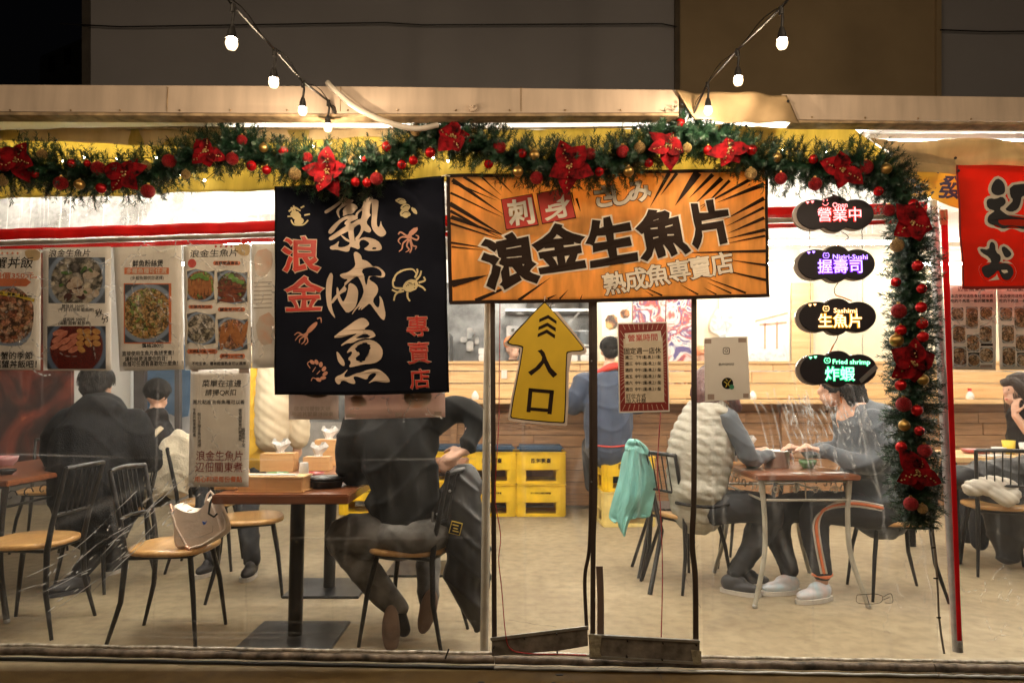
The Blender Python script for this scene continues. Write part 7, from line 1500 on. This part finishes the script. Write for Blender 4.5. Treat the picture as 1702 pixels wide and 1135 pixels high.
e = MB(); e.ball((fx_-.295,fy_+.0,1.25), .008, 8, (.6,1,.7)); e.build('eye', M['ink'], Fp, world=True)
# ---- G: woman at the pale table, profile, hand to chin
Gp = person('dark haired woman in profile with hand at her chin at the pale table', (3.9, 5.4, 0)); gx, gy = xc(1699, 5.35), 5.42
organ('body', [('l', [(gx+.1,gy,.55),(gx+.1,gy,.9),(gx+.07,gy,1.05),(gx+.02,gy,1.12)], [.12,.12,.1,.045])] + head_parts((gx,gy,1.235), (-.98,-.2,0)) + [('l', [(gx-.02,gy-.13,.93),(gx-.085,gy-.1,1.05)], [.035,.026])] + hand((gx-.085,gy-.1,1.05), (.1,.05,.9), (-1,0,0), .45, .9), M['skin'], Gp, .008, 2)
organ('top', [('l', [(gx+.14,gy,.5),(gx+.12,gy,.85),(gx+.08,gy,1.03)], [.18,.18,.14]), ('l', [(gx+.05,gy-.16,1.0),(gx+.06,gy-.25,.82),(gx-.01,gy-.15,.92)], [.075,.065,.045])], M['ink'], Gp, .011, 2, folds(.007, 18))
organ('trousers', [('l', [(gx+.1,gy-.1,.47),(gx-.35,gy-.12,.48),(gx-.42,gy-.12,.1)], [.11,.09,.06]), ('l', [(gx+.1,gy+.1,.47),(gx-.3,gy+.12,.48),(gx-.35,gy+.12,.1)], [.11,.09,.06])], M['darkpants'], Gp, .012, 2)
organ('hair', [('e', (gx+.03,gy,1.28), (.11,.1,.1)), ('l', [(gx+.07,gy-.02,1.27),(gx+.1,gy-.03,1.12),(gx+.11,gy-.03,.98)], [.09,.08,.05]), ('l', [(gx-.06,gy-.06,1.315),(gx-.03,gy-.085,1.27),(gx+.03,gy-.095,1.15)], [.03,.035,.035]), ('e', (gx-.075,gy,1.3), (.025,.06,.035))], M['hairbr'], Gp, .009, 2, folds(.005, 40))
e = MB(); e.ball((gx-.088,gy-.05,1.245), .008, 8, (.6,1,.7)); e.build('eye', M['ink'], Gp, world=True); l_ = MB(); l_.ball((gx-.094,gy-.03,1.172), .012, 8, (.7,1.4,.5)); l_.build('lips', mat('lips', (.5,.12,.1), .4), Gp, world=True)
SC = T('black_coat_pile', 'black coat spread over a chair in front of the pale table', 'coat', (3.3, 4.9, 0)); cx_ = xc(1640, 4.9)
organ('coat', [('l', [(cx_-.25,4.95,.62),(cx_+.05,4.95,.66),(cx_+.35,4.9,.68)], [.07,.1,.1]), ('l', [(cx_+.1,4.95,.6),(cx_+.12,4.93,.35),(cx_+.1,4.92,.1)], [.14,.15,.08]), ('l', [(cx_+.32,4.9,.6),(cx_+.34,4.9,.3),(cx_+.3,4.9,.08)], [.12,.13,.07])], mat('black_nylon2', (.015,.015,.017), .5, var=.2), SC, .012, 3, folds(.014, 16, 2))
WC = T('white_quilted_coat', 'white quilted coat folded on the chair at right', 'coat', (3.3, 4.75, .5)); wx = xc(1630, 4.75)
organ('coat', [('l', [(wx-.12,4.72,.58),(wx+.02,4.7,.6),(wx+.13,4.7,.585)], [.05,.065,.05]), ('l', [(wx+.0,4.66,.56),(wx+.07,4.64,.52),(wx+.12,4.64,.55)], [.04,.05,.035])], mat('white_nylon', (.55,.5,.42), .6), WC, .009, 2, quilt(.01, .045, tilt=.8))
# ---- turquoise jacket over a dark folding chair
FC = T('folding_chair', 'black folding chair under the turquoise jacket', 'chair', (.93, 4.6, 0)); 
def rod(pts, r, nm, root=None, m=None): return MB().tube([Vector(p) for p in pts], r, 8).build(nm, m or M['black_steel'], root or FC, world=True)
for dy in (0, .36):
    rod([P(1072,748,4.55)+Vector((0,dy,0)), P(1092,850,4.5)+Vector((0,dy,0)), Vector((P(1100,900,4.45).x, 4.45+dy, .35)), Vector((P(1080,980,4.3).x, 4.3+dy, 0))], .015, 'frame_tube')
    rod([Vector((xc(1105,4.5), 4.55+dy, .47)), Vector((xc(1063,4.6), 4.62+dy, .0))], .012, 'leg')
MB().bbox((xc(1118,4.7), 4.72, .455), (.34,.36,.03), .01).build('seat', M['black_steel'], FC, world=True); rod([P(1072,748,4.55), P(1072,748,4.55)+Vector((0,.36,0))], .014, 'top_bar'); MB().bbox(P(1080,790,4.54)+Vector((0,.18,0)), (.02,.34,.12), .008).build('backrest', M['black_steel'], FC, world=True)
TJ = T('turquoise_jacket', 'thin turquoise jacket draped over the folding chair at the entrance', 'jacket', (.8, 4.5, 0)); M['teal'] = mat('teal_nylon', (.2,.5,.46), .5, var=.06)
def pt(px, py, Y): return P(px, py, Y)
def drape(name, m, root, left, right, Y, amp, freq, seed=0, nx=60, ny=40, depth=.05, th=.006):
    """cloth hanging between two outlines, thrown into vertical folds"""
    Lc, Rc = cr_spline([(x, y, 0) for x, y in left], 8), cr_spline([(x, y, 0) for x, y in right], 8); vs = []
    for j in range(ny+1):
        t = j/ny; a = Lc[int(t*(len(Lc)-1))]; c = Rc[int(t*(len(Rc)-1))]
        for i in range(nx+1):
            s = i/nx; px, py = a.x+(c.x-a.x)*s, a.y+(c.y-a.y)*s
            f = amp*(.25+.75*t)*math.sin(freq*s*6.28 + 1.3*math.sin(t*3+seed) + seed) + amp*.4*math.sin(freq*2.3*s*6.28+seed*2+t*2) + .03*noise.noise(Vector((s*3.5+seed, t*4, seed))) + .008*noise.noise(Vector((s*12+seed, t*16, 3)))
            vs.append(P(px, py, Y + f - depth*math.sin(math.pi*s)))
    n = nx+1; o = MB().add(vs, [(j*n+i, (j+1)*n+i, (j+1)*n+i+1, j*n+i+1) for j in range(ny) for i in range(nx)], True).build(name, m, root, world=True)
    md = o.modifiers.new('thickness', 'SOLIDIFY'); md.thickness = th; return o
drape('body', M['teal'], TJ, [(1044,738),(1034,760),(1028,795),(1018,830),(1012,858),(1020,868)], [(1068,740),(1082,770),(1090,800),(1086,835),(1080,858),(1070,856)], 4.50, .020, 1.5, .5, depth=.07)
drape('sleeve', M['teal'], TJ, [(1044,745),(1036,790),(1030,830),(1026,860),(1030,878),(1036,890)], [(1062,745),(1066,790),(1064,830),(1052,855),(1044,872),(1039,891)], 4.42, .010, 1.1, 2, depth=.05)
drape('collar', M['teal'], TJ, [(1040,748),(1040,740),(1046,731),(1052,730)], [(1076,756),(1076,746),(1066,736),(1058,731)], 4.44, .01, 1.5, 1, 30, 12, depth=.04)
# ---- handbag on the chair
HB_ = T('handbag', 'beige leather handbag with a small blue emblem on the front chair', 'handbag', (-1.66, 3.5, .46)); hx, hy, hz_ = xc(325, 3.42), 3.46, .462
M['bag'] = mat('beige_leather', (.92,.76,.64), .42, var=.05, bump=.15, bs=60)
Yb = 3.42
bagpts = [(283,836),(296,845),(312,850),(330,847),(342,833),(348,822),(356,835),(366,862),(373,884),(369,892),(352,902),(330,912),(300,914),(286,912),(284,880)]
def bagf(x, y, z): return Vector((x, Yb + .11 - z*1.0, y))
b = MB(); pts = [(P(x, y, Yb).x, P(x, y, Yb).z) for x, y in bagpts]; pts = smooth_closed(pts, 2); n = len(pts); cxx = sum(p[0] for p in pts)/n; czz = sum(p[1] for p in pts)/n; vs = []; lay = [(.86,-.002),(.97,.016),(1.0,.045),(1.0,.07),(.97,.098),(.86,.112)]
for k, dy in lay: vs += [(cxx+(x-cxx)*k, Yb+dy, czz+(z-czz)*k) for x, z in pts]
b.add(vs, [(i*n+(j+1)%n, i*n+j, (i+1)*n+j, (i+1)*n+(j+1)%n) for i in range(len(lay)-1) for j in range(n)], True)
pz = [(p[0], p[1]) for p in pts]; tr = tess(pz if sum(pz[i][0]*pz[(i+1)%n][1]-pz[(i+1)%n][0]*pz[i][1] for i in range(n)) > 0 else pz[::-1])
rev = sum(pz[i][0]*pz[(i+1)%n][1]-pz[(i+1)%n][0]*pz[i][1] for i in range(n)) < 0
mp = (lambda i: n-1-i) if rev else (lambda i: i)
b.add(vs[:n], [tuple(mp(i) for i in t) for t in tr], True); b.add(vs[-n:], [tuple(mp(i) for i in t)[::-1] for t in tr], True); b.build('body', M['bag'], HB_, world=True)
rod([P(x, y, Yb+.05) for x, y in ((341,836),(345,822),(350,816),(355,822),(358,838))], .006, 'handle', HB_, M['bag'])
rod([P(x, y, Yb-.012) for x, y in ((285,850),(292,875),(303,895),(312,911),(335,906),(358,892),(374,880),(376,868),(370,850))], .0055, 'shoulder_strap', HB_, M['bag'])
b = MB(); b.tube([P(308,908,Yb-.012), P(316,913,Yb-.012)], .011, 8); b.tube([P(283,838,Yb+.02), P(286,850,Yb)], .007, 8); b.build('buckle', mat('rose_gold', (.6,.35,.25), .3, .9), HB_, world=True)
slabP([(336,866),(341,868),(344,865),(341,871),(338,872)], Yb-.006, .003, 'emblem', mat('blue_emblem', (.05,.15,.6), .5), HB_)
b = MB(); b.tube([P(x, y, Yb-.004) for x, y in ((332,892),(353,884),(354,873))], .0012, 5); b.build('pocket_seam', mat('seam_tan', (.4,.26,.18), .6), HB_, world=True)
# combed strands laid over the hair masses
def strands(root, c, rad, m, drop, n=420, seed=0, part=(0,0)):
    rd = random.Random(seed); c = Vector(c); vs, fs = [], []
    for _ in range(n):
        a = rd.uniform(0, 6.283); e0 = rd.uniform(.05, .9); prev = None
        base = len(vs); K_ = 7
        for k in range(K_+1):
            t = k/K_; el = math.pi/2 - (e0 + t*(1.9-e0*.5)); rr = 1.035 + .02*math.sin(a*9+k) + rd.uniform(0,.012); aa = a + .25*math.sin(t*3+a*3)
            if el < -.15: p = c + Vector((math.cos(aa)*rad[0]*rr, math.sin(aa)*rad[1]*rr, -drop*(-.15-el)/.6 ))
            else: p = c + Vector((math.cos(el)*math.cos(aa)*rad[0]*rr, math.cos(el)*math.sin(aa)*rad[1]*rr, math.sin(el)*rad[2]*rr))
            wv_ = .0022*(1-t*.7); tn = Vector((-math.sin(aa), math.cos(aa), 0))*wv_; vs += [p-tn, p+tn]
        fs += [(base+2*k, base+2*k+1, base+2*k+3, base+2*k+2) for k in range(K_)]
    b = MB(); b.v = [tuple(p) for p in vs]; b.f = fs; b.sm = [True]*len(fs); o = b.build('hair_strands', m, root, world=True); o['kind'] = 'stuff'
strands(A, (ax-.045,ay+.03,1.30), (.1,.112,.1), M['hair'], .04, 500, 1); strands(B_, (bx_,by_,1.235), (.102,.108,.102), M['hair'], .03, 300, 2)
strands(Dp, (dx_+.03,dy_+.0,1.655), (.1,.112,.1), M['hair'], .03, 350, 3); strands(E_, (ex_+.09,ey_+.03,1.29), (.125,.125,.115), M['hairred'], .2, 450, 4)
strands(Fp, (fx_-.17,fy_+.04,1.275), (.105,.12,.108), M['hair'], .06, 450, 5); strands(Gp, (gx+.04,gy,1.27), (.105,.108,.108), M['hairbr'], .25, 450, 6)
bake_all()
